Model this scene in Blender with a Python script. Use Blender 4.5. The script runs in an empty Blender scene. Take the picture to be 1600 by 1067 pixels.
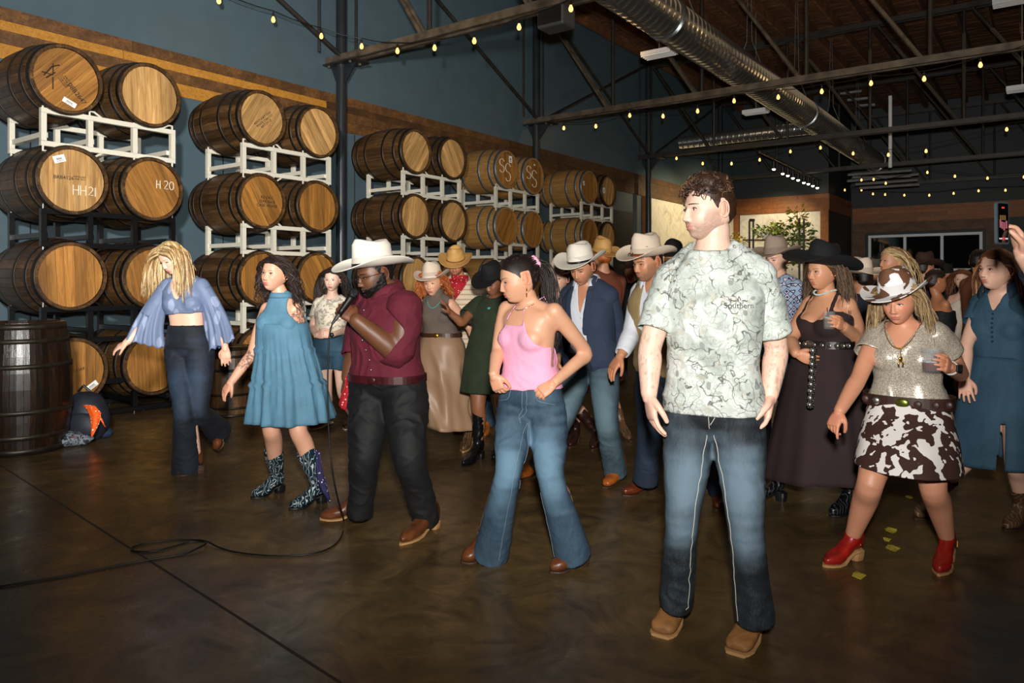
import bpy, bmesh, math, random
import numpy as np
from mathutils import Vector, Matrix
random.seed(7); rng = np.random.default_rng(7)
C = bpy.context.scene.collection
PI = math.pi
# ------------------------------------------------------------------ camera, world, lights
F, HC, CX, HY = 1159.0, 1.38, 800.0, 443.0          # focal length in pixels, eye height, horizon
cd = bpy.data.cameras.new('camera'); cam = bpy.data.objects.new('camera', cd); C.objects.link(cam)
cam.location = (0, 0, HC); cam.rotation_euler = (PI / 2, 0, 0)
cd.sensor_width = 36; cd.lens = 36 * F / 1600; cd.shift_y = -(533.5 - HY) / 1600
cd.clip_start = .05; cd.clip_end = 200
bpy.context.scene.camera = cam
sc = bpy.context.scene
sc.view_settings.view_transform = 'Standard'; sc.view_settings.look = 'None'
sc.view_settings.gamma = 1; sc.view_settings.use_curve_mapping = False
sc.view_settings.exposure = 0.0
w = bpy.data.worlds.new('world'); sc.world = w; w.use_nodes = True
w.node_tree.nodes['Background'].inputs[0].default_value = (.012, .016, .022, 1)
w.node_tree.nodes['Background'].inputs[1].default_value = 1.0

def lamp(name, kind, loc, energy, col=(1, 1, 1), target=None, size=.1, **kw):
    l = bpy.data.lights.new(name, kind); o = bpy.data.objects.new(name, l); C.objects.link(o)
    l.energy = energy; l.color = col; o.location = loc
    if kind == 'AREA': l.size = size
    else: l.shadow_soft_size = size
    for k, v in kw.items(): setattr(l, k, v)
    if target is not None:
        o.rotation_euler = (Vector(target) - Vector(loc)).to_track_quat('-Z', 'Y').to_euler()
    return o
def falloff(o, strength, mode='Linear', smooth=0):
    l = o.data; l.use_nodes = True; nt = l.node_tree
    em = nt.nodes['Emission']; lf = nt.nodes.new('ShaderNodeLightFalloff')
    lf.inputs['Strength'].default_value = strength; lf.inputs['Smooth'].default_value = smooth
    nt.links.new(lf.outputs[mode], em.inputs['Strength'])
# the photographer's flash just above the lens, its cone tipped up so that the near floor stays dark
fl = lamp('camera_flash', 'SPOT', (.03, -.05, HC + .30), 560, (1, .975, .93), (0.15, 10, 2.85), .07,
          spot_size=math.radians(96), spot_blend=.75)
falloff(fl, .37)
# added fill lamp at the left, no real source, brightens the barrel wall
f2 = lamp('added_wall_fill', 'SPOT', (-.5, .1, 2.3), 560, (1, .975, .94), (-5.3, 8.4, 4.0), .12, spot_size=math.radians(80), spot_blend=1.0)
falloff(f2, .66)
for q in ((-1.7, 9.6), (1.8, 12.9), (4.6, 10.9), (7.4, 9.0), (9.6, 7.6), (4.5, 18.0), (7.5, 15.8), (10.6, 13.6), (14, 11)): lamp('string_bulb_glow', 'POINT', (q[0], q[1], 5.35), 9, (1, .62, .28), None, .25)
# general warm room light of the hall
lamp('hall_light', 'AREA', (6.0, 9.0, 6.9), 34, (1, .72, .42), (6, 9, 0), 6)
lamp('hall_light', 'AREA', (10, 17.0, 6.9), 30, (1, .72, .42), (10, 17, 0), 6)

# ------------------------------------------------------------------ small helpers
def lin(c): c /= 255.; return c / 12.92 if c <= .04045 else ((c + .055) / 1.055) ** 2.4
def rgb(r, g, b): return (lin(r), lin(g), lin(b), 1)
def hx(s): return rgb(int(s[0:2], 16), int(s[2:4], 16), int(s[4:6], 16))
def P(px, py, Y): return Vector(((px - CX) * Y / F, Y, HC - (py - HY) * Y / F))
def G(px, py): Y = F * HC / (py - HY); return Vector(((px - CX) * Y / F, Y, 0))
V3 = lambda a: np.array(a, float)
# wall frame: t runs along the left wall (away), o out from it, z up
E1 = Vector((.589, .808, 0)); E2 = Vector((.808, -.589, 0)); W0 = Vector((-5.65, 8.31, 0))
def W(t, o, z): return W0 + E1 * t + E2 * o + Vector((0, 0, z))
def at_t(px, py, T):
    d = Vector(((px - CX) / F, 1, -(py - HY) / F)); b = Vector((0, 0, HC))
    k = (T - (b - W0).dot(E1)) / d.dot(E1); return b + d * k
def at_o(px, py, O):
    d = Vector(((px - CX) / F, 1, -(py - HY) / F)); b = Vector((0, 0, HC))
    k = (O - (b - W0).dot(E2)) / d.dot(E2); return b + d * k
def vnoise(p, seed=0):
    p = np.asarray(p, float); i = np.floor(p).astype(np.int64); f = p - i; f = f * f * (3 - 2 * f)
    def h(a, b, c):
        n = (a * 73856093) ^ (b * 19349663) ^ (c * 83492791) ^ (seed * 2654435761 & 0x7fffffff)
        n = (n ^ (n >> 13)) * 1274126177 & 0x7fffffff
        return ((n ^ (n >> 16)) & 0xffff) / 32767.5 - 1
    x, y, z = i.T; u, v, w_ = f.T; r = 0
    for dx in (0, 1):
        for dy in (0, 1):
            for dz in (0, 1):
                r = r + h(x + dx, y + dy, z + dz) * (u if dx else 1 - u) * (v if dy else 1 - v) * (w_ if dz else 1 - w_)
    return r
class MB:
    """collects geometry"""
    def __init__(s): s.v = []; s.f = []; s.n = 0
    def add(s, v, f):
        v = np.asarray(v, float).reshape(-1, 3); k = s.n
        s.v.append(v); s.f.extend([tuple(i + k for i in q) for q in f]); s.n += len(v); return s
    def box(s, o, ex, ey, ez):
        o, ex, ey, ez = map(V3, (o, ex, ey, ez))
        v = [o, o + ex, o + ex + ey, o + ey, o + ez, o + ex + ez, o + ex + ey + ez, o + ey + ez]
        return s.add(v, [(0, 3, 2, 1), (4, 5, 6, 7), (0, 1, 5, 4), (1, 2, 6, 5), (2, 3, 7, 6), (3, 0, 4, 7)])
    def wbox(s, t0, t1, o0, o1, z0, z1):
        return s.box(W(t0, o0, z0), E1 * (t1 - t0), E2 * (o1 - o0), (0, 0, z1 - z0))
    def beam(s, a, b, w_, h, up=(0, 0, 1)):
        a, b = Vector(a), Vector(b); d = (b - a).normalized(); up = Vector(up)
        if abs(d.dot(up)) > .98: up = Vector((1, 0, 0))
        x = d.cross(up).normalized(); y = x.cross(d)
        return s.box(a - x * w_ / 2 - y * h / 2, b - a, x * w_, y * h)
    def tube(s, pts, r, n=8, cap=True, squash=None):
        pts = [V3(p) for p in pts]; m = len(pts)
        rr = r if hasattr(r, '__len__') else [r] * m
        T = [(pts[min(i + 1, m - 1)] - pts[max(i - 1, 0)]) for i in range(m)]
        T = [t / (np.linalg.norm(t) + 1e-9) for t in T]
        u = np.cross(T[0], (0, 0, 1) if abs(T[0][2]) < .9 else (1, 0, 0)); u /= np.linalg.norm(u)
        v = []; f = []
        for i in range(m):
            u = u - T[i] * u.dot(T[i]); u /= np.linalg.norm(u) + 1e-9; w_ = np.cross(T[i], u)
            for k in range(n):
                a = 2 * PI * k / n; q = squash if squash else 1
                v.append(pts[i] + rr[i] * (math.cos(a) * u + math.sin(a) * w_ * q))
        for i in range(m - 1):
            for k in range(n):
                f.append((i * n + k, i * n + (k + 1) % n, (i + 1) * n + (k + 1) % n, (i + 1) * n + k))
        if cap: f.append(tuple(range(n))[::-1]); f.append(tuple((m - 1) * n + k for k in range(n)))
        return s.add(v, f)
    def ring_loft(s, rings, cap=True):
        """rings: list of (n,3) arrays"""
        n = len(rings[0]); v = np.concatenate([V3(r) for r in rings]); f = []
        for i in range(len(rings) - 1):
            for k in range(n):
                f.append((i * n + k, i * n + (k + 1) % n, (i + 1) * n + (k + 1) % n, (i + 1) * n + k))
        if cap: f.append(tuple(range(n))[::-1]); f.append(tuple((len(rings) - 1) * n + k for k in range(n)))
        return s.add(v, f)
    def ell(s, c, r, R=None, n=16, m=10):
        R = np.eye(3) if R is None else np.array(R); v = []; f = []
        for i in range(m + 1):
            th = PI * i / m
            for k in range(n):
                a = 2 * PI * k / n
                v.append(V3(c) + R @ (V3(r) * (math.sin(th) * math.cos(a), math.sin(th) * math.sin(a), -math.cos(th))))
        for i in range(m):
            for k in range(n): f.append((i * n + k, i * n + (k + 1) % n, (i + 1) * n + (k + 1) % n, (i + 1) * n + k))
        return s.add(v, f)
    def arr(s): return np.concatenate(s.v) if s.v else np.zeros((0, 3))
    def build(s, name, mat, parent=None, **kw): return mk(name, s.arr(), s.f, mat, parent, **kw)

def origin(p):
    v = Vector((0, 0, 0))
    while p is not None: v += p.location; p = p.parent
    return v
def mk(name, V, Fs, mat, parent=None, smooth=False, col=None, local=False, bevel=0):
    V = np.asarray(V, float)
    if not local and parent is not None: V = V - V3(origin(parent))
    me = bpy.data.meshes.new(name); me.from_pydata(V.tolist(), [], Fs)
    if smooth: me.polygons.foreach_set('use_smooth', [True] * len(me.polygons))
    if col is not None:
        a = me.color_attributes.new('Col', 'FLOAT_COLOR', 'POINT')
        c = np.ones((len(V), 4)); c[:, :3] = col[:, :3]; a.data.foreach_set('color', c.ravel())
    me.update()
    if mat is not None:
        for m_ in (mat if isinstance(mat, (list, tuple)) else [mat]): me.materials.append(m_)
    o = bpy.data.objects.new(name, me); C.objects.link(o); o.parent = parent
    if bevel:
        b = o.modifiers.new('bevel', 'BEVEL'); b.width = bevel; b.segments = 2; b.limit_method = 'ANGLE'
    return o
def inst(src, parent=None, mat=None, name=None, M=None):
    o = src.copy(); C.objects.link(o); o.parent = parent
    if name: o.name = name
    if M is not None: o.matrix_local = M
    return o
def thing(name, label, cat, loc=(0, 0, 0), group=None):
    o = bpy.data.objects.new(name, None); C.objects.link(o); o.location = loc; o.empty_display_size = .1
    o['label'] = label; o['category'] = cat
    if group: o['group'] = group
    return o
def tag(o, label=None, cat=None, group=None, kind=None):
    if label: o['label'] = label
    if cat: o['category'] = cat
    if group: o['group'] = group
    if kind: o['kind'] = kind
    return o

# ------------------------------------------------------------------ materials
class NT:
    def __init__(s, name):
        s.m = bpy.data.materials.new(name); s.m.use_nodes = True; s.t = s.m.node_tree
        s.b = s.t.nodes['Principled BSDF']; s.tc = s.t.nodes.new('ShaderNodeTexCoord')
    def n(s, kind, **kw):
        o = s.t.nodes.new(kind)
        for k, v in kw.items():
            if k in o.inputs: o.inputs[k].default_value = v
            else: setattr(o, k, v)
        return o
    def l(s, a, b): s.t.links.new(a, b)
    def map(s, scale=(1, 1, 1), rot=(0, 0, 0), src='Object'):
        m = s.n('ShaderNodeMapping'); m.inputs['Scale'].default_value = scale; m.inputs['Rotation'].default_value = rot
        s.l(s.tc.outputs[src], m.inputs[0]); return m.outputs[0]
    def noise(s, vec, scale=5, detail=4, rough=.55, dist=0):
        o = s.n('ShaderNodeTexNoise'); o.inputs['Scale'].default_value = scale; o.inputs['Detail'].default_value = detail
        o.inputs['Roughness'].default_value = rough; o.inputs['Distortion'].default_value = dist
        if vec is not None: s.l(vec, o.inputs['Vector'])
        return o.outputs[0]
    def ramp(s, fac, stops, mode='LINEAR'):
        o = s.n('ShaderNodeValToRGB'); o.color_ramp.interpolation = mode; e = o.color_ramp.elements
        while len(e) < len(stops): e.new(.5)
        for q, (p, c) in zip(e, stops): q.position = p; q.color = c if hasattr(c, '__len__') else (c, c, c, 1)
        s.l(fac, o.inputs[0]); return o.outputs[0]
    def mix(s, fac, a, b, mode='MIX'):
        o = s.n('ShaderNodeMix', data_type='RGBA', blend_type=mode)
        for i, x in ((0, fac), (6, a), (7, b)):
            if isinstance(x, bpy.types.NodeSocket): s.l(x, o.inputs[i])
            else: o.inputs[i].default_value = x
        return o.outputs[2]
    def math(s, op, a, b=0.):
        o = s.n('ShaderNodeMath', operation=op)
        for i, x in ((0, a), (1, b)):
            if isinstance(x, bpy.types.NodeSocket): s.l(x, o.inputs[i])
            else: o.inputs[i].default_value = x
        return o.outputs[0]
    def rnd(s): return s.n('ShaderNodeObjectInfo').outputs['Random']
    def out(s, col=None, rough=.6, metal=0, bump=None, bs=.3, bd=.01, **kw):
        b = s.b.inputs
        if col is not None:
            if isinstance(col, bpy.types.NodeSocket): s.l(col, b['Base Color'])
            else: b['Base Color'].default_value = col
        if isinstance(rough, bpy.types.NodeSocket): s.l(rough, b['Roughness'])
        else: b['Roughness'].default_value = rough
        b['Metallic'].default_value = metal
        if bump is not None:
            o = s.n('ShaderNodeBump'); o.inputs['Strength'].default_value = bs; o.inputs['Distance'].default_value = bd
            s.l(bump, o.inputs['Height']); s.l(o.outputs[0], b['Normal'])
        for k, v in kw.items(): b[k.replace('_', ' ')].default_value = v
        return s.m
def flat(name, col, rough=.6, metal=0, vary=0, ns=30, bs=0, **kw):
    k = NT(name)
    c = col
    if vary:
        n_ = k.noise(k.map(), ns); lo = tuple(x * (1 - vary) for x in col[:3]) + (1,); hi = tuple(min(1, x * (1 + vary)) for x in col[:3]) + (1,)
        c = k.ramp(n_, [(.3, lo), (.7, hi)])
        return k.out(c, rough, metal, bump=n_ if bs else None, bs=bs, **kw)
    return k.out(c, rough, metal, **kw)
def emis(name, col, s):
    k = NT(name); b = k.b.inputs; b['Base Color'].default_value = (0, 0, 0, 1) if s > 1 else col
    b['Emission Color'].default_value = col; b['Emission Strength'].default_value = s; return k.m
def woodmat(name, c1, c2, c3, scale=(1, 1, 1), rough=.6, per=.35, ns=9, stain=.5):
    """grain along local x"""
    k = NT(name); r = k.rnd()
    off = k.n('ShaderNodeVectorMath', operation='ADD'); k.l(k.map(scale), off.inputs[0])
    cmb = k.n('ShaderNodeCombineXYZ'); k.l(k.math('MULTIPLY', r, 37.), cmb.inputs[0]); k.l(k.math('MULTIPLY', r, 91.), cmb.inputs[1])
    k.l(cmb.outputs[0], off.inputs[1]); v = off.outputs[0]
    n1 = k.noise(v, ns, 6, .65, 1.2); n2 = k.noise(v, ns * .23, 3, .5)
    c = k.ramp(n1, [(.25, c1), (.5, c2), (.78, c3)])
    c = k.mix(k.ramp(n2, [(.35, 0.), (.6, stain)]), c, tuple(x * .45 for x in c1[:3]) + (1,))
    hs = k.n('ShaderNodeHueSaturation'); k.l(c, hs.inputs['Color'])
    k.l(k.math('ADD', k.math('MULTIPLY', r, per * 2), 1 - per), hs.inputs['Value'])
    return k.out(hs.outputs[0], rough, bump=n1, bs=.35, bd=.004)
M = {}
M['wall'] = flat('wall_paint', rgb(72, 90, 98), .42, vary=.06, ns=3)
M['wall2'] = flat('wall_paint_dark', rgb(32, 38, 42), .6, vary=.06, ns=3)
M['plank_dark'] = woodmat('dark_reclaimed_plank', rgb(62, 38, 18), rgb(98, 64, 30), rgb(128, 88, 46), (.35, 6, 6), .6, .3, 4)
M['plank_light'] = woodmat('golden_pine_plank', rgb(150, 96, 30), rgb(186, 128, 48), rgb(208, 152, 66), (.35, 6, 6), .5, .12, 4, .15)
M['cedar'] = woodmat('cedar_trim', rgb(88, 46, 14), rgb(140, 82, 30), rgb(168, 104, 42), (.4, 6, 6), .55, .2, 4, .2)
M['deck'] = woodmat('roof_deck', rgb(56, 34, 16), rgb(104, 66, 34), rgb(146, 98, 54), (.5, 5, 5), .8, .3, 3)
M['stave'] = woodmat('oak_stave', rgb(48, 32, 17), rgb(84, 58, 31), rgb(120, 88, 52), (.6, 7, 7), .42, .35, 5, .55)
M['stave_black'] = woodmat('dark_oak_stave', rgb(18, 11, 7), rgb(34, 22, 13), rgb(54, 36, 22), (.6, 7, 7), .3, .3, 5, .5)
M['stave_pale'] = woodmat('pale_oak_stave', rgb(120, 84, 42), rgb(158, 116, 62), rgb(184, 142, 84), (.6, 7, 7), .45, .12, 5, .2)
M['head'] = woodmat('oak_head', rgb(140, 98, 50), rgb(196, 150, 90), rgb(228, 188, 128), (7, 7, .5), .5, .24, 5, .45)
M['head_old'] = woodmat('dark_oak_head', rgb(112, 72, 26), rgb(166, 112, 48), rgb(196, 144, 76), (7, 7, .5), .5, .2, 5, .5)
M['hoop'] = flat('steel_hoop', rgb(48, 40, 32), .45, .6, .35, 14, .1)
M['hoop_zinc'] = flat('zinc_hoop', rgb(96, 108, 116), .45, .6, .2, 14)
M['rack_white'] = flat('cream_steel', rgb(212, 206, 188), .4, 0, .04, 9)
M['rack_black'] = flat('black_steel', rgb(10, 10, 11), .35)
M['col'] = flat('black_column_paint', rgb(34, 38, 42), .3, vary=.15, ns=6)
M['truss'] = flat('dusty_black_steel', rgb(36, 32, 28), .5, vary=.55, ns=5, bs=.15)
M['truss2'] = flat('dusty_black_steel_lit', rgb(80, 70, 56), .5, vary=.6, ns=5, bs=.15)  # paler copy of the truss steel, with light put into its colour
M['black'] = flat('black_plastic', rgb(16, 16, 17), .45)
M['paper'] = flat('white_label', rgb(238, 238, 232), .6)
M['chalk'] = flat('chalk', rgb(232, 222, 200), .9)
M['ink'] = flat('ink', rgb(36, 24, 16), .8)
M['cord'] = flat('cable_rubber', rgb(12, 12, 12), .5)
M['bulb'] = emis('glowing_bulb', (1, .52, .14, 1), 2.8)
M['bulb_core'] = emis('bulb_filament', (1, .8, .45, 1), 30)
M['spot_on'] = emis('spot_lens', (1, .9, .7, 1), 25)
M['metal'] = flat('galvanised', rgb(168, 172, 176), .28, .95, .15, 4)
M['zinc'] = flat('zinc_dull', rgb(130, 132, 134), .5, .5, .15, 4)
M['white'] = flat('white_enamel', rgb(225, 226, 226), .4)
M['win_frame'] = flat('white_window_frame', rgb(225, 228, 232), .5)
M['dark_glass'] = flat('night_glass', rgb(14, 18, 16), .03, 0, IOR=2.4)
# stained concrete
k = NT('stained_concrete'); v = k.map()
a = k.noise(v, .55, 8, .62, 1.4); b_ = k.noise(v, 2.6, 9, .72, 2.2); c_ = k.noise(v, 40, 3, .6)
col = k.ramp(a, [(.3, rgb(54, 42, 23)), (.5, rgb(92, 73, 43)), (.7, rgb(126, 102, 62))])
col = k.mix(k.ramp(b_, [(.42, .0), (.66, .75)]), col, rgb(36, 26, 15))
col = k.mix(k.ramp(k.noise(v, 6.3, 9, .75, 2.5), [(.58, .0), (.70, .35)]), col, rgb(134, 108, 74))
M['floor'] = k.out(col, k.ramp(b_, [(.3, .22), (.7, .42)]), bump=c_, bs=.05, bd=.002)
# herringbone tile (marble look grain on real tiles)
k = NT('marble_tile'); n1 = k.noise(k.map(), 2.2, 7, .6, 1.8)
M['tile'] = k.out(k.ramp(n1, [(.3, rgb(196, 190, 176)), (.48, rgb(228, 224, 212)), (.8, rgb(240, 236, 226))]), .3)
M['grout'] = flat('grout', rgb(170, 162, 140), .8)
# ================================================================== ROOM SHELL
T0, T1, O1, ZC = -11.0, 26.95, 19.5, 7.9
tag(MB().wbox(T0, T1 + .3, -.3, O1, -.2, 0).build('floor', M['floor']), kind='structure', label='brown stained concrete floor with saw-cut joint')
fj = bpy.data.objects['floor']
# saw cut joint crossing the near floor
a0, b0 = G(2, 728), G(545, 1075)
MB().beam(a0 - (b0 - a0) * .05 + Vector((0, 0, .0005)), b0 + (b0 - a0) * .3 + Vector((0, 0, .0005)), .012, .002).build('saw_cut_joint', M['ink'], fj)
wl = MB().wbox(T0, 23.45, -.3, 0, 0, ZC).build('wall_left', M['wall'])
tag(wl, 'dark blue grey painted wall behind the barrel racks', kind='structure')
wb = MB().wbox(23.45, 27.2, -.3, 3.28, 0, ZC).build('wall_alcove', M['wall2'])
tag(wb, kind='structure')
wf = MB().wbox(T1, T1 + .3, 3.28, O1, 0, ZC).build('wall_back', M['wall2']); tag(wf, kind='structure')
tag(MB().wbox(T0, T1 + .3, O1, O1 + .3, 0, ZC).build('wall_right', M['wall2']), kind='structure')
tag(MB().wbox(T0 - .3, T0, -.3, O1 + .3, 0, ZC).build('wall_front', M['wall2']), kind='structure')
ce = MB().wbox(T0, 19.0, -.3, O1, ZC, ZC + .15).build('ceiling', M['deck'])
tag(ce, 'dark timber roof deck on joists', kind='structure')
MB().wbox(19.0, T1 + .3, -.3, 9.0, ZC, ZC + .15).wbox(19.0, T1 + .3, 11.2, O1, ZC, ZC + .15).wbox(21.2, T1 + .3, 9.0, 11.2, ZC, ZC + .15).build('roof_deck_panel', M['deck'], ce)
# deck boards (receding: joined, too thin to pick apart) and joists
mb = MB()
for i in range(150):
    t = T0 + .25 + i * .25
    if t > T1: break
    for (oa, ob) in ([(0, O1)] if not 18.9 < t < 21.3 else [(0, 8.95), (11.25, O1)]):
        mb.wbox(t, t + .235, oa, ob, ZC - .022 - .006 * (i % 3), ZC)
tag(mb.build('deck_board', M['deck'], ce), kind='stuff')
js = None
for i in range(32):
    o_ = .3 + i * .61
    e_ = 18.9 if 8.9 < o_ < 11.3 else T1
    if js is None or e_ != T1:
        m_ = MB().box((0, 0, 0), E1 * (e_ - T0), E2 * .06, (0, 0, .26))
        j = mk('joist', m_.arr(), m_.f, M['deck'], ce, local=True)
        if e_ == T1: js = j
    else: j = inst(js, ce)
    j.location = W(T0, o_, ZC - .30)
# skylight well
sk = thing('skylight', 'pale blue skylight in a green framed well in the timber ceiling', 'skylight', W(20, 10, ZC))
M['green'] = flat('green_steel', rgb(44, 84, 72), .5)
MB().wbox(18.95, 19.0, 9, 11.2, ZC, ZC + .7).wbox(21.2, 21.25, 9, 11.2, ZC, ZC + .7).wbox(19, 21.2, 8.95, 9, ZC, ZC + .7).wbox(19, 21.2, 11.2, 11.25, ZC, ZC + .7).build('well', M['green'], sk)
for i in range(3): MB().wbox(19 + i * .74, 19.70 + i * .74, 9.0, 11.2, ZC + .68, ZC + .70).build('pane', emis('dusk_sky', (.22, .40, .62, 1), .9) if i == 0 else bpy.data.materials['dusk_sky'], sk)
MB().wbox(18.9, 21.3, 8.8, 8.94, ZC - .32, ZC - .02).wbox(21.26, 21.4, 8.8, 11.4, ZC - .32, ZC - .02).build('curb', M['cedar'], sk)

# reclaimed plank band along the wall, plank by plank
ZB = [(4.31, 4.46, 'plank_dark'), (4.20, 4.31, 'plank_light'), (4.05, 4.20, 'plank_dark'), (3.88, 4.05, 'plank_light')]
def band(fn, t0, t1, parent, darken_from, ext=0):
    for r, (z0, z1, mt) in enumerate(ZB):
        t = t0 + [0, -.9, -1.7, -.5][r]
        while t < t1:
            L = random.uniform(2.2, 3.4); a_, b_ = max(t, t0), min(t + L - .006, t1)
            m_ = mt if a_ < darken_from else 'cedar' if darken_from == 0 else 'plank_dark'
            if b_ - a_ > .1: fn(a_, b_, z0 + .003, z1, .02 + random.uniform(0, .012)).build('plank', M[m_], parent)
            t += L
band(lambda a, b, z0, z1, d: MB().wbox(a, b, 0, d, z0, z1), -1.2, 23.43, wl, 3.2)
band(lambda a, b, z0, z1, d: MB().wbox(23.45 - d, 23.45, a, b, z0, z1), 0.04, 3.28, wb, 0)
band(lambda a, b, z0, z1, d: MB().wbox(a, b, 3.28, 3.28 + d, z0, z1), 23.45, 26.9, wb, 0)
band(lambda a, b, z0, z1, d: MB().wbox(T1 - d, T1, a, b, z0 - .25, z1 - .25), 3.33, 15, wf, 0)

# tiled feature panels (herringbone marble) with cedar posts
def tile_panel(fn, w_, z0, z1, parent):
    fn(0, w_, z0, z1, .004).build('tile_backing', M['grout'], parent)
    cw, h, g = .42, .21, .006; pieces = []
    for c in range(int(w_ / cw) + 1):
        xa, xb = c * cw + g / 2, (c + 1) * cw - g / 2; sl = .9 if c % 2 else -.9
        for j in range(-3, int((z1 - z0) / h) + 4):
            y0 = z0 + j * h + (cw * .9 if sl < 0 else 0); poly = [(xa, y0), (xb, y0 + sl * (xb - xa)), (xb, y0 + sl * (xb - xa) + h - g), (xa, y0 + h - g)]
            for ax, lo, sg in ((0, 0.01, 1), (0, w_ - .01, -1), (1, z0 + .01, 1), (1, z1 - .01, -1)):
                new = []
                for m_ in range(len(poly)):
                    p1, p2 = poly[m_], poly[(m_ + 1) % len(poly)]; d1, d2 = sg * (p1[ax] - lo), sg * (p2[ax] - lo)
                    if d1 >= 0: new.append(p1)
                    if d1 * d2 < 0: u = d1 / (d1 - d2); new.append((p1[0] + u * (p2[0] - p1[0]), p1[1] + u * (p2[1] - p1[1])))
                poly = new
                if len(poly) < 3: break
            if len(poly) >= 3: pieces.append(poly)
    return pieces
def tiles(pt, w_, z0, z1, parent):
    ps = tile_panel(lambda a, b, c, d, e: MB().box(pt(a, c, 0), V3(pt(b, c, 0)) - V3(pt(a, c, 0)), V3(pt(a, c, e)) - V3(pt(a, c, 0)), (0, 0, d - c)), w_, z0, z1, parent)
    for poly in ps:
        h = .010 + random.uniform(0, .003); n = len(poly)
        v = [V3(pt(a, b, .003)) for a, b in poly] + [V3(pt(a, b, h)) for a, b in poly]
        f = [tuple(range(n, 2 * n))] + [(i, (i + 1) % n, n + (i + 1) % n, n + i) for i in range(n)]
        mk('tile', v, f, M['tile'], parent)
tiles(lambda a, z, d: W(16.1 + a, .02 + d, z), 7.2, 1.6, 3.87, wl)
tiles(lambda a, z, d: W(23.43 - d, .22 + a, z), 2.8, 1.3, 3.87, wb)
MB().wbox(15.9, 16.08, 0, .10, 0, 3.88).build('post', M['cedar'], wl)
MB().wbox(23.33, 23.43, .02, .2, 0, 3.88).build('post', M['cedar'], wb)
MB().wbox(23.33, 23.45, 3.04, 3.30, 0, 3.9).build('post', M['cedar'], wb)
MB().wbox(11.9, 11.95, 0, .05, 0, 3.88).build('panel_joint', M['col'], wl)
# dark opening in the wall beyond the racks, its shade drawn as a black sheet
MB().wbox(13.3, 15.3, 0, .02, 0, 3.35).build('panel', M['black'], wl)
for k_ in range(8): MB().wbox(-1.0 + k_ * 1.22, -.985 + k_ * 1.22, 0, .006, 0, 3.87).build('panel_joint', M['col'], wl)

# far window with cedar surround
win = thing('window_1', 'white framed glazed garage window reflecting the bulbs', None, at_t(1446, 470, T1)); del win['category']; win['kind'] = 'structure'
pA, pB = at_t(1359, 370, T1 - .05), at_t(1533, 366, T1 - .05)
oA = (pA - W0).dot(E2); oB = (pB - W0).dot(E2); zt = pA.z; zm = at_t(1446, 422, T1).z
rows = [zt, zt - (zt - zm), zt - 2 * (zt - zm), .3]
for r in range(2):
    for c_i in range(3):
        w3 = (oB - oA) / 3
        MB().wbox(T1 - .03, T1 - .02, oA + c_i * w3 + .06, oA + (c_i + 1) * w3 - .06, rows[r + 1] + .06, rows[r] - .06).build('pane', M['dark_glass'], win)
for z in rows[:3]: MB().wbox(T1 - .08, T1, oA, oB, z - .045, z + .045).build('rail', M['win_frame'], win)
for c_i in range(4):
    o_ = oA + c_i * (oB - oA) / 3; MB().wbox(T1 - .075, T1, o_ - .045, o_ + .045, rows[2], rows[0] + .045).build('mullion', M['win_frame'], win)
MB().wbox(T1 - .06, T1, oA - .6, oA - .15, 0, zt + .45).wbox(T1 - .06, T1, oB + .15, oB + .6, 0, zt + .45).wbox(T1 - .065, T1, oA - .6, oB + .6, zt + .15, zt + .50).build('trim_surround', M['plank_dark'], wf)

# ================================================================== COLUMNS, TRUSSES
TC = [4.58, 10.12, 15.72, 21.3]
for i, t in enumerate(TC):
    c = thing('steel_column', ['nearest black steel column between the second and third barrel racks', 'second black steel column rising behind the fourth barrel rack', 'third black steel column beside the left marble tile panel', 'farthest black steel column behind the horizontal duct'][i], 'column', W(t, .28, 0))
    MB().tube([W(t, .28, 0), W(t, .28, ZC - .3)], .083, 24).build('shaft', M['col'], c, smooth=False)
    MB().wbox(t - .16, t + .16, -0.0 + .02, .75, 4.86, 4.885).build('bearing_plate', M['truss'], c)
    for s_ in (-1, 1):
        a_ = W(t, .28 + s_ * .08, 4.86); m_ = MB(); e = E2 * s_
        m_.add([a_ - E1 * .01, a_ - E1 * .01 + e * .26 * (1 if s_ > 0 else .6), a_ - E1 * .01 - Vector((0, 0, .32)), a_ + E1 * .01, a_ + E1 * .01 + e * .26 * (1 if s_ > 0 else .6), a_ + E1 * .01 - Vector((0, 0, .32))], [(0, 1, 2), (3, 5, 4), (0, 3, 4, 1), (1, 4, 5, 2), (2, 5, 3, 0)])
        m_.build('gusset', M['col'], c)
    for (dx, dy) in ((-.1, .1), (.1, .1), (-.1, .6), (.1, .6)):
        MB().tube([W(t + dx, dy, 4.83), W(t + dx, dy, 4.9)], .022, 6).build('bolt', M['truss2'], c)
def truss(i, t, o0, o1, lab):
    tr = thing('roof_truss', lab, 'truss', W(t, (o0 + o1) / 2, 4.9))
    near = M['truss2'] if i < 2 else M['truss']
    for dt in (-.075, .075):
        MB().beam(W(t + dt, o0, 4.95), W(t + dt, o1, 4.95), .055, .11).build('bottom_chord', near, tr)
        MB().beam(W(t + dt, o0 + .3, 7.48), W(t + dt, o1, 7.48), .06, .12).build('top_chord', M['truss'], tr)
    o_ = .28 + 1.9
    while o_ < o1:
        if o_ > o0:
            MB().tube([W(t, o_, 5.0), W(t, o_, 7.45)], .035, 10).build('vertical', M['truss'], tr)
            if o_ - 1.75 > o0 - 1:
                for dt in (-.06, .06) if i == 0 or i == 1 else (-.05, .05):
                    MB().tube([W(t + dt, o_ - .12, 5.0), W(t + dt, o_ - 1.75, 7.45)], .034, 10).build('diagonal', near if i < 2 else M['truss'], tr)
        o_ += 1.9
    return tr
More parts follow.
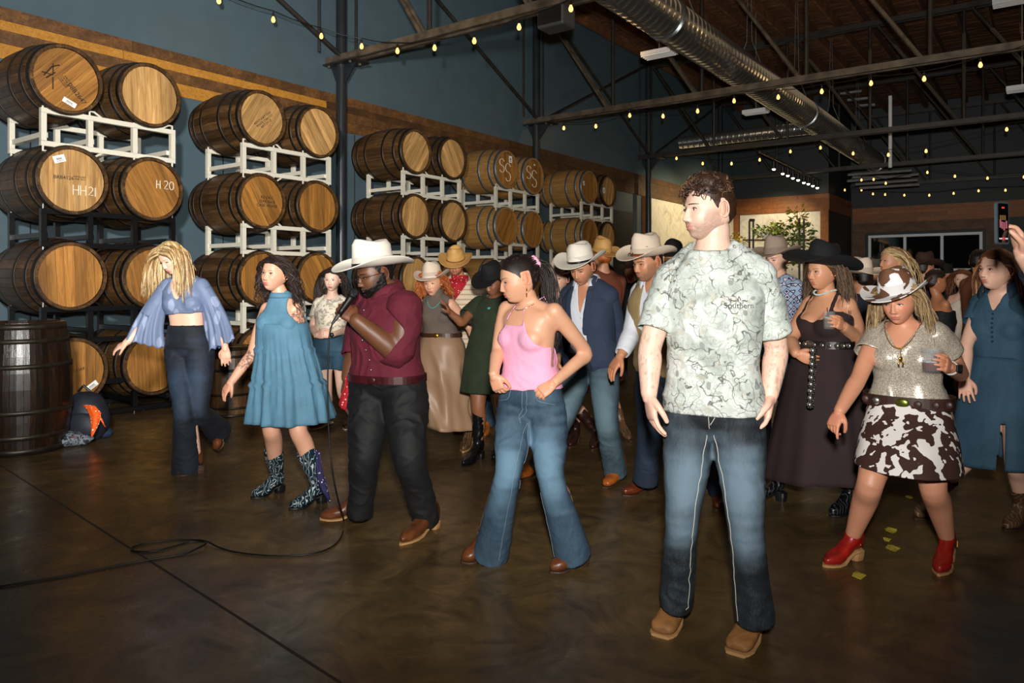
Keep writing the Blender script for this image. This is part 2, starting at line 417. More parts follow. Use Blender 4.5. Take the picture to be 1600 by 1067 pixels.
truss(0, 4.58, -.0 + .01, 18.9, 'nearest roof truss with paired dusty chords at the top of the picture')
truss(1, 10.12, .01, 18.9, 'second roof truss crossing below the big silver duct')
truss(2, 15.72, .01, 18.9, 'third roof truss in front of the thin horizontal duct')
truss(3, 21.3, .01, 18.9, 'fourth roof truss above the track lights')
truss(4, 26.3, 3.4, 18.9, 'farthest roof truss just before the dark back wall')
br = thing('wind_bracing', 'slim black pipe braces running from column to column along the wall', 'brace', W(10, .28, 6))
def brace(ta, za, tb, zb): MB().tube([W(ta, .34, za), W(tb, .34, zb)], .035, 8).build('brace_pipe', M['truss'], br)
brace(-.9, 7.5, 4.5, 5.0); brace(4.7, 7.6, 10.05, 5.0); brace(10.3, 5.0, 15.6, 7.5); brace(10.3, 7.6, 15.6, 5.0); brace(15.9, 5.0, 21.2, 7.5); brace(15.9, 7.5, 21.2, 5.0)
for t in TC[:3]:
    for dt in (-.38, .38): MB().tube([W(t + dt, .2, 5.0), W(t + dt, .2, ZC)], .022, 8).build('hanger_rod', M['truss'], br)

# ================================================================== DUCTS
def spiral_duct(name, label, a, b, R, seam, mat, flange=()):
    a, b = Vector(a), Vector(b); d = (b - a); L = d.length; d.normalize()
    x = d.cross(Vector((0, 0, 1))).normalized(); y = x.cross(d)
    du = thing(name, label, 'duct', (a + b) / 2)
    n = 56; m_ = MB(); rings = []
    step = seam / 8; k_ = int(L / step)
    ang = np.linspace(0, 2 * PI, n, endpoint=False)
    prof = np.array([0, .0, .0, .0, .0, .0, .012, .012])
    for i in range(k_ + 1):
        s_ = i * step
        ph = (i - ang / (2 * PI) * 8)
        rr = R + R * .045 * np.clip(1 - np.abs(np.mod(ph, 8) - 6.5) / 1.4, 0, 1)
        c0 = V3(a + d * s_)
        rings.append(c0 + rr[:, None] * (np.cos(ang)[:, None] * V3(x) + np.sin(ang)[:, None] * V3(y)))
    m_.ring_loft(rings); m_.build('pipe', mat, du)
    for s_ in flange:
        MB().tube([a + d * s_, a + d * (s_ + .12)], R + .025, 40).build('joint_band', M['metal'], du, smooth=False)
    return du
M['duct'] = NT('spiral_duct').out(rgb(186, 190, 192), .24, .92)
spiral_duct('spiral_duct', 'large silver spiral duct running overhead through the trusses', W(2.6, 4.69, 5.42), W(23.7, 4.69, 5.42), .31, .17, M['duct'], (4.5, 12.3, 21.0))
spiral_duct('spiral_duct', 'thin horizontal branch duct behind the third roof truss', W(16.5, .9, 5.38), W(16.5, 4.5, 5.38), .17, .16, M['duct'])
for i in range(6):
    t = 4.4 + i * 3.3
    h = MB()
    for s_ in (-1, 1): h.tube([W(t, 4.69 + s_ * .30, 5.42), W(t, 4.69 + s_ * .05, 6.1), W(t, 4.69 + s_ * .02, ZC)], .006, 5)
    tag(h.build('duct_hanger', M['zinc']), '%s of the thin wire hangers holding up the big duct' % ['nearest', 'second nearest', 'third nearest', 'third farthest', 'second farthest', 'farthest'][i], 'hanger', 'wire hangers of the big duct')

# speaker hung under the nearest truss
pc = at_t(868, 22, 4.6)
sp = thing('ceiling_speaker', 'dark grey wedge speaker hung under the nearest roof truss', 'speaker', pc)
MB().box(pc - E2 * .19 - E1 * .15 - Vector((0, 0, .20)), E2 * .40, E1 * .30, (0, 0, .26)).build('cabinet', flat('speaker_grey', rgb(62, 64, 66), .5), sp, bevel=.03)
MB().box(pc - E2 * .16 - E1 * .165 - Vector((0, 0, .16)), E2 * .34, E1 * .02, (0, 0, .19)).build('grille', M['black'], sp)
MB().tube([pc + Vector((0, 0, .05)), pc + Vector((0, 0, .35))], .02, 8).build('bracket', M['truss'], sp)

# louvre light fixtures
def fixture(c, la, lb, lab, n=4):
    fx = thing('ceiling_light', lab, 'light fixture', c)
    MB().box(c - E1 * la / 2 - E2 * lb / 2, E1 * la, E2 * lb, (0, 0, .06)).build('housing', M['white'], fx)
    for i in range(n): MB().box(c - E1 * la / 2 + E1 * (.02 + i * (la - .04) / n) - E2 * lb / 2 - Vector((0, 0, .03)), E1 * .02, E2 * lb, (0, 0, .035)).build('louvre', M['white'], fx)
    MB().tube([c + Vector((0, 0, .05)), Vector((c.x, c.y, ZC))], .008, 6).build('hanger_rod', M['zinc'], fx)
fixture(at_t(1030, 86, 8.6), .35, .55, 'white louvred light fixture hanging left of the big duct, nearer one')
fixture(at_t(1181, 176, 14.2), .35, .55, 'white louvred light fixture hanging left of the big duct, farther one')
fixture(at_t(1592, 2, 13), .4, .8, 'white louvred light fixture in the upper right corner')
fixture(at_t(1597, 140, 14), .4, .5, 'white louvred light fixture at the right edge below the corner one')
hv = thing('heater_rack', 'stack of long grey metal tubes hung below the fourth truss', 'heater', at_t(1380, 280, 22))
for (x0, y0, x1, y1) in ((1325, 273, 1425, 266), (1332, 277, 1424, 275), (1324, 283, 1436, 272), (1337, 288, 1434, 281), (1343, 294, 1437, 288)):
    MB().tube([at_t(x0, y0, 22 + y0 % 3 * .2), at_t(x1, y1, 22 + y0 % 3 * .2)], .045, 8).build('tube', M['zinc'], hv)
MB().tube([at_t(1391, 150, 20.5), at_t(1391, 262, 20.5)], .05, 8).build('white_pipe', M['white'], hv)
for (x0, y0, x1, y1) in ((1314, 147, 1347, 143), (1325, 157, 1357, 154), (1338, 166, 1368, 164)):
    MB().beam(at_t(x0, y0, 22.5), at_t(x1, y1, 22.5), .2, .06).build('tube', M['zinc'], hv)

# track lights
tk = thing('track_light', 'black lighting track with small bright spot heads near the alcove', 'track light', at_t(1245, 262, 19.5))
tA, tB = at_o(1187, 237, 3.0), at_o(1300, 291, 3.0)
MB().beam(tA, tB, .05, .05).build('track', M['truss2'], tk)
for i, (px, py) in enumerate([(1209, 265), (1223, 272), (1231, 275), (1239, 279), (1247, 282), (1256, 286), (1263, 288), (1270, 291), (1277, 294)]):
    q = at_o(px, py, 3.0); sh = MB().tube([q + Vector((0, 0, .22)), q + Vector((0, 0, .02))], .055, 10).build('spot_head', M['black'], tk)
    MB().tube([q + Vector((0, 0, .30)), q + Vector((0, 0, .2))], .015, 6).build('stem', M['black'], tk)
    MB().ell(q + Vector((0, 0, .01)), (.048, .048, .03), None, 10, 6).build('lens', M['spot_on'], tk, smooth=True)
lamp('alcove_spot', 'SPOT', W(20.5, 2.6, 4.6), 330, (1, .78, .42), W(20.3, 0, 2.6), .06, spot_size=math.radians(120), spot_blend=.8)
lamp('alcove_spot', 'SPOT', W(17.6, 2.2, 4.6), 260, (1, .78, .42), W(17.4, 0, 2.6), .06, spot_size=math.radians(110), spot_blend=.8)
lamp('alcove_spot', 'SPOT', W(21.6, 2.0, 4.5), 200, (1, .80, .48), W(23.4, 1.6, 2.8), .06, spot_size=math.radians(100), spot_blend=.8)

# ================================================================== STRING LIGHTS
bulb_me = MB().ring_loft([np.array([(r * math.cos(a), r * math.sin(a), z) for a in np.linspace(0, 2 * PI, 12, endpoint=False)]) for r, z in ((.004, -.085), (.017, -.08), (.026, -.065), (.029, -.05), (.026, -.032), (.017, -.012), (.013, 0))])
bulb0 = mk('bulb', bulb_me.arr(), bulb_me.f, M['bulb'], None, smooth=True, local=True)
s_me = MB().tube([(0, 0, 0), (0, 0, .055)], .016, 8).tube([(0, 0, .05), (0, 0, .08)], .006, 5)
sock0 = mk('socket', s_me.arr(), s_me.f, M['black'], None, local=True)
def strand(pts, lab, lift=.10):
    st = thing('string_lights', lab, 'string lights', pts[0], 'bulb strings hung along the roof trusses')
    st.location = pts[len(pts) // 2]
    path = []
    for i, p in enumerate(pts):
        path.append(p + Vector((0, 0, .08)))
        if i < len(pts) - 1:
            q = pts[i + 1]
            for s_ in (.33, .66): path.append(p.lerp(q, s_) + Vector((0, 0, .08 - .02)))
    MB().tube(path, .007, 5).build('cord', M['cord'], st)
    for p in pts:
        b = inst(bulb0, st); b.location = p - st.location
        s_ = inst(sock0, b); s_.location = (0, 0, 0)
S = lambda L, t: [at_t(x, y - 4, t) for x, y in L]
stA = [at_o(342, -4, .75), at_o(427, 26, .65), at_o(502, 52, .62)] + S([(565, 72), (621, 79), (679, 74), (741, 63), (811, 41), (892, 12)], 4.35)
strand(stA, 'glowing bulbs strung along the nearest truss beside the first column')
strand(S([(881, 201), (931, 198), (984, 181), (1036, 182), (1090, 174), (1147, 158), (1216, 152), (1284, 143), (1361, 130), (1444, 123), (1532, 101), (1610, 80)], 9.85), 'glowing bulbs strung below the second truss under the big duct')
strand(S([(1057, 249), (1098, 257), (1143, 257), (1187, 251), (1235, 238), (1282, 232), (1333, 241), (1388, 243), (1447, 237), (1573, 203), (1640, 190)], 15.45), 'glowing bulbs strung below the third truss')
strand(S([(1264, 294), (1302, 299), (1320, 299), (1346, 299), (1364, 305), (1383, 306), (1413, 307), (1452, 307), (1490, 304), (1529, 300), (1571, 299), (1615, 297)], 24.5), 'glowing bulbs in the farthest low row against the dark back wall')
strand(S([(1346, 283), (1365, 282), (1384, 288), (1449, 271), (1492, 277), (1543, 280), (1600, 278)], 21.0), 'glowing bulbs strung below the fourth truss')
for o_ in (bulb0, sock0): bpy.data.objects.remove(o_)

# ================================================================== BARRELS
NS = 26
def rb(x, Rb, Rh, L): return Rb - (Rb - Rh) * (2 * x / L) ** 2
def stave_mesh(Rb, Rh, L):
    xs = np.linspace(-L / 2, L / 2, 9); ha = PI / NS * .975; m_ = MB(); rings = []
    for x in xs:
        r = rb(x, Rb, Rh, L); rings.append([(x, r * math.sin(-ha), r * math.cos(ha)), (x, 0, r * 1.004), (x, r * math.sin(ha), r * math.cos(ha)), (x, (r - .028) * math.sin(ha), (r - .028) * math.cos(ha)), (x, (r - .028) * math.sin(-ha), (r - .028) * math.cos(ha))])
    m_.ring_loft([np.array(r) for r in rings]); return m_
def hoops(Rb, Rh, L, spec):
    out = []
    for (xc, wd) in spec:
        m_ = MB(); rings = []
        for x in (xc - wd / 2, xc + wd / 2):
            r = rb(x, Rb, Rh, L); rings += [(x, r + .006)]
        loop = [(rings[0][0], rings[0][1] - .012), rings[0], rings[1], (rings[1][0], rings[1][1] - .012), (rings[0][0], rings[0][1] - .012)]
        m_.ring_loft([np.array([(x, r * math.cos(a), r * math.sin(a)) for a in np.linspace(0, 2 * PI, 40, endpoint=False)]) for x, r in loop], cap=False)
        out.append(m_)
    return out
def head_boards(R, x, nb=7):
    ed = np.linspace(-R, R, nb + 1) + np.concatenate([[0], rng.uniform(-.012, .012, nb - 1), [0]]); out = []
    for i in range(nb):
        y0, y1 = ed[i] + .0012, ed[i + 1] - .0012; pts = []
        ys = np.linspace(y0, y1, 6)
        pts = [(y, math.sqrt(max(R * R - y * y, 0))) for y in ys] + [(y, -math.sqrt(max(R * R - y * y, 0))) for y in ys[::-1]]
        n = len(pts); dx = rng.uniform(-.0015, .0015)
        v = [(x + dx, a, b) for a, b in pts] + [(x - .02, a, b) for a, b in pts]
        m_ = MB().add(v, [tuple(range(n))[::-1]] + [tuple(range(n, 2 * n))] + [(k_, (k_ + 1) % n, n + (k_ + 1) % n, n + k_) for k_ in range(n)]); out.append(m_)
    return out
RB, RH, BL = .395, .335, 1.10
def proto_set(stm, hdm, hpm, single):
    d = {}
    sm = stave_mesh(RB, RH, BL)
    if single: d['stave'] = mk('stave', sm.arr(), sm.f, M[stm], None, local=True, smooth=False)
    else:
        m_ = MB(); v = sm.arr()
        for i in range(NS):
            a = 2 * PI * i / NS; c_, s_ = math.cos(a), math.sin(a)
            m_.add(v @ np.array([[1, 0, 0], [0, c_, s_], [0, -s_, c_]]), sm.f)
        d['staves'] = tag(mk('staves', m_.arr(), m_.f, M[stm], None, local=True), kind='stuff')
    d['hoop'] = [mk('hoop', m_.arr(), m_.f, M[hpm], None, local=True, smooth=True) for m_ in hoops(RB, RH, BL, [(-.52, .05), (-.40, .04), (-.19, .04), (.19, .04), (.40, .04), (.52, .05)])]
    d['head'] = [[mk('head_board', m_.arr(), m_.f, M[hdm], None, local=True) for m_ in head_boards(RH - .029, BL / 2 - .035)] for _ in range(2)]
    d['back'] = [mk('head_board', m_.arr(), m_.f, M[hdm], None, local=True) for m_ in head_boards(RH - .029, -BL / 2 + .055, 3)]
    return d
PR = {}
PR['old'] = proto_set('stave', 'head', 'hoop', True); PR['old_dark'] = proto_set('stave', 'head_old', 'hoop', True)
PR['black'] = proto_set('stave_black', 'head_old', 'hoop', True); PR['mid'] = proto_set('stave', 'head', 'hoop', False); PR['pale'] = proto_set('stave_pale', 'head_old', 'hoop_zinc', False)
GB = []
def barrel(kind, loc, rot, spin, lab, group, scale=1.0, heads=True):
    p = PR[kind]; b = thing('oak_barrel', lab, 'barrel', loc, group); b.rotation_euler = rot; b.scale = (scale,) * 3
    if 'stave' in p:
        for i in range(NS):
            s_ = inst(p['stave'], b); s_.rotation_euler = (2 * PI * i / NS + spin, 0, 0)
    else: inst(p['staves'], b).rotation_euler = (spin, 0, 0)
    for h in p['hoop']: inst(h, b)
    for h in p['head'][random.randint(0, 1)] + p['back']: inst(h, b).rotation_euler = (spin, 0, 0)
    return b
face_rot = (0, 0, math.atan2(E2.y, E2.x))
ZR = [3.405, 2.40, 1.45, .507]
gnames = ['far left rack', 'second rack', 'third rack', 'fourth rack', 'fifth rack']
rnames = ['top row', 'second row from the top', 'third row from the top', 'bottom row']
TG = [(0.0, .82), (2.18, 3.06), (4.92, 5.80), (7.25, 8.09), (10.19, 11.02)]
kinds = ['old', 'old', 'mid', 'pale', 'pale']
spins = {(0, 0, 0): -.75, (0, 0, 1): .05, (0, 1, 0): .0, (0, 1, 1): .5, (0, 2, 0): .05, (0, 3, 0): 0}
FACE = {}
OFFB = 1.6 - BL / 2
for g, ts in enumerate(TG):
    for r in range(4 if g < 3 else 3):
        for j, t in enumerate(ts):
            kd = kinds[g]
            if g == 0 and (r, j) in ((0, 0), (1, 1), (2, 0), (3, 0), (3, 1), (2, 1)): kd = 'old_dark'
            if g == 1 and r >= 1: kd = 'old_dark'
            if g == 4 and j == 1: kd = 'mid'
            dz = random.uniform(-.012, .012); z = ZR[r] + dz; tt = t + random.uniform(-.015, .015)
            if g == 0 and r == 0: tt += -.06 if j == 0 else -.02
            spn = spins.get((g, r, j), random.uniform(-.6, .6))
            b = barrel(kd, W(tt, OFFB, z), face_rot, spn, 'oak barrel, %s, %s, %s' % (gnames[g], rnames[r], 'left one' if j == 0 else 'right one'), 'oak barrels lying on the racks')
            del b['group']; FACE[(g, r, j)] = (b, spn)
# bungs on top
# markings on the barrel heads
def text(body, size, mat, parent, Mloc, name='lettering', depth=.0012):
    cu = bpy.data.curves.new('txt', 'FONT'); cu.body = body; cu.size = size; cu.align_x = 'CENTER'; cu.align_y = 'CENTER'; cu.extrude = depth; cu.resolution_u = 3
    o = bpy.data.objects.new('txt', cu); C.objects.link(o); bpy.context.view_layer.update()
    me = bpy.data.meshes.new_from_object(o); bpy.data.objects.remove(o); me.materials.clear(); me.materials.append(mat)
    q = bpy.data.objects.new(name, me); C.objects.link(q); q.parent = parent; q.matrix_local = Mloc; return q
def face_M(y, z, rot=0, x=BL / 2 - .030):   # y to the viewer's right, z up on the head, in the barrel frame (+x out)
    B = Matrix(((0, 0, 1, x), (1, 0, 0, y), (0, 1, 0, z), (0, 0, 0, 1))); return B @ Matrix.Rotation(rot, 4, 'Z')
def label(b, y, z, w_, h, rot):
    m_ = MB().box((-w_ / 2, -h / 2, 0), (w_, 0, 0), (0, h, 0), (0, 0, .002))
    o = mk('paper_label', m_.arr(), m_.f, M['paper'], b, local=True); o.matrix_local = face_M(y, z, rot)
    m_ = MB()
    for i in range(9): m_.box((-w_ * .25 + i * w_ * .055, -h * .12, .002), (w_ * .03, 0, 0), (0, h * .3, 0), (0, 0, .0006))
    for i in range(2): m_.box((-w_ * .3, -h * (.25 + .1 * i), .002), (w_ * .6, 0, 0), (0, h * .04, 0), (0, 0, .0006))
    q = mk('barcode', m_.arr(), m_.f, M['ink'], b, local=True); q.matrix_local = face_M(y, z, rot)
def chalk(b, strokes, mat, r=.004):
    m_ = MB()
    for s_ in strokes:
        pts = [(BL / 2 - .0325, y, z) for y, z in s_]
        m_.tube(pts, r, 5)
    mk('chalk_mark', m_.arr(), m_.f, mat, b, local=True)
def arc(cx_, cz, rx, rz, a0, a1, n=10): return [(cx_ + rx * math.cos(math.radians(a)), cz + rz * math.sin(math.radians(a))) for a in np.linspace(a0, a1, n)]
def Sg(cx_, cz, w_, h): return arc(cx_, cz + h / 4, w_ / 2, h / 4, 20, 270, 9) + arc(cx_, cz - h / 4, w_ / 2, h / 4, 90, -160, 9)
def Hg(x, z, w_, h): return [[(x, z + h / 2), (x, z - h / 2)], [(x + w_, z + h / 2), (x + w_, z - h / 2)], [(x, z), (x + w_, z)]]
b = FACE[(0, 0, 0)][0]; label(b, .03, -.22, .13, .05, -.42); text('08B2647', .065, M['ink'], b, face_M(.10, -.12, -.85)); text('SPIRIT OF\nTHE VALLEY\nOAK CASK\nDISTILLERY', .022, M['ink'], b, face_M(-.01, -.02, -.85))
m_ = MB()
for s_ in ([(-.20, .0), (-.13, .10), (-.06, .13)], [(-.22, .03), (-.12, .02), (-.12, .13)], [(-.18, -.02), (-.10, .05)], [(-.12, -.12), (-.12, .0)]): m_.tube([(BL / 2 - .0325, y, z) for y, z in s_], .006, 5)
mk('stamp', m_.arr(), m_.f, M['ink'], b, local=True)
b = FACE[(0, 1, 0)][0]; label(b, -.12, .20, .11, .07, .35); text('BRB4126', .05, M['ink'], b, face_M(-.08, .02, .02)); text('DISTILLERY\nOAK 2012', .024, M['ink'], b, face_M(.07, .03, 0))
chalk(b, Hg(.01, -.09, .05, .10) + Hg(.08, -.09, .05, .10) + [arc(.175, -.07, .022, .022, 150, -40, 7) + [(.155, -.13), (.20, -.13)], [(.22, -.05), (.22, -.14)]], M['chalk'])
b = FACE[(0, 1, 1)][0]; chalk(b, Hg(.05, .06, .04, .09) + [arc(.155, .085, .022, .022, 150, -40, 7) + [(.135, .02), (.18, .02)], arc(.22, .06, .025, .045, 0, 360, 14)], M['chalk'])
b = FACE[(0, 3, 0)][0]; label(b, .19, -.16, .12, .055, .6); text('FINEST OAK', .04, M['ink'], b, face_M(.02, .0, .25)); chalk(b, [arc(-.07, .13, .03, .03, 150, -40, 7) + [(-.10, .07), (-.03, .07)]], flat('faint_chalk', rgb(190, 150, 90), .9), .003)
b = FACE[(1, 1, 0)][0]; text('R2 O4 C\nOAK No 8\nCASK HOUSE', .05, M['ink'], b, face_M(.08, .0, .0))
b = FACE[(1, 0, 0)][0]; text('KENTUCKY OAK\nWHITE OAK CO\nBATCH 12', .04, M['ink'], b, face_M(.04, -.02, .7))
for j, lb in ((0, True), (1, False)):
    b = FACE[(3, 0, j)][0]; chalk(b, [Sg(-.12, .06, .14, .24), Sg(.06, -.04, .15, .32)], M['chalk'], .006)
    if lb: label(b, .13, .20, .09, .12, .05)
    else: label(b, .06, .22, .05, .03, .1)
label(FACE[(4, 0, 0)][0], -.20, .06, .06, .09, .1); label(FACE[(4, 0, 1)][0], -.18, .0, .09, .12, .3)
# upright barrels on the floor
ub = barrel('black', G(-8, 716) + Vector((0, .30, .535)), (0, -PI / 2, .3), .1, 'dark upright oak barrel at the left edge of the picture', None, .96)
ub2p = G(346, 655); ub2 = barrel('old', ub2p + Vector((0, .25, .365)), (0, -PI / 2, .3), .1, 'upright barrel with black hoops behind the woman in blue bell sleeves', None, .66)

# ================================================================== RACKS
def rack_proto(mat):
    parts = []; L = 1.36; H = .37; s_ = .05; dep = .75
    def piece(nm, m_): parts.append(mk(nm, m_.arr(), m_.f, M[mat], None, local=True))
    X = lambda t: V3(E1 * t)
    for o_ in (0, -dep):
        for z in (0, H - s_): piece('rail', MB().box(V3(E2 * o_) + (0, 0, z), E1 * L, E2 * s_, (0, 0, s_)))
        for t in (0, L / 3 - .02, 2 * L / 3 - .02, L - s_):
            piece('upright', MB().box(V3(E2 * o_) + X(t) + (0, 0, s_ * .9), E1 * s_, E2 * s_, (0, 0, H - 1.8 * s_)))
            a = V3(E2 * (o_ + .025)) + X(t + .025)
            for zz, sg in ((H - .01, 1), (.01, -1)):
                w_ = .13 if t < L - .1 else -.13
                piece('cradle_loop', MB().tube([a + (0, 0, zz), a + (0, 0, zz + sg * .055), a + X(w_ * .35) + (0, 0, zz + sg * .055), a + X(w_) + (0, 0, zz)], .011, 6))
    for t in (.02, L / 3, 2 * L / 3, L - .08):
        piece('crossbar', MB().box(V3(E2 * -dep) + X(t) + (0, 0, .09), E1 * .06, E2 * dep, (0, 0, .05)))
    return parts
RK = {'w': rack_proto('rack_white'), 'b': rack_proto('rack_black')}
def rack(kind, t, o_, z, lab):
    r = thing('barrel_rack', lab, 'barrel rack', W(t, o_, z))
    for p in RK[kind]: inst(p, r)
for g, ts in enumerate(TG):
    for r, z in enumerate((2.72, 1.74, .78, -.0)):
        if g > 2 and r == 3: continue
        kind = 'b' if (g == 0 and r >= 1) else 'w'
        if r == 3: z = .0
        rack(kind, (ts[0] + ts[1]) / 2 - .68, 1.50, z + (.02 if r == 3 else 0), '%s steel barrel rack of the %s, %s' % ('black' if kind == 'b' else 'cream', gnames[g], ['between its top and second row', 'under its second row', 'under its third row', 'standing on the floor'][r]))
# clean prototypes
for d in list(PR.values()):
    for k_, o_ in d.items():
        for q in (sum(o_, []) if k_ == 'head' else o_ if isinstance(o_, list) else [o_]): bpy.data.objects.remove(q)
for l_ in RK.values():
    for q in l_: bpy.data.objects.remove(q)

# ================================================================== PLANT SHELF in the alcove
shp = lambda px, py: at_t(px, py, 21.6)
ps = thing('plant_shelf', 'black pipe shelf loaded with trailing green plants before the marble tiles', 'shelf', shp(1215, 445))
for px in (1171, 1177, 1249, 1256):
    MB().tube([shp(px, 345 if px < 1200 else 341), shp(px, 470)], .035, 8).build('pipe_post', M['black'], ps)
MB().tube([shp(1171, 344), shp(1179, 344)], .045, 8).build('pipe_fitting', M['black'], ps)
for py in (376, 412): MB().box(shp(1160, py), shp(1262, py) - shp(1160, py), E1 * .3, (0, 0, .05)).build('shelf_board', M['plank_dark'], ps)
def leafy(center, n, spread, drop, lab, cols, leaf=.055, pot=None):
    t_ = thing('potted_plant', lab, 'plant', center)
    if pot: MB().ring_loft([np.array([(center.x + r * math.cos(a), center.y + r * math.sin(a), center.z + z) for a in np.linspace(0, 2 * PI, 14, endpoint=False)]) for r, z in ((.07, 0), (.10, .02), (.12, .2), (.10, .2), (.09, .15))]).build('pot', pot, t_)
    m_ = MB(); st = MB(); cl = []
    for i in range(n):
        a = random.uniform(0, 2 * PI); r = spread * random.random() ** .6
        p = V3(center) + (r * math.cos(a), r * .6 * math.sin(a), random.uniform(*drop) * (1 - .3 * r / spread) + .15)
        d = V3((math.cos(a), math.sin(a) * .6, random.uniform(-.6, .9))); d /= np.linalg.norm(d); s_ = leaf * random.uniform(.6, 1.5)
        u = np.cross(d, (random.uniform(-1, 1), random.uniform(-1, 1), 1)); u /= np.linalg.norm(u); nn = np.cross(d, u)
        m_.add([p, p + d * s_ * .5 + u * s_ * .32, p + d * s_, p + d * s_ * .5 - u * s_ * .32, p + d * s_ * .5 - nn * .004], [(0, 1, 2, 3), (0, 4, 1), (1, 4, 2), (2, 4, 3), (3, 4, 0)])
        if i % 6 == 0: st.tube([V3(center) + (0, 0, .12), (V3(center) + p) / 2 + (0, 0, .08), p], .005, 4)
    tag(m_.build('leaves', cols, t_), kind='stuff'); st.build('stem', cols, t_)
M['leaf'] = flat('green_leaf', rgb(92, 122, 44), .5, vary=.5, ns=9); M['leaf_y'] = flat('yellow_leaf', rgb(176, 160, 50), .5, vary=.4, ns=9)
leafy(shp(1196, 374), 160, .42, (-.1, .35), 'bushy green plant in a pale pot on the shelf', M['leaf'], .11, M['paper'])
leafy(shp(1215, 374), 70, .25, (.0, .5), 'spiky brown and yellow plant in a dark pot on the shelf', M['leaf_y'], .12, M['ink'])
leafy(shp(1238, 380), 420, .75, (-1.1, .6), 'large trailing vine spilling down the right side of the shelf', M['leaf'], .13)
leafy(shp(1247, 352), 120, .28, (-.3, .55), 'climbing yellow green vine at the top of the right post', M['leaf_y'], .12)
leafy(shp(1153, 392), 110, .35, (-.2, .5), 'orange and yellow leaved plant at the left end of the shelf', M['leaf_y'], .10)

# ================================================================== FLOOR ITEMS
M['navy'] = flat('navy_nylon', rgb(24, 28, 40), .6, vary=.1); M['orange'] = None
k = NT('orange_bandana_print'); vo = k.n('ShaderNodeTexVoronoi'); vo.inputs['Scale'].default_value = 34; k.l(k.map(), vo.inputs['Vector'])
M['orange'] = k.out(k.ramp(vo.outputs[0], [(.0, rgb(250, 225, 200)), (.22, rgb(250, 225, 200)), (.26, rgb(236, 92, 12))]), .7)
k = NT('red_bandana_print'); vo = k.n('ShaderNodeTexVoronoi'); vo.inputs['Scale'].default_value = 42; k.l(k.map(), vo.inputs['Vector'])
M['redban'] = k.out(k.ramp(vo.outputs[0], [(.0, rgb(240, 220, 215)), (.16, rgb(240, 220, 215)), (.22, rgb(176, 20, 32))]), .75)
k = NT('navy_bandana_print'); vo = k.n('ShaderNodeTexVoronoi'); vo.inputs['Scale'].default_value = 42; k.l(k.map(), vo.inputs['Vector'])
M['navyban'] = k.out(k.ramp(vo.outputs[0], [(.0, rgb(230, 228, 232)), (.18, rgb(230, 228, 232)), (.24, rgb(34, 30, 74))]), .75)
k = NT('floral_cloth'); n1 = k.noise(k.map(), 26, 2, .5, 1)
M['floral'] = k.out(k.ramp(n1, [(.4, rgb(30, 34, 44)), (.47, rgb(120, 130, 140)), (.6, rgb(40, 46, 60)), (.68, rgb(170, 24, 28))], 'CONSTANT'), .8)
def blob(name, c, r, mat, parent, seed, amp=.12, n=28, m_=18, floorz=None):
    q = MB().ell((0, 0, 0), (1, 1, 1), None, n, m_); v = q.arr(); v = v * (1 + amp * vnoise(v * 1.8 + 9, seed)[:, None] + amp * .5 * vnoise(v * 4.3, seed + 3)[:, None]) * V3(r) + V3(c)
    if floorz is not None: v[:, 2] = np.maximum(v[:, 2], floorz)
    return mk(name, v, q.f, mat, parent, smooth=True)
bp = G(118, 692)
bag = thing('backpack', 'dark navy backpack on the floor before the first rack', 'backpack', bp)
blob('bag_body', bp + Vector((0, .15, .19)), (.20, .15, .24), M['navy'], bag, 3, .08, floorz=.003)
blob('front_pocket', bp + Vector((.02, .03, .13)), (.16, .07, .14), M['navy'], bag, 5, .06, floorz=.003)
MB().tube([bp + Vector((-.05, .13, .43)), bp + Vector((0, .12, .48)), bp + Vector((.05, .13, .43))], .012, 8).build('handle', M['black'], bag)
bd = thing('bandana', 'orange printed bandana tied on the navy backpack', 'bandana', G(150, 694))
def cloth(name, mat, parent, rows_, amp=.006, seed=0, th=.003):
    """rows_: list of (left, right) points; lofted thin cloth with folds"""
    nx = 9; rr = []
    for i, (a_, b_) in enumerate(rows_):
        a_, b_ = V3(a_), V3(b_); line = np.array([a_ + (b_ - a_) * s_ for s_ in np.linspace(0, 1, nx)])
        line[:, 1] += amp * np.sin(np.linspace(0, 9, nx) + i * .5 + seed)
        rr.append(np.concatenate([line, line[::-1] + (0, th, 0)]))
    q = MB().ring_loft(rr); return q.build(name, mat, parent, smooth=True)
Yb = G(150, 694).y - .02
pp = lambda x, y, dy=0: P(x, y, Yb + dy)
cloth('cloth', M['orange'], bd, [(pp(128, 633, .1), pp(134, 632, .1)), (pp(136, 640), pp(148, 634)), (pp(140, 652), pp(158, 645)), (pp(141, 668, -.03), pp(156, 660, -.03)), (pp(142, 684, -.04), pp(146, 680, -.04))])
cloth('corner', M['orange'], bd, [(pp(148, 636), pp(154, 645)), (pp(152, 650), pp(161, 658)), (pp(164, 666), pp(165, 668))])
fcl = blob('printed_cloth', G(92, 698) + Vector((0, .05, .05)), (.22, .14, .075), M['floral'], None, 11, .22, floorz=.003); tag(fcl, 'crumpled black floral cloth on the floor left of the backpack', 'cloth')
cp = blob('cap', G(162, 684) + Vector((0, .02, .045)), (.06, .06, .05), flat('dark_blue_cloth', rgb(22, 40, 66), .7), None, 13, .1, floorz=.003); tag(cp, 'small dark blue cloth item on the floor right of the orange bandana', 'cloth')
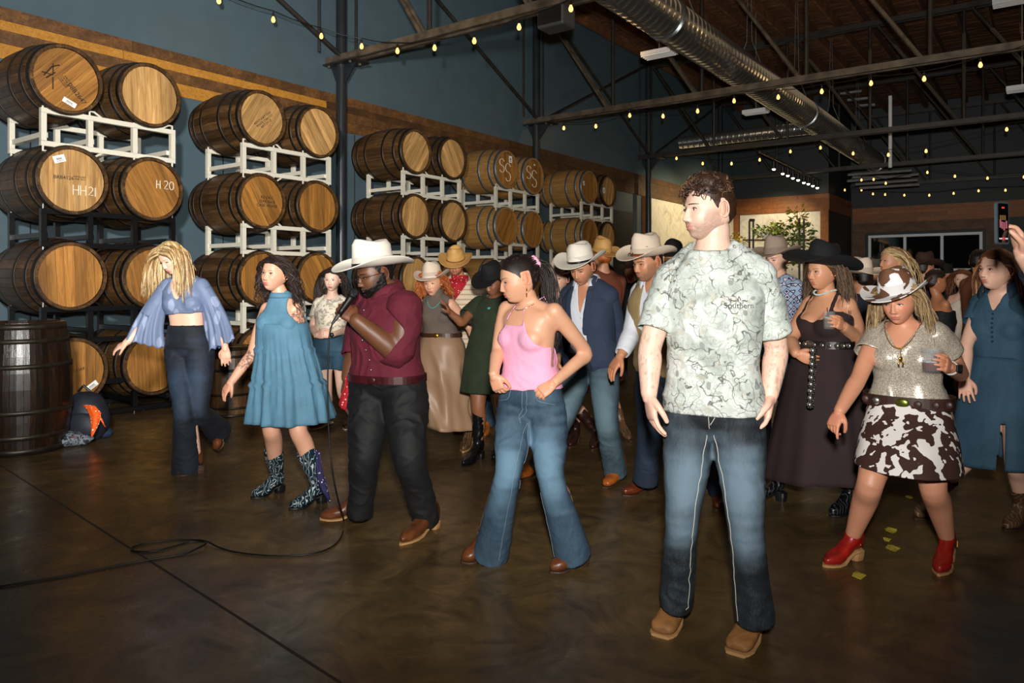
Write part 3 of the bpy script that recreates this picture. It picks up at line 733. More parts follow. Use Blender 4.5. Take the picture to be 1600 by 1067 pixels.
for i, (px, py, s_) in enumerate(((1394, 858, .03), (1391, 829, .03), (1341, 899, .028), (1386, 843, .018), (1422, 777, .02))):
    p = G(px, py); m_ = MB()
    n = 9; ring = [(p.x + s_ * (1 + .45 * math.cos(3 * a + i)) * math.cos(a), p.y + s_ * 1.5 * (1 + .4 * math.sin(2 * a)) * math.sin(a), .003 + .004 * math.sin(a * 2 + i)) for a in np.linspace(0, 2 * PI, n, endpoint=False)]
    m_.add(ring + [(x, y, z + .002) for x, y, z in ring], [tuple(range(n))[::-1], tuple(range(n, 2 * n))] + [(k_, (k_ + 1) % n, n + (k_ + 1) % n, n + k_) for k_ in range(n)])
    tag(m_.build('fallen_leaf', M['leaf_y']), ['largest yellow leaf scrap on the floor between the red shoes', 'yellow leaf scrap behind the largest one between the red shoes', 'yellow leaf scrap nearest the camera by the left red shoe', 'tiny yellow scrap between the two larger leaves', 'small yellow scrap farthest back on the floor by the cow-print skirt'][i], 'leaf', 'leaf scraps')
# ================================================================== PEOPLE TOOLKIT
DG = bpy.context.evaluated_depsgraph_get
def remesh(mb, voxel, smooth=3, fac=.5):
    me = bpy.data.meshes.new('tmp'); me.from_pydata(mb.arr().tolist(), [], mb.f)
    o = bpy.data.objects.new('tmp', me); C.objects.link(o)
    m = o.modifiers.new('r', 'REMESH'); m.mode = 'VOXEL'; m.voxel_size = voxel
    if smooth: s = o.modifiers.new('s', 'SMOOTH'); s.factor = fac; s.iterations = smooth
    e = o.evaluated_get(DG()); m2 = e.to_mesh()
    v = np.empty(len(m2.vertices) * 3); m2.vertices.foreach_get('co', v); v = v.reshape(-1, 3)
    n = len(m2.polygons); ls = np.empty(n, int); m2.polygons.foreach_get('loop_total', ls)
    li = np.empty(len(m2.loops), int); m2.loops.foreach_get('vertex_index', li)
    if (ls == 4).all(): f = [tuple(q) for q in li.reshape(-1, 4).tolist()]
    else:
        st = np.concatenate([[0], np.cumsum(ls)]); L = li.tolist(); f = [tuple(L[st[i]:st[i + 1]]) for i in range(n)]
    nm = np.empty(len(v) * 3); m2.vertex_normals.foreach_get('vector', nm); nm = nm.reshape(-1, 3)
    e.to_mesh_clear(); bpy.data.objects.remove(o); bpy.data.meshes.remove(me)
    return v, f, nm
def cull(v, f, keep):
    """drop faces whose verts are all not kept"""
    big = [q for q in f if len(q) > 4 and keep[list(q)].all()]
    f = [q if len(q) == 4 else q + (q[-1],) for q in f if len(q) <= 4]
    F_ = np.array(f); k_ = keep[F_].all(axis=1); F_ = F_[k_]
    used = np.unique(np.concatenate([F_.ravel()] + [np.array(q) for q in big])); mp = -np.ones(len(v), int); mp[used] = np.arange(len(used))
    return used, [tuple(q) if q[3] != q[2] else tuple(q[:3]) for q in mp[F_].tolist()] + [tuple(int(mp[i]) for i in q) for q in big]
def bsmooth(v, f, it=6):
    from collections import Counter
    c = Counter()
    for q in f:
        for i in range(len(q)): a, b = q[i], q[(i + 1) % len(q)]; c[(a, b) if a < b else (b, a)] += 1
    E = np.array([e for e, n in c.items() if n == 1])
    if len(E) == 0: return v
    v = v.copy(); idx = np.unique(E); cnt = np.zeros(len(v)); np.add.at(cnt, E.ravel(), 1)
    for _ in range(it):
        s_ = np.zeros_like(v); np.add.at(s_, E[:, 0], v[E[:, 1]]); np.add.at(s_, E[:, 1], v[E[:, 0]])
        v[idx] = v[idx] * .4 + .6 * s_[idx] / cnt[idx][:, None]
    return v
def nrm(a): a = np.asarray(a, float); return a / (np.linalg.norm(a) + 1e-9)
def sstep(x, a, b): t = np.clip((x - a) / (b - a), 0, 1); return t * t * (3 - 2 * t)
def gau(x, s): return np.exp(-(x / s) ** 2)
def spl(pts, n):
    """catmull-rom through points of any dimension"""
    pts = [V3(p) for p in pts]; m = len(pts); out = []
    for i in range(n):
        u = i / (n - 1) * (m - 1); k_ = min(int(u), m - 2); t = u - k_
        p0, p1, p2, p3 = pts[max(k_ - 1, 0)], pts[k_], pts[k_ + 1], pts[min(k_ + 2, m - 1)]
        out.append(.5 * (2 * p1 + (p2 - p0) * t + (2 * p0 - 5 * p1 + 4 * p2 - p3) * t * t + (3 * p1 - p0 - 3 * p2 + p3) * t ** 3))
    return np.array(out)
def limb(mb, pts, rad, n=14, N=14, ref=None, squash=1):
    """rounded-end smooth tube; pts & rad interpolated together"""
    q = spl([np.append(V3(p), r) for p, r in zip(pts, rad)], n)
    P_, R_ = list(q[:, :3]), list(q[:, 3])
    a = nrm(P_[0] - P_[1]); b = nrm(P_[-1] - P_[-2])
    P_ = [P_[0] + a * R_[0] * .85, P_[0] + a * R_[0] * .5] + P_ + [P_[-1] + b * R_[-1] * .5, P_[-1] + b * R_[-1] * .85]
    R_ = [R_[0] * .4, R_[0] * .85] + R_ + [R_[-1] * .85, R_[-1] * .4]
    mb.tube(P_, R_, N, squash=squash)
def ering(c, ax, ay, a, b, n=28, e=2.3):
    t = np.linspace(0, 2 * PI, n, endpoint=False); c_, s_ = np.cos(t), np.sin(t)
    x = np.sign(c_) * np.abs(c_) ** (2 / e) * a; y = np.sign(s_) * np.abs(s_) ** (2 / e) * b
    return V3(c) + x[:, None] * V3(ax) + y[:, None] * V3(ay)

# ---------------------------------------------------------------- materials for people
k = NT('skin'); at = k.n('ShaderNodeVertexColor', layer_name='Col'); n1 = k.noise(k.map(), 120, 3)
M['skin'] = k.out(at.outputs[0], .47, bump=n1, bs=.06, bd=.001)
k.b.inputs['Subsurface Weight'].default_value = .06; k.b.inputs['Subsurface Radius'].default_value = (.02, .008, .004); k.b.inputs['Subsurface Scale'].default_value = .6
k = NT('hair'); at = k.n('ShaderNodeVertexColor', layer_name='Col'); n1 = k.noise(k.map((60, 60, 8)), 6, 3)
M['hair'] = k.out(k.mix(.5, at.outputs[0], k.ramp(n1, [(.3, .3), (.7, 1.)]), 'MULTIPLY'), .5, bump=n1, bs=.4, bd=.003)
k = NT('eye'); at = k.n('ShaderNodeVertexColor', layer_name='Col'); M['eye'] = k.out(at.outputs[0], .12)
def cloth_mat(name, c, rough=.8, vary=.12, fine=260, ns=7, bs=.25, sheen=.0, **kw):
    k = NT(name); n1 = k.noise(k.map(), ns, 4); n2 = k.noise(k.map(), fine, 2)
    lo = tuple(x * (1 - vary) for x in c[:3]) + (1,); hi = tuple(min(x * (1 + vary), 1) for x in c[:3]) + (1,)
    k.b.inputs['Sheen Weight'].default_value = sheen
    return k.out(k.ramp(n1, [(.3, lo), (.7, hi)]), rough, bump=n2, bs=bs, bd=.0015, **kw)
def denim(name, dark, light):
    k = NT(name); at = k.n('ShaderNodeVertexColor', layer_name='Col'); n2 = k.noise(k.map((420, 420, 60)), 1, 2); n3 = k.noise(k.map((1, 1, .4)), 14, 4)
    se = k.n('ShaderNodeSeparateColor'); k.l(at.outputs[0], se.inputs[0]); f_ = se.outputs[0]
    f2 = k.math('ADD', f_, k.math('MULTIPLY', k.math('SUBTRACT', n3, .5), .5))
    f3 = k.math('ADD', f2, k.math('MULTIPLY', k.math('SUBTRACT', n2, .5), .35))
    return k.out(k.ramp(f3, [(.1, dark), (.9, light)]), .78, bump=n2, bs=.3, bd=.001)
def leather(name, c, rough=.38, **kw):
    k = NT(name); n1 = k.noise(k.map(), 9, 4, .6, 1); n2 = k.noise(k.map(), 90, 3)
    lo = tuple(x * .5 for x in c[:3]) + (1,); hi = tuple(min(x * 1.35, 1) for x in c[:3]) + (1,)
    return k.out(k.ramp(n1, [(.3, lo), (.7, hi)]), rough, bump=n2, bs=.2, bd=.001, **kw)
M['sole'] = flat('boot_sole', rgb(60, 38, 22), .6); M['sole_tan'] = flat('tan_sole', rgb(176, 132, 84), .6)
M['silver'] = flat('silver', rgb(200, 196, 186), .25, .95); M['gold'] = flat('gold', rgb(190, 140, 60), .3, .95)
M['thread'] = flat('white_thread', rgb(208, 204, 190), .8); M['pearl'] = flat('pearl', rgb(196, 214, 206), .25)
M['turq'] = flat('turquoise', rgb(70, 168, 160), .4)

# ---------------------------------------------------------------- the head (local: faces -Y, z up, origin between the eyes and ears)
def head_surf(X, male=True, full=0.0):
    """X: unit sphere points -> head surface"""
    sx, sy, sz = X[:, 0], X[:, 1], X[:, 2]
    hr = np.sqrt(sx ** 2 + sy ** 2) + 1e-9; cx, cy = sx / hr, sy / hr
    e = 2.35; pr = (np.abs(cx) ** e + np.abs(cy) ** e) ** (-1 / e); cx, cy = cx * pr, cy * pr
    az = np.abs(sz); lower = sz < 0
    rw = np.where(lower, (1 - az ** 2.7) ** (1 / 2.3), (1 - az ** 2.35) ** (1 / 2.1))
    rf = np.where(lower, (1 - az ** 4.6) ** (1 / 3.2), (1 - az ** 2.3) ** (1 / 2.05))
    rbk = np.where(lower, (1 - az ** 2.2) ** .5, (1 - az ** 2.3) ** (1 / 2.05))
    t = np.clip(-sz, 0, 1)
    wj = 1 - (.24 if male else .30) * sstep(t, .15, 1.0) + full * .12 * sstep(t, .2, .7)
    x = cx * rw * .074 * wj
    fr = cy < 0
    y = np.where(fr, cy * rf * .092 * (1 - .05 * sstep(t, .3, 1)), cy * rbk * .100 * (1 - .62 * sstep(t, .12, .85))) + .006
    z = sz * .117
    wf = sstep(-cy, .15, .75)
    ax = np.abs(x)
    d = .005 * gau(z - .020, .011) * gau(x, .048) * (1.4 if male else .5)
    d -= .0085 * gau(ax - .031, .017) * gau(z - .001, .012)
    d += .0045 * gau(ax - .0315, .011) * gau(z, .0055)
    d -= .004 * gau(x, .012) * gau(z - .012, .010)
    # nose
    zz = np.array([.020, .010, -.005, -.022, -.034, -.040, -.0455, -.050]); hh = np.array([.0, .004, .0100, .0165, .0215, .0205, .0100, .0])
    h = np.interp(-z, -zz, hh); ww = np.interp(-z, -zz, [.008, .0078, .0085, .0105, .0125, .0125, .012, .012])
    d += h * np.exp(-(ax / ww) ** 2.4) * (1.08 if male else .9)
    d += .0075 * gau(ax - .0125, .0058) * gau(z + .0395, .0065)
    d -= .003 * gau(ax - .007, .003) * gau(z + .0465, .002)
    # cheeks, mouth, chin
    d += .0045 * gau(ax - .040, .020) * gau(z + .028, .020)
    d += .0055 * gau(x, .030) * gau(z + .068, .018)
    d += .0042 * np.exp(-(ax / .0245) ** 3) * gau(z + .0625, .0045) + .0050 * np.exp(-(ax / .021) ** 3) * gau(z + .0735, .0050)
    d -= .0035 * np.exp(-(ax / .026) ** 4) * gau(z + .0678, .0021)
    d -= .003 * gau(ax - .028, .005) * gau(z + .068, .006) + .002 * gau(x, .004) * gau(z + .055, .005)
    d -= .0030 * gau(x, .022) * gau(z + .084, .005)
    d += .0075 * gau(x, .020) * gau(z + .101, .011) * (1.1 if male else .8)
    y = y - d * wf
    # temples, cheek hollow
    x = x * (1 - .05 * gau(z - .03, .03) * sstep(-cy, .2, .6))
    return np.stack([x, y, z], 1)
def head_grid(nu, nv):
    u = np.linspace(-PI, PI, nu, endpoint=False); ph = u - .58 * np.sin(u)
    th = np.linspace(.03, PI - .03, nv); th = th - .16 * np.sin(2 * (th - .2)) * .0
    PH, TH = np.meshgrid(ph, th)
    X = np.stack([np.sin(TH) * np.sin(PH), -np.sin(TH) * np.cos(PH), -np.cos(TH)], -1).reshape(-1, 3)
    f = []
    for i in range(nv - 1):
        for k_ in range(nu): f.append((i * nu + k_, i * nu + (k_ + 1) % nu, (i + 1) * nu + (k_ + 1) % nu, (i + 1) * nu + k_))
    f.append(tuple(range(nu))[::-1]); f.append(tuple((nv - 1) * nu + k_ for k_ in range(nu)))
    return X, f
def normals(v, f):
    n = np.zeros_like(v); Q = np.array([q[:4] if len(q) >= 4 else q + (q[-1],) for q in f])
    c = np.cross(v[Q[:, 2]] - v[Q[:, 0]], v[Q[:, 3]] - v[Q[:, 1]])
    for i in range(4): np.add.at(n, Q[:, i], c)
    return n / (np.linalg.norm(n, axis=1)[:, None] + 1e-12)
def surf_y(x, z, male, full):
    """front surface y at given x, z"""
    best = None
    g = np.linspace(-.95, .95, 60); 
    sz = z / .117; ph = np.linspace(-1.4, 1.4, 281); s_ = math.sqrt(max(1 - sz * sz, 1e-4))
    X = np.stack([s_ * np.sin(ph), -s_ * np.cos(ph), np.full_like(ph, sz)], 1); v = head_surf(X, male, full)
    return float(np.interp(x, v[:, 0], v[:, 1]))
def face_color(v, skin, male, stub=0, lip=None, blush=1.0):
    x, y, z = v.T; ax = np.abs(x); c = np.tile(np.array(skin[:3]), (len(v), 1)); fr = (y < -.03)
    red = np.array([1.12, .80, .76])
    w_ = (gau(ax - .043, .018) * gau(z + .025, .018) * .5 + gau(x, .014) * gau(z + .036, .010) * .35) * blush * fr
    c = c * (1 - w_[:, None]) + c * red * w_[:, None]
    lipc = np.array(lip[:3]) if lip is not None else np.array(skin[:3]) * (.92, .48, .46)
    w_ = np.clip(1.6 * np.exp(-(ax / .0235) ** 4) * (gau(z + .0625, .0042) + gau(z + .0735, .0050)) - .35, 0, 1) * fr
    c = c * (1 - w_[:, None]) + lipc * w_[:, None]
    w_ = gau(z + .0678, .0013) * np.exp(-(ax / .025) ** 6) * .75 * fr
    c = c * (1 - w_[:, None] * .8)
    w_ = gau(ax - .0075, .0035) * gau(z + .0465, .0024) * fr * (y < -.085); c = c * (1 - .7 * w_[:, None])  # nostril shade painted into the skin colour
    # eye line tint around the eyes
    w_ = gau(ax - .031, .014) * gau(z - .001, .008) * .30 * fr; c = c * (1 - w_[:, None] * np.array([.5, .8, .7]))
    if stub:
        jaw = sstep(-z, .035 + 0 * z, .07) * (1 - np.exp(-(ax / .022) ** 4) * gau(z + .068, .010)) * (y < .03)
        jaw = np.maximum(jaw, gau(z + .053, .006) * np.exp(-(ax / .026) ** 4) * fr) * (z > -.125)
        side = (ax > .05) * sstep(-z, -.01, .02) * (y < .012) * (y > -.055) * .8; jaw = np.maximum(jaw, side)
        nz = .75 + .25 * vnoise(v * 400, 4); w_ = np.clip(jaw * nz * stub, 0, 1)
        c = c * (1 - w_[:, None]) + np.array([.055, .040, .030]) * w_[:, None]
    return c
def rotm(yaw, pitch=0, roll=0):
    r = math.radians
    return np.array(Matrix.Rotation(-r(yaw), 3, 'Z') @ Matrix.Rotation(r(pitch), 3, 'X') @ Matrix.Rotation(r(roll), 3, 'Y'))

HEADS = {}
def build_head(B):
    """adds head geometry to body builder dict B; returns nothing. B: head spec"""
    male, full = B['male'], B.get('full', 0); q = B.get('q', 1)
    key = (male, full, q)
    if key not in HEADS:
        X, f = head_grid(*((112, 96) if q == 2 else (76, 66) if q == 1 else (44, 40)))
        v = head_surf(X, male, full)
        HEADS[key] = (v, f, normals(v, f), X)
    return HEADS[key]
EYE_P = {}
def eye_parts(male, full, closed, gaze, iris):
    """one eye (right side x>0) local: returns (v,f,col) of eyeball lens and lash mesh"""
    out = []
    for sg in (-1, 1):
        x0, z0 = .031 * sg, .0005
        y0 = surf_y(x0, z0, male, full)
        nx, nz = 19, 13; hgt = .0068 * (1 - closed * .62); wid = .0158; V = []; col = []
        zoff = -closed * .0022
        us = np.linspace(-1, 1, nx); ws = np.linspace(-1, 1, nz)
        for a in ws:
            for u in us:
                x = u * wid; top = hgt * (1 - abs(u) ** 2.2) ** .8 if abs(u) < 1 else 0; bot = .75 * top
                z = zoff + (a * top if a > 0 else a * bot)
                r2 = (x * x + z * z * 1.2) / .0175 ** 2
                y = -.0046 * (1 - r2)
                V.append((x0 + x, y0 + y + .0022, z0 + z)); gx, gz = gaze
                dd = math.hypot(x - gx * .006, (z - gz * .004 - zoff)); 
                cc = (.012, .010, .010) if dd < .0024 else iris if dd < .0056 else (.74, .69, .65)
                if dd > .0050 and dd < .0060: cc = tuple(i * .4 for i in iris)
                if a > .72: cc = (.02, .014, .012)
                elif a < -.9: cc = tuple(.4 * i for i in (.62, .45, .4))
                col.append(cc)
        f = []
        for i in range(nz - 1):
            for k_ in range(nx - 1): f.append((i * nx + k_, i * nx + k_ + 1, (i + 1) * nx + k_ + 1, (i + 1) * nx + k_))
        out.append((np.array(V), f, np.array(col), (x0, y0, z0), hgt, zoff))
    return out
def xf(v, H): return np.asarray(v) @ H['R'].T * H['s'] + H['c']

def add_face(root, H, B):
    """eyes, eyebrows (separate children)"""
    male, full = B['male'], B.get('full', 0)
    if B.get('q', 1) == 0 and not B.get('eyes'): 
        pass
    hc = np.array(B.get('brow', B['hair'][0])[:3]) * .55
    eps = eye_parts(male, full, B.get('closed', 0), B.get('gaze', (0, 0)), B.get('iris', (.10, .05, .02)))
    for (V, f, col, (x0, y0, z0), hgt, zo) in eps:
        sg = 1 if x0 > 0 else -1
        eye = mk('eye', xf(V, H), f, M['eye'], root, smooth=True, col=col)
        m_ = MB(); pts = []
        for u in np.linspace(-1.05, 1.12, 9):
            pts.append((x0 + sg * u * .0158, y0 - .0034 * (1 - .5 * u * u) + .0006, z0 + zo + hgt * (max(1 - abs(u) ** 2.2, 0)) ** .8 + .0004))
        m_.tube(pts, [.0010] + [.0023 if not male else .0017] * 7 + [.0012], 5); 
        # upper eyelid fold
        mk('eyelash', xf(m_.arr(), H), m_.f, M['hairdark'], eye, smooth=True)
        if full >= 0:
            m_ = MB(); pts = []; rr = []
            for u in np.linspace(-1, 1, 8):
                x = .0325 + u * .0175; z = .0195 + (.0035 if not male else .001) * (1 - (u - .3) ** 2) - .001 * u
                pts.append((sg * x, surf_y(sg * x, z, male, full) - .0008, z)); rr.append(.0040 * (1.25 if male else .75) * (1 - .55 * max(u, 0) - .2 * max(-u, 0)))
            m_.tube(pts, rr, 6, squash=.5)
            mk('eyebrow', xf(m_.arr(), H), m_.f, M['hair'], root, smooth=True, col=np.tile(hc, (m_.n, 1)))
def ear_geo(m_):
    for sg in (-1, 1):
        pts = [(sg * (.0735 + .010 * math.sin(a) ** 2 + .004), .014 + .016 * math.cos(a) * .9 + .004, .002 + .030 * math.sin(a)) for a in np.linspace(-1.9, 3.6, 18)]
        pts = []
        for a in np.linspace(-2.0, 3.3, 18):
            y = .016 - .0165 * math.cos(a + PI) * 1.0; z = .000 + .031 * math.sin(a) - .002
            pts.append((sg * (.0725 + .013 * sstep(y, .0, .03)), y + .004, z))
        m_.tube(pts, [.0022] + [.0031] * 15 + [.003, .002], 7)
        m_.ell((sg * .0765, .019, .000), (.0055, .015, .027), Matrix.Rotation(sg * .35, 3, 'Z'), 12, 8)
        m_.ell((sg * .077, .010, -.026), (.0045, .007, .008), None, 10, 6)
        m_.ell((sg * .0765, .002, -.004), (.004, .004, .006), None, 8, 6)

# ---------------------------------------------------------------- hands
def hand(mb, wrist, d, palm_n, thumb, curl, s=1.0, spread=.12, tcurl=.4, fk=None):
    """wrist point, d: direction of the fingers, palm_n: direction the palm faces, thumb: side direction"""
    d = nrm(d); pn = nrm(V3(palm_n) - d * np.dot(palm_n, d)); th = nrm(np.cross(d, pn)); th = th if np.dot(th, thumb) > 0 else -th
    w0 = V3(wrist)
    # palm slab
    rings = []
    for t, a, b in ((-.02, .024, .018), (0, .026, .018), (.02, .033, .017), (.05, .040, .0155), (.078, .041, .0135), (.090, .038, .010)):
        rings.append(ering(w0 + d * t * s, th, pn, a * s, b * s, 16, 2.6))
    mb.ring_loft(rings)
    for i, (off, L, r) in enumerate(((.030, .072, .0088), (.0105, .080, .0091), (-.0095, .075, .0087), (-.028, .060, .0077))):
        base = w0 + d * (.080 - abs(i - 1.2) * .003) * s + th * off * s
        c_ = curl[i] if hasattr(curl, '__len__') else curl * (1 + .12 * (i - 1.5))
        ang = -c_ * .2; dirn = nrm(d + th * spread * (1.3 - i) * .6); p = base - dirn * .02; pts = [p, base]; p = base
        for L_, k_ in ((.42, .75), (.32, 1.0), (.26, .75)):
            ang += c_ * k_; v = dirn * math.cos(ang) + pn * math.sin(ang); p = p + v * L * L_ * s; pts.append(p)
        limb(mb, pts, [r * s * 1.05, r * s * 1.05, r * s, r * s * .92, r * s * .8], 11, 9)
    tb = w0 + d * .022 * s + th * .022 * s + pn * .004
    v1 = nrm(d * .75 + th * .75 + pn * .25); v2 = nrm(d * 1 + th * (.35 - .5 * tcurl) + pn * (.25 + tcurl)); v3 = nrm(d * (1 - .3 * tcurl) + th * (.1 - tcurl * .8) + pn * (.2 + tcurl))
    p1 = tb + v1 * .034 * s; p2 = p1 + v2 * .034 * s; p3 = p2 + v3 * .026 * s
    limb(mb, [tb, p1, p2, p3], [.0155 * s, .0125 * s, .0105 * s, .0085 * s], 11, 9)

# ---------------------------------------------------------------- boots
def boot(root, heel, toe, ankle, top, mat, sole=None, r_shaft=(.052, .062), name='boot', square=.0, heel_h=.035, height=1.0, open_toe=False, trim=None, s=1.0, label=None, shaft=True, voxel=.0075):
    """heel, toe: points on the sole; ankle -> top: axis of the shaft"""
    heel, toe = V3(heel), V3(toe); L = np.linalg.norm(toe - heel); fx = (toe - heel) / L; up = nrm(nrm(V3(top) - V3(ankle)) * .25 + (0, 0, 1)); fy = nrm(np.cross(up, fx)); up = np.cross(fx, fy)
    m_ = MB(); rings = []; hh = heel_h
    sw = s
    tw = .5 + square
    for x, w_, zt, zb in ((.0, .020, .075, .012), (.04, .032, .10, .006), (.14, .037, .115, .006), (.28, .036, .108, .008), (.42, .038, .086, .004), (.58, .044, .066, .001), (.74, .045, .054, 0), (.86, .036 + square * .012, .046, 0), (.95, .022 + square * .022, .038, .003), (1.0, .010 + square * .024, .030, .008)):
        lift = hh * sstep(1 - x, .35, .85) + .010
        c = heel + fx * x * L + up * (lift + (zt + zb) / 2)
        rings.append(ering(c, fy, up, w_ * sw, (zt - zb) / 2 + .003, 20, 2.5))
    m_.ring_loft(rings)
    if shaft:
        ank = heel + fx * .22 * L + up * (hh + .085)
        tp = V3(top); mid = (ank + tp) / 2
        limb(m_, [ank - up * .02, ank, mid, tp], [.040 * s, r_shaft[0] * .93 * s, (r_shaft[0] * .55 + r_shaft[1] * .45) * s, r_shaft[1] * s], 12, 20)
    v, f, nm = remesh(m_, voxel, 3)
    if shaft and np.linalg.norm(tp - ank) > .02:
        ax = nrm(tp - ank); rel = v - tp; lat = np.abs(rel @ fy) / r_shaft[1]
        keep = (rel @ ax) < -.002 - (.030 * np.clip(1 - lat * 1.3, -.3, 1) if trim is not None else 0)
        keep |= np.linalg.norm(rel - np.outer(rel @ ax, ax), axis=1) > r_shaft[1] * 1.25 * s
        used, f = cull(v, f, keep); v = bsmooth(v[used], f); nm = nm[used]
    v = v + nm * (.0022 * vnoise(v * 30 * (1, 1, 2), 3))[:, None] * (1.5 if shaft else .6)
    bo = mk(name, v, f, mat, root, smooth=True)
    if label: bo['label'] = label
    # sole and heel block
    m_ = MB(); rings = []
    out = [(-.01, .018), (.04, .033), (.16, .036), (.30, .030), (.42, .034), (.58, .045), (.74, .047), (.87, .038 + square * .012), (.96, .022 + square * .022), (1.02, .008 + square * .026)]
    for x, w_ in out:
        lift = hh * sstep(1 - x, .35, .85)
        c = heel + fx * x * L + up * (lift + .006); rings.append(ering(c, fy, up, w_ * sw, .0065, 12, 4))
    m_.ring_loft(rings)
    if hh > .012:
        m_.ring_loft([ering(heel + fx * (.095 * L + .0) + up * z, fx, fy, .034 * (1 - .15 * (z < .01)), .033 * (1 - .1 * (z < .01)) * sw, 16, 3.5) for z in (.0, hh * .5, hh + .004)])
    m_.build('sole', sole or M['sole'], bo, smooth=False)
    return bo, (heel, fx, fy, up, L)

# ---------------------------------------------------------------- hats (head-local)
def hat(root, H, mat, band=None, tilt=0, crown=.125, brim=(.115, .085), curl=.055, dent=.028, z0=.048, name='hat', label=None, s=1.0, roll=0, front_dip=.01, taper=.86, flat_top=False, yaw=0):
    n = 44; m_ = MB(); rings = []; T = np.linspace(0, 2 * PI, n, endpoint=False)
    a0, b0 = .086 * s, .104 * s
    cx_, sx_ = np.cos(T), np.sin(T)        # x across, y along (front = -y)
    def cr(u):
        z = crown * (1 - (1 - u) ** 1.0); k_ = 1 - (1 - taper) * u - .10 * sstep(u, .85, 1.0)
        x = cx_ * a0 * k_; y = sx_ * b0 * k_
        pin = 1 - .16 * sstep(u, .3, .95) * sstep(-sx_, .3, .9)       # pinched front
        return np.stack([x * pin, y, np.full(n, z) + .012 * np.cos(2 * T) * -1 * u * .8 + .006 * u * -sx_], 1)
    for u in (0, .15, .3, .5, .7, .85, .95, 1.0): rings.append(cr(u))
    top = rings[-1]
    c0 = top.mean(0)
    for r, dz in ((.93, .006), (.80, .004), (.62, -.35 * dent), (.42, -.8 * dent), (.2, -dent), (.02, -dent)):
        q = (top - c0) * (r, r, 1) + c0
        side = np.abs(q[:, 0]) / (a0 * taper); q[:, 2] += dz + (.010 * side if r < .9 else 0) + .004 * np.sin(0); rings.append(q)
    def brimring(r, th):
        k_ = r
        x = cx_ * (a0 + brim[0] * k_) ; y = sx_ * (b0 + brim[1] * k_)
        up = curl * (np.abs(cx_) ** 2.2) * k_ ** 1.7 * 1.0 - front_dip * (np.abs(sx_) ** 2) * k_ ** 1.5
        inw = 1 - .16 * (np.abs(cx_) ** 3) * k_ ** 2 * (curl / .055)
        return np.stack([x * inw, y, up + th], 1)
    low = [brimring(r, -.003) for r in (1.0, .98, .8, .6, .4, .2, 0)][::1]
    upr = [brimring(r, .0015) for r in (0, .2, .4, .6, .8, .98, 1.0)]
    # one closed surface: inside bottom -> under brim -> edge -> top of brim -> crown
    inner = [np.stack([cx_ * a0 * .97, sx_ * b0 * .97, np.full(n, .05)], 1)]
    loft = inner + low[::-1] + upr[::-1][:0] + [upr[-1]] + upr[:-1][::-1] + rings[1:]
    m_.ring_loft(loft)
    R = np.array(Matrix.Rotation(math.radians(yaw), 3, 'Z') @ Matrix.Rotation(math.radians(tilt), 3, 'X') @ Matrix.Rotation(math.radians(roll), 3, 'Y'))
    v = m_.arr() @ R.T + (0, .006, z0)
    v = xf(v, H)
    o = mk(name, v, m_.f, mat, root, smooth=True)
    if label: o['label'] = label
    if band is not None:
        bm = MB(); rr = []
        for u, e in ((.02, 1.015), (.02, 1.03), (.14, 1.03), (.14, 1.012)):
            q = cr(u); q[:, :2] *= e; rr.append(q)
        bm.ring_loft(rr + [rr[0]], cap=False)
        mk('hat_band', xf(bm.arr() @ R.T + (0, .006, z0), H), bm.f, band, o, smooth=True)
    return o

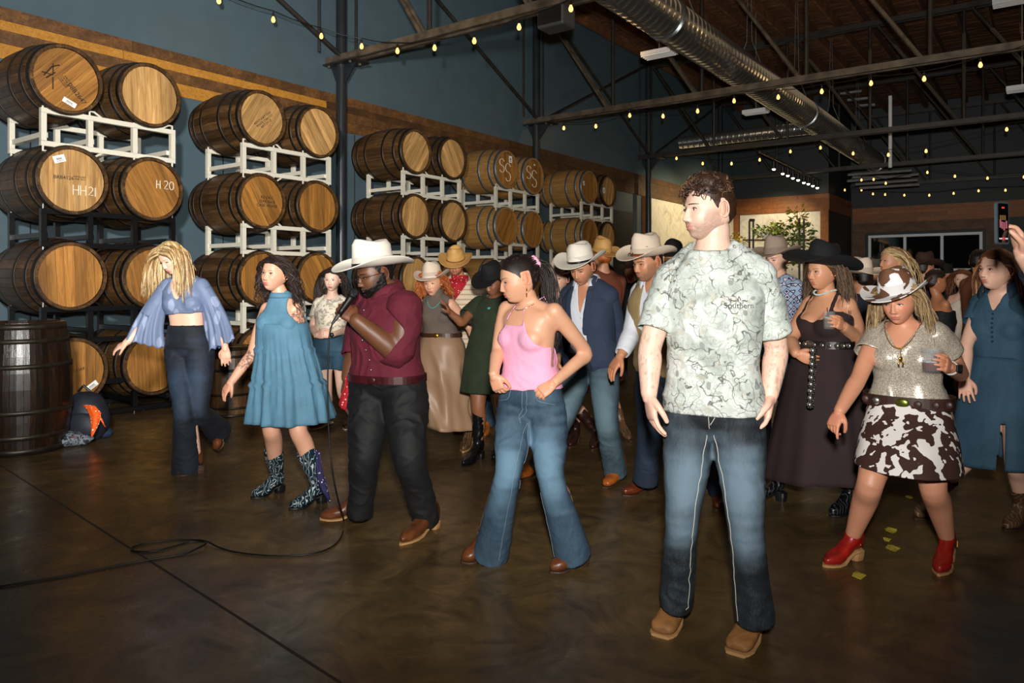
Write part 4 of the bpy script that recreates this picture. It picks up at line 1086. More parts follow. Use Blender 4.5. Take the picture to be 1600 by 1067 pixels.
# ---------------------------------------------------------------- hair
def hair_cap(B, H, thick, hairline, col, colvar=.25, noise_s=60, seed=1, lock=.5):
    v, f, nm, X = build_head(B); x, y, z = v.T
    keep = hairline(x, y, z)
    w_ = keep.astype(float)
    used, f2 = cull(v, f, keep)
    vv = bsmooth(v[used], f2, 3); nn = nm[used]
    t = thick(vv[:, 0], vv[:, 1], vv[:, 2]) if callable(thick) else np.full(len(vv), thick)
    t = t * (1 + lock * vnoise(vv * noise_s, seed))
    # seam at border sinks to the skin
    c = np.array([col[0][:3]]) * (1 + colvar * vnoise(vv * (90, 90, 30), seed + 2)[:, None])
    return vv + nn * t[:, None], f2, np.clip(c, 0, 1)
def strands(roots, dirs, H, length, n=16, colliders=(), wave=(.006, 40), grav=.75, width=.006, cols=None, seed=0, taper=.3, stiff=.0, flow=None, sides=5, curlr=0):
    """world-space clumps. roots,dirs (k,3) world"""
    k_ = len(roots); r = np.random.default_rng(seed); p = roots.copy(); d = dirs.copy(); L = length if hasattr(length, '__len__') else np.full(k_, length)
    L = L * r.uniform(.8, 1.1, k_); st = L / (n - 1); path = [p.copy()]; ph = vnoise(roots * 22, seed) * 5 + r.uniform(0, .9, k_); g = np.array([0, 0, -1.])
    ws = r.uniform(.7, 1.3, k_)
    for i in range(n - 1):
        d = d * (1 - grav * .35) + g * grav * .35
        if flow is not None: d = d + flow(p, i / n)
        d /= np.linalg.norm(d, axis=1)[:, None] + 1e-9
        p = p + d * st[:, None]
        for (cc, R_, rad) in colliders:
            q = (p - cc) @ R_; q2 = q / rad; l = np.linalg.norm(q2, axis=1); m_ = l < 1
            if m_.any():
                p[m_] = (q2[m_] / l[m_][:, None] * rad) @ R_.T + cc
        path.append(p.copy())
    path = np.array(path)
    mb = MB(); colr = []
    for j in range(k_):
        P_ = path[:, j].copy()
        tt = np.arange(n) * st[j]
        a1 = np.sin(tt * wave[1] + ph[j]) * wave[0] * ws[j] * np.minimum(1, tt / .05); a2 = np.cos(tt * wave[1] * .9 + ph[j] * 2) * wave[0] * ws[j] * np.minimum(1, tt / .05)
        P_[:, 0] += a1; P_[:, 1] += a2
        rr = width * r.uniform(.6, 1.3) * (1 - (1 - taper) * (np.linspace(0, 1, n)) ** 2.5); rr[0] *= .5; rr[-1] *= .3
        mb.tube(list(P_), list(rr), sides, squash=.6)
        c = np.array((cols[r.integers(len(cols))])[:3]) * r.uniform(.75, 1.2)
        g_ = np.clip(c[None] * np.ones((n * sides, 3)), 0, 1); colr.append(g_)
    return mb, np.concatenate(colr)
def scalp(B, H, pred, k_, seed, out=.004, n_up=.2):
    v, f, nm, X = build_head(B); idx = np.where(pred(*v.T))[0]; r = np.random.default_rng(seed); idx = r.choice(idx, k_)
    p = v[idx] + nm[idx] * out + r.normal(0, .002, (k_, 3)); return xf(p, H), (nm[idx]) @ H['R'].T
M['hairdark'] = flat('lash', rgb(14, 10, 8), .5)
SK = dict(fair=rgb(232, 184, 158), pale=rgb(238, 196, 174), tan=rgb(205, 146, 110), tan2=rgb(188, 124, 86), dark=rgb(112, 70, 46), brown=rgb(140, 88, 56), olive=rgb(196, 138, 102))
KM = dict(t=[-.17, -.08, 0, .12, .30, .52, .70, .82, .90, .96, 1.02],
          a=[.085, .150, .168, .166, .150, .160, .172, 0, 0, .092, .062], b=[.075, .105, .116, .110, .104, .116, .122, .110, .092, .078, .062])
KF = dict(t=[-.17, -.08, 0, .12, .36, .52, .70, .82, .90, .96, 1.02],
          a=[.085, .158, .172, .160, .126, .132, .146, 0, 0, .074, .049], b=[.075, .110, .118, .105, .088, .096, .104, .094, .076, .064, .048])
class Person: pass
def person(name_label, S):
    p = Person(); p.S = S; Y = S['Y']; p.male = S.get('male', False); K = KM if p.male else KF
    p.root = thing('person', name_label, 'person', (P(S['hip'][0], HY, Y).x, Y, 0)); p.K = K
    p.voxel = S.get('voxel', .011); p.bw = S.get('bw', 1.0); p.bd = S.get('bd', p.bw)
    r = math.radians; va = lambda px: math.degrees(math.atan((px - CX) / F)); yw0 = S.get('yaw', 0); yw = yw0 + va(S['neck'][0]); hy = S.get('hyaw', yw0) + va(S['hip'][0])
    p.F = V3((-math.sin(r(yw)), -math.cos(r(yw)), 0)); p.L = V3((math.cos(r(yw)), -math.sin(r(yw)), 0))
    p.hF = V3((-math.sin(r(hy)), -math.cos(r(hy)), 0)); p.hL = V3((math.cos(r(hy)), -math.sin(r(hy)), 0))
    def J(q, dy=0): return V3(P(q[0], q[1], Y + (q[2] if len(q) > 2 else 0) + dy))
    sa, sb = S['sh']; w_ = (.185 if p.male else .155) * S.get('shw', 1)
    p.A = J(sa, w_ * math.sin(r(yw)) + S.get('lean', 0)); p.B = J(sb, -w_ * math.sin(r(yw)) + S.get('lean', 0))
    p.N = J(S['neck'], S.get('lean', 0)) + (0, 0, .012 if p.male else 0); p.Hc = J(S['hip']); p.mid = (p.A + p.B) / 2
    p.shw = np.linalg.norm(p.A - p.B) / 2
    hd = S['head']; p.H = dict(R=rotm(hd[3] + va(hd[0]), hd[4], hd[5]), s=(1.0 if p.male else .95) * (hd[6] if len(hd) > 6 else 1), c=J(hd[:3]))
    p.elA, p.wrA = J(S['armA'][0]), J(S['armA'][1]); p.elB, p.wrB = J(S['armB'][0]), J(S['armB'][1])
    p.feet = []
    for q in S.get('feet', ()):
        if q is None: p.feet.append(None); continue
        toe, heel = q[0], q[1]
        if len(q) > 2:  # lifted foot: explicit depth
            p.feet.append((V3(P(heel[0], heel[1], Y + q[2])), V3(P(toe[0], toe[1], Y + q[2] + (q[3] if len(q) > 3 else 0)))))
        else: p.feet.append((V3(G(*heel)), V3(G(*toe))))
    hw = .088 * p.bw
    p.leg = []
    for i, sg in ((0, -1), (1, 1)):
        hj = p.Hc + p.hL * sg * hw - (0, 0, .03); fo = p.feet[i] if i < len(p.feet) else None
        an = S.get('ank', (None, None))[i]
        if fo is not None: fd_ = nrm(fo[1] - fo[0]); an = fo[0] + (fo[1] - fo[0]) * .22 + nrm(V3((0, 0, 1)) - fd_ * fd_[2]) * (.075 + S.get('heel_h', .03))
        elif an is not None: an = J(an)
        else: an = hj * (1, 1, 0) + (0, 0, .1)
        kn = S.get('knee', (None, None))[i]
        if kn is not None: kn = V3(P(*kn)) if len(kn) > 2 else V3(P(kn[0], kn[1], .5 * (hj[1] + an[1]) - .05))
        else: kn = (hj + an) / 2 + p.hF * .03
        p.leg.append((hj, kn, an))
    p.colliders = [(p.H['c'] + p.H['R'] @ (0, .010, .012), p.H['R'], V3((.080, .104, .118)) * p.H['s']),
                   (p.mid * .75 + p.Hc * .25, np.stack([p.L, p.F, V3((0, 0, 1))], 1), V3((p.shw + .02, .125, .30)) * (1, p.bd, 1))]
    return p
def spine(p, t):
    if t < .86: u = t / .86; return p.Hc + (p.mid - (0, 0, .02) - p.Hc) * u
    u = (t - .86) / .14; return (p.mid - (0, 0, .02)) * (1 - u) + p.N * u
def tring(p, t, infl=0, a_=None, b_=None, n=28, fo=0):
    K = p.K; i_ = np.interp(t, K['t'], range(len(K['t']))); ka = list(K['a']); ka[7] = max(p.shw * 1.02, ka[6]); ka[8] = p.shw * .86
    bwt = np.interp(t, [0, .9, 1], [p.bw, 1 if p.bw < 1 else (p.bw + 1) / 2, 1])
    a = np.interp(t, K['t'], ka) * (bwt if t < .8 else 1); b = np.interp(t, K['t'], K['b']) * np.interp(t, [0, .9, 1], [p.bd, (p.bd + 1) / 2, 1])
    u = sstep(t, .15, .75); L = nrm(p.hL * (1 - u) + p.L * u); Fd = nrm(p.hF * (1 - u) + p.F * u)
    c = spine(p, t) + Fd * (fo + .012 * math.sin(PI * np.clip(t, 0, 1)) * (1 if p.male else .6))
    if t < .02: c = c - Fd * .012
    return ering(c, L, Fd, (a_ if a_ else a) + infl, (b_ if b_ else b) + infl, n, 2.35)
def torso_geo(mb, p, t0, t1, infl, hem=0):
    ts = np.linspace(t0, t1, 22)
    mb.ring_loft([tring(p, t, infl + hem * sstep(-t, -.35, .1)) for t in ts])
    bust = p.S.get('bust', 0)
    if bust and t1 > .6:
        R = np.stack([p.L, p.F, V3((0, 0, 1))], 1)
        for sg in (-1, 1):
            mb.ell(spine(p, .64) + p.L * sg * .068 + p.F * (.062 * p.bd), V3((.060 * bust, .055 * bust, .060 * bust)) + infl, R, 16, 10)
    if t1 > .9:
        for q in (p.A, p.B):
            c = .046 if p.male else .035
            limb(mb, [q + (0, 0, -.004), q * .55 + p.N * .45 + (0, 0, .004 if p.male else 0), q * .14 + p.N * .86 + (0, 0, .012)], [c + infl, c * .92 + infl, c * .80 + infl], 10, 14)
    if t0 < .1:
        R = np.stack([p.hL, p.hF, V3((0, 0, 1))], 1)
        for sg in (-1, 1): mb.ell(p.Hc + p.hL * sg * .07 * p.bw - p.hF * .045 * p.bd - (0, 0, .02), V3((.085 * p.bw, .085 * p.bd, .095)) + infl, R, 14, 8)
def arm_pts(p, side): return (p.A, p.elA, p.wrA) if side == 'A' else (p.B, p.elB, p.wrB)
def arm_geo(mb, p, side, infl=0, frac=2.0, infl_end=None, rad=None):
    s_, e, w_ = arm_pts(p, side); sg = -1 if side == 'A' else 1
    sh = s_ + p.L * (-sg) * .012
    R = [.056, .050, .042, .044, .030] if p.male else [.046, .040, .034, .035, .025]
    R = [r * p.S.get('armw', 1) for r in R]
    pts = [sh, s_ * .5 + e * .5, e, e * .7 + w_ * .3, w_]; U = [0, .5, 1, 1.3, 2]
    if frac < 2:
        n = 9; us = np.linspace(0, frac, n); P_ = np.array([[np.interp(u, U, [q[i] for q in pts]) for i in range(3)] for u in us])
        ie = infl if infl_end is None else infl_end
        rr = [np.interp(u, U, R) + infl + (ie - infl) * (u / frac) for u in us]
        limb(mb, list(P_), rr, 14, 16)
        return P_[-1], nrm(P_[-1] - P_[-2]), rr[-1]
    limb(mb, pts, [r + infl for r in R], 18, 16); return w_, nrm(w_ - e), R[-1]
def leg_geo(mb, p, i, infl=0, radii=None):
    h, k_, a = p.leg[i]; cf = k_ * .68 + a * .32 - p.hF * .012
    w_ = p.S.get('legw', 1)
    if radii is None: R = [.092 * w_, .080 * w_, .056 * w_, .055 * w_, .034]
    else: R = radii
    limb(mb, [h + (0, 0, .02), h * .55 + k_ * .45, k_ + p.hF * .006, cf, a], [r + infl for r in R], 22, 18)
def make_body(p):
    S = p.S; m_ = MB(); torso_geo(m_, p, -.15, 1.0, -.004)
    for sd in 'AB':
        if S.get('skip' + sd): continue
        arm_geo(m_, p, sd)
    for i in (0, 1):
        if S.get('nolegs'): break
        leg_geo(m_, p, i)
    H = p.H; base = H['c'] + H['R'] @ (V3((0, .022, -.075)) * H['s']); up = H['c'] + H['R'] @ (V3((0, .018, -.02)) * H['s'])
    nr = (.060 if p.male else .047) * S.get('neckw', 1)
    limb(m_, [p.N - (0, 0, .05), p.N + (base - p.N) * .5, base, up], [nr * 1.25, nr, nr * .98, nr * .8], 12, 18)
    # trapezius
    for q in (p.A, p.B): limb(m_, [q * .62 + p.N * .38 + (0, 0, -.008), p.N + (base - p.N) * .30], [.042 if p.male else .028, .042 if p.male else .030], 8, 12)
    v, f, nm = remesh(m_, p.voxel, 4)
    sk = np.array(S['skin'][:3]); c = sk * (1 + .05 * vnoise(v * 14, 5)[:, None]) * np.array([1, 1, 1])
    c = c * (1 + .05 * vnoise(v * 40, 6)[:, None] * np.array([.2, 1, 1]))
    if S.get('armhair'):
        for sd in 'AB':
            s_, e, w_ = arm_pts(p, sd); ax = nrm(w_ - e); t = (v - e) @ ax; rad = np.linalg.norm(v - e - t[:, None] * ax, axis=1)
            w2 = (t > -.04) * (t < np.linalg.norm(w_ - e) - .01) * (rad < .075) * sstep(vnoise(v * (260, 260, 60), 8), .15, .6) * .40
            c = c * (1 - w2[:, None]) + np.array([.13, .07, .04]) * w2[:, None]
    for tat in S.get('tattoo', ()):
        cc, rad = V3(P(tat[0], tat[1], p.S['Y'] + tat[2])), tat[3]
        dd = np.linalg.norm((v - cc) * (1, .6, 1), axis=1); nn = np.abs(vnoise(v * 95, 3)); w2 = (dd < rad) * (nn < .22) * .75
        c = c * (1 - w2[:, None]) + np.array([.03, .035, .05]) * w2[:, None]
    V, Fc, Cc = [v], list(f), [c]; k_ = len(v)
    # head
    B = p.Bh = dict(male=p.male, full=S.get('full', 0), q=S.get('q', 1), hair=S['hairc'], closed=S.get('closed', 0), gaze=S.get('gaze', (0, 0)), iris=S.get('iris', (.09, .045, .02)))
    if 'brow' in S: B['brow'] = S['brow']
    hv, hf, hn, X = build_head(B)
    hc_ = face_color(hv, S['skin'], p.male, S.get('stub', 0), S.get('lip'), S.get('blush', 1))
    V.append(xf(hv, H)); Fc += [tuple(i + k_ for i in q) for q in hf]; Cc.append(hc_); k_ += len(hv)
    em = MB(); ear_geo(em); V.append(xf(em.arr(), H)); Fc += [tuple(i + k_ for i in q) for q in em.f]; Cc.append(np.tile(sk * (1.05, .86, .82), (em.n, 1))); k_ += em.n
    for sd in 'AB':
        hs = S.get('hand' + sd)
        if not hs or S.get('skip' + sd): continue
        hm = MB(); s_, e, w_ = arm_pts(p, sd); hsz = (1.0 if p.male else .9) * hs.get('s', 1)
        limb(hm, [w_ - nrm(w_ - e) * .05, w_ + V3(nrm(hs['d'])) * .015], [(.031 if p.male else .026), .028 if p.male else .024], 6, 14)
        hand(hm, w_, hs['d'], hs['n'], hs['th'], hs.get('curl', .5), hsz, hs.get('spread', .12), hs.get('tc', .4))
        if p.voxel < .02:
            v, f, _ = remesh(hm, .0042 if p.voxel > .0095 else .0036, 2)
        else: v, f = hm.arr(), hm.f
        V.append(v); Fc += [tuple(i + k_ for i in q) for q in f]
        ct = sk * (1 + .04 * vnoise(v * 60, 2)[:, None]) * np.array([1.03, .93, .90]); Cc.append(ct); k_ += len(v)
    b = mk('body', np.concatenate(V), Fc, M['skin'], p.root, smooth=True, col=np.clip(np.concatenate(Cc), 0, 1)); p.body = b
    add_face(p.root, H, B)
    return b
def folds(v, nm, amp, scale, seed, ridged=True):
    """soft cloth creases: warped ridged noise, sharper on the ridge than in the trough"""
    sc_ = np.array(scale, float); w_ = np.stack([vnoise(v * 7 + 3, seed + 7), vnoise(v * 7 + 11, seed + 8), vnoise(v * 7 + 17, seed + 9)], 1) * .045
    q = v + w_; c_, s_ = math.cos(.45), math.sin(.45)
    qa = np.stack([q[:, 0] * c_ + q[:, 2] * s_, q[:, 1], -q[:, 0] * s_ + q[:, 2] * c_], 1); qb = np.stack([q[:, 0] * c_ - q[:, 2] * s_, q[:, 1], q[:, 0] * s_ + q[:, 2] * c_], 1)
    r1 = (1 - np.abs(vnoise(qa * sc_ * 1.25, seed))) ** 4; r2 = (1 - np.abs(vnoise(qb * sc_ * 1.6 + 5, seed + 1))) ** 4
    m = .35 + .65 * sstep(vnoise(v * 4.5, seed + 2), -.35, .35)
    return v + nm * (amp * 1.35 * m * (np.maximum(r1, r2) - .35 + .3 * vnoise(v * sc_ * .6, seed + 4)))[:, None]
def tcoord(p, v): r = v - p.N; return r @ p.L, r[:, 2], r @ p.F
def garment(p, name, mat, t0=None, t1=None, infl=.012, sl=None, neck=None, keep=None, hem=0, wr=(.005, (7, 7, 16)), seed=0, voxel=None, extra=None, col=None, smooth=3, label=None, hemcut=None, parent=None, legs=None):
    """sl: {'A':(frac, infl, infl_end)}"""
    m_ = MB(); cuts = []; slv = []
    if t0 is not None: torso_geo(m_, p, t0 - .03, t1, infl, hem)
    for sd, (fr, i0, i1) in (sl or {}).items():
        sm = MB(); e_, d_, r_ = arm_geo(sm, p, sd, i0, fr, i1); A0 = arm_pts(p, sd)[0]; sm.ell(A0 + p.L * (.02 if sd == 'A' else -.02) - (0, 0, .012), V3((.055, .055, .05)) * (1.0 if p.male else .84) + infl * .5, None, 14, 10)
        v, f, nm = remesh(sm, (voxel or p.voxel * .9), smooth)
        if wr: v = folds(v, nm, wr[0], wr[1], seed + 5)
        used, f = cull(v, f, (((v - e_) @ d_) < -.001) | (np.linalg.norm((v - e_) - np.outer((v - e_) @ d_, d_), axis=1) > r_ * 1.35 + .012)); v = bsmooth(v[used], f); slv.append((v, f, nm[used]))
    if legs:
        for i, R, endp in legs:
            h, k_, a = p.leg[i]; e_ = V3(endp) if endp is not None else a + nrm(a - k_) * .05
            kk = k_ + p.hF * .006
            if np.linalg.norm(e_ - h) < np.linalg.norm(k_ - h) * .8:
                limb(m_, [h + (0, 0, .03), (h + e_) / 2, e_], [R[0], R[1], R[-1]], 16, 22); cuts.append((e_, nrm(e_ - h), R[-1] * 1.5 + .03)); continue
            limb(m_, [h + (0, 0, .03), h * .55 + k_ * .45, kk, kk * .55 + e_ * .45, e_], R, 26, 22)
            cuts.append((e_, nrm(e_ - kk), R[-1] * 1.5 + .03))
    if extra: extra(m_)
    v, f, nm = remesh(m_, voxel or p.voxel * .9, smooth)
    kp = np.ones(len(v), bool)
    if t0 is not None and hemcut is None:
        up = nrm(p.mid - p.Hc); 
        if t0 > -.5: kp &= ((v - spine(p, t0)) @ up) > (-.001 if not legs else -9)
    if hemcut is not None: kp &= hemcut(v)
    for (e_, d_, rad) in cuts:
        r = v - e_; ax = r @ d_; ra = np.linalg.norm(r - ax[:, None] * d_, axis=1); kp &= ~((ax > -.001) & (ra < rad) & (ax < .2))
    if legs: 
        up = V3((0, 0, 1)); kp &= ((v - spine(p, t1)) @ up) < .0
    x, z, fo = tcoord(p, v)
    if neck is not None: kp &= ~neck(x, z, fo)
    if keep is not None: kp &= keep(x, z, fo)
    if wr: v = folds(v, nm, wr[0], wr[1], seed)
    used, f = cull(v, f, kp); v = bsmooth(v[used], f); nm = nm[used]
    for v2, f2, n2 in slv:
        k_ = len(v); v = np.concatenate([v, v2]); nm = np.concatenate([nm, n2]); f = f + [tuple(i + k_ for i in q) for q in f2]
    cc = col(v, nm) if col else None
    o = mk(name, v, f, mat, parent or p.root, smooth=True, col=cc)
    if label: o['label'] = label
    sd_ = o.modifiers.new('cloth', 'SOLIDIFY'); sd_.thickness = .003; sd_.offset = -1
    return o
def crew(r=.070, f0=.01, zt=-.2): return lambda x, z, f: ((x / r) ** 2 + ((f - f0) / (r * 1.02)) ** 2 < 1) & (z > zt)
def vneck(r, w_, d, zt=.0): return lambda x, z, f: (((x / r) ** 2 + ((f - .01) / r) ** 2 < 1) & (z > -.1)) | ((f > .0) & (z > -d + d * np.abs(x) / w_) & (np.abs(x) < w_))
def fade(p, base=.25, amp=.6, knee=.3):
    def fn(v, nm):
        fr = np.clip(nm @ p.hF, 0, 1); out = np.full(len(v), base)
        for i in (0, 1):
            h, k_, a = p.leg[i]; ax = nrm(a - h); t = (v - h) @ ax / np.linalg.norm(a - h)
            out += amp * fr * gau(t - .27, .17) * .5 + amp * knee * fr * gau(t - .52, .07) * .4
        out += .16 * vnoise(v * (8, 8, 42), 3) * sstep(v[:, 2], .1, .5); return np.stack([np.clip(out, 0, 1)] * 3, 1)
    return fn
def pants(p, mat, R=(.112, .098, .072, .066, .075), ends=(None, None), t1=.14, col=None, seed=3, wr=(.004, (6, 6, 14)), name='jeans', infl=.012, label=None, voxel=None, short=None):
    o = garment(p, name, mat, -.15, t1, infl, legs=[(0, list(R if not isinstance(R[0], tuple) else R[0]), ends[0]), (1, list(R if not isinstance(R[0], tuple) else R[1]), ends[1])], wr=wr, seed=seed, col=col, hemcut=lambda v: np.ones(len(v), bool), label=label, voxel=voxel)
    return o
def seam(p, g, pts, mat, r=.0016, name='stitching'):
    from mathutils.bvhtree import BVHTree
    og = origin(g.parent); bt = BVHTree.FromPolygons([tuple(q.co) for q in g.data.vertices], [tuple(q.vertices) for q in g.data.polygons]); out = []
    for q in spl(pts, 28):
        h = bt.find_nearest(Vector(q) - og)
        out.append(V3(h[0] + h[1] * .0035 * (1 if h[1].dot(Vector((0, -1, 0))) > 0 else -1)) + V3(og))
    m_ = MB(); run = [out[0]]
    for q in out[1:] + [None]:
        if q is None or np.linalg.norm(q - run[-1]) > .075:
            if len(run) > 2: m_.tube(run, r, 4)
            run = []
        if q is not None: run.append(q)
    if m_.n: m_.build(name, mat, g)
def leg_seams(p, g, mat, inner=True, r=.0016, ends=(None, None)):
    for i, sg in ((0, 1), (1, -1)):
        h, k_, a = p.leg[i]; a = V3(ends[i]) if ends[i] is not None else a
        for q, on in (((1, 1.0), inner), ((-1, .1), not inner)):
            if not on: continue
            o = p.hL * sg * q[0] * .09 + p.hF * .09 * q[1]
            seam(p, g, [h + p.hL * sg * .075 * q[0] + p.hF * .08 * max(q[1], .1) - (0, 0, .05 if q[0] > 0 else 0), h * .55 + k_ * .45 + o, k_ + o, k_ * .5 + a * .5 + o, a + o * .8 + (0, 0, .01)], mat, r)
    if inner:
        c = p.Hc; F_, L_ = p.hF, p.hL
        seam(p, g, [c + F_ * .14 + (0, 0, .09), c + F_ * .14, c + F_ * .13 - (0, 0, .07)], mat, r)
        seam(p, g, [c + F_ * .14 + L_ * .022 + (0, 0, .09), c + F_ * .14 + L_ * .024, c + F_ * .13 + L_ * .005 - (0, 0, .045)], mat, r)
        for s_ in (-1, 1): seam(p, g, [c + F_ * .13 + L_ * s_ * .07 + (0, 0, .085), c + F_ * .12 + L_ * s_ * .085 + (0, 0, .04), c + F_ * .07 + L_ * s_ * .15 + (0, 0, .02)], mat, r)
def bt(p, i, h): a, k_ = p.leg[i][2], p.leg[i][1]; return a + nrm(k_ - a) * h
def belt(p, mat, t=.12, infl=.020, h=.036, buckle=None, bw=.05, bh=.04, name='belt', fo=0):
    rr = []; up = nrm(p.mid - p.Hc)
    for dz, i in ((-h / 2, 0), (-h / 2, .005), (h / 2, .005), (h / 2, 0)): rr.append(tring(p, t, infl + i, n=48) + up * dz)
    m_ = MB().ring_loft(rr + [rr[0]], cap=False); o = m_.build(name, mat, p.root, smooth=False)
    if buckle:
        q = tring(p, t, infl + .006, n=48)[12]; R = np.stack([p.hL, p.hF, V3((0, 0, 1))], 1)
        MB().ell(q, (bw / 2, .008, bh / 2), R, 20, 8).build('buckle', buckle, o, smooth=True)
    return o
def skirt(p, mat, top_t, hem, prof, ripple=(.01, 9), name='skirt', n=120, m=30, infl=.014, seed=0, tiers=(), hemtilt=(0, 0), lat=None, parent=None, join=None, ydep=0, col=None, slit=None, sway=None, label=None, drape=0, gather=0):
    """prof: [(u, a, b)] half widths from waist (u=0) to hem (u=1); hem = (px,py) centre at the person's depth"""
    c1 = V3(P(hem[0], hem[1], p.S['Y'] + ydep)); c0 = spine(p, top_t); L, Fd = p.hL, p.hF
    us = np.linspace(0, 1, m); T = np.linspace(0, 2 * PI, n, endpoint=False); rings = []; r = np.random.default_rng(seed)
    ph = r.uniform(0, 6.3, 6); pu = [q[0] for q in prof]
    for u in us:
        a = np.interp(u, pu, [q[1] for q in prof]); b = np.interp(u, pu, [q[2] for q in prof])
        amp = ripple[0] * (u ** 1.1); k_ = ripple[1]
        rp = amp * (np.sin(k_ * T + ph[0] + .8 * np.sin(2 * T)) * .6 + np.sin((k_ * 1.7 // 1) * T + ph[1] + u * .6) * .35 + np.sin((k_ * .5 // 1) * T + ph[2]) * .5)
        if gather: rp = rp + gather * min(u * 4, 1) * (np.sin(37 * T + 3 * vnoise(np.stack([T * 2, T * 0 + u * 3, T * 0], 1), 2)) + .6 * np.sin(23 * T + 5 * u))
        for tu, ta in tiers: rp = rp + ta * np.exp(-((u - tu) / .012) ** 2) - ta * .6 * np.exp(-((u - tu + .03) / .015) ** 2) + ta * .5 * sstep(u, tu, tu + .05) * np.sin(k_ * 3 * T + ph[3]) * (1 - sstep(u, tu + .12, tu + .3))
        c = c0 * (1 - u) + c1 * u
        if sway is not None: c = c + V3(sway) * math.sin(PI * u)
        ring = ering(c, L, Fd, a, b, n, 2.15); dr = ring - c; rad = np.linalg.norm(dr[:, :2], axis=1)[:, None]
        ring = ring + dr / rad * rp[:, None]
        if drape: ring = ring + dr / rad * (drape * u ** .5 * (1 - 2 * np.abs(vnoise(np.stack([ring[:, 0] * 10 + ring[:, 2] * 5, ring[:, 1] * 6, ring[:, 2] * 2.6 + 3], 1), seed))))[:, None]
        ring[:, 2] += u * (hemtilt[0] * (dr @ L) + hemtilt[1] * (dr @ Fd))
        rings.append(ring)
    q = MB().ring_loft(rings, cap=False)
    if slit is not None:
        v = q.arr(); kp = ~slit(v, np.repeat(us, n), np.tile(T, m)); used, f = cull(v, q.f, kp); v = v[used]
    else: v, f = q.arr(), q.f
    if join is not None: return v, f
    o = mk(name, v, f, mat, parent or p.root, smooth=True, col=None if col is None else np.tile(np.array(col), (len(v), 1)))
    if label: o['label'] = label
    s_ = o.modifiers.new('cloth', 'SOLIDIFY'); s_.thickness = .004; s_.offset = -1
    return o
def collar(p, mat, r=.072, h=.045, open_=.5, zoff=-.01, name='collar', parent=None, fl=.35):
    """turned-down shirt collar"""
    n = 26; a0 = open_; T = np.linspace(PI / 2 + a0, PI / 2 + 2 * PI - a0, n); A_ = []
    H = p.H; c = p.N + (H['c'] + H['R'] @ V3((0, .022, -.08)) - p.N) * .30 + (0, 0, zoff)
    rows = []
    for (rr, z) in ((1.0, .0), (1.0, h * .85), (1.06, h), (1.30, h * .5), (1.48, .0 - h * .15)):
        x = np.cos(T) * r * rr; y = np.sin(T) * r * rr; pt = sstep(np.abs(T - (PI * 1.5)), PI - a0 - .6, PI - a0)
        rows.append(c + x[:, None] * p.L + y[:, None] * p.F + np.stack([0 * x, 0 * x, z - pt * (h * .55 if rr > 1.2 else 0) - .02 * np.sin(T) * 1.0], 1))
    v = np.concatenate(rows); f = [(i * n + k_, i * n + k_ + 1, (i + 1) * n + k_ + 1, (i + 1) * n + k_) for i in range(4) for k_ in range(n - 1)]
    o = mk(name, v, f, mat, parent or p.root, smooth=True); s_ = o.modifiers.new('cloth', 'SOLIDIFY'); s_.thickness = .003
    return o
def placket(p, mat, x0=0, ts=(.2, .9), infl=.02, buttons=None, n=6, parent=None, btn=M['silver'], off=0):
    """buttons down the front"""
    for i in range(n):
        t = ts[0] + (ts[1] - ts[0]) * i / (n - 1); q = tring(p, t, infl, n=48)[12] + p.L * x0
        MB().ell(q, (.0065, .0065, .0065), None, 8, 6).build('button', btn, parent or p.root, smooth=True)
def necklace(p, mat, r=.066, drop=.03, z0=.02, n=40, bead=.0042, name='necklace', pend=None, fd=.012):
    """bead string round the neck, resting on the chest"""
    ob = thing_child(name, p)
    m_ = MB(); pts = []
    for a in np.linspace(0, 2 * PI, n, endpoint=False):
        fr = max(math.sin(a), 0)
        pts.append(p.N + p.L * math.cos(a) * r + p.F * (math.sin(a) * r + fd + fr * drop * .35) + (0, 0, z0 - drop * fr ** 1.5))
    if bead > .003:
        for q in pts: m_.ell(q, (bead,) * 3, None, 6, 4)
    m_.tube(pts + [pts[0]], bead * .5, 5)
    if pend: pend(m_, pts[n // 4])
    return m_.build(name, mat, p.root, smooth=True)
def thing_child(name, p): return None

# ---------------------------------------------------------------- hair styles
def hl_short(x, y, z):
    return z > np.interp(y, [-.10, -.082, -.066, -.050, -.034, -.022, -.010, .000, .006, .012, .026, .034, .05, .09], [.070, .072, .062, .050, .040, .020, -.004, -.008, .020, .036, .034, -.02, -.055, -.070])
def hl_long(x, y, z):
    return z > np.interp(y, [-.10, -.082, -.066, -.050, -.034, -.022, -.010, .0, .03, .09], [.072, .072, .060, .046, .034, .018, .0, -.02, -.06, -.085])
def hl_pony(x, y, z): return hl_long(x, y, z) & ~((np.abs(x) > .055) & (y > -.006) & (y < .040) & (z < .032))
def put_cap(p, thick, hl, cols, lock=.5, ns=60, seed=1, name='hair', noise_c=.25):
    v, f, c = hair_cap(p.Bh, p.H, thick, hl, cols, noise_c, ns, seed, lock); return xf(v, p.H), f, c
def hair_obj(p, parts, name='hair'):
    V, Fc, Cc, k_ = [], [], [], 0
    for v, f, c in parts:
        V.append(v); Fc += [tuple(i + k_ for i in q) for q in f]; Cc.append(c); k_ += len(v)
    return mk(name, np.concatenate(V), Fc, M['hair'], p.root, smooth=True, col=np.clip(np.concatenate(Cc), 0, 1))
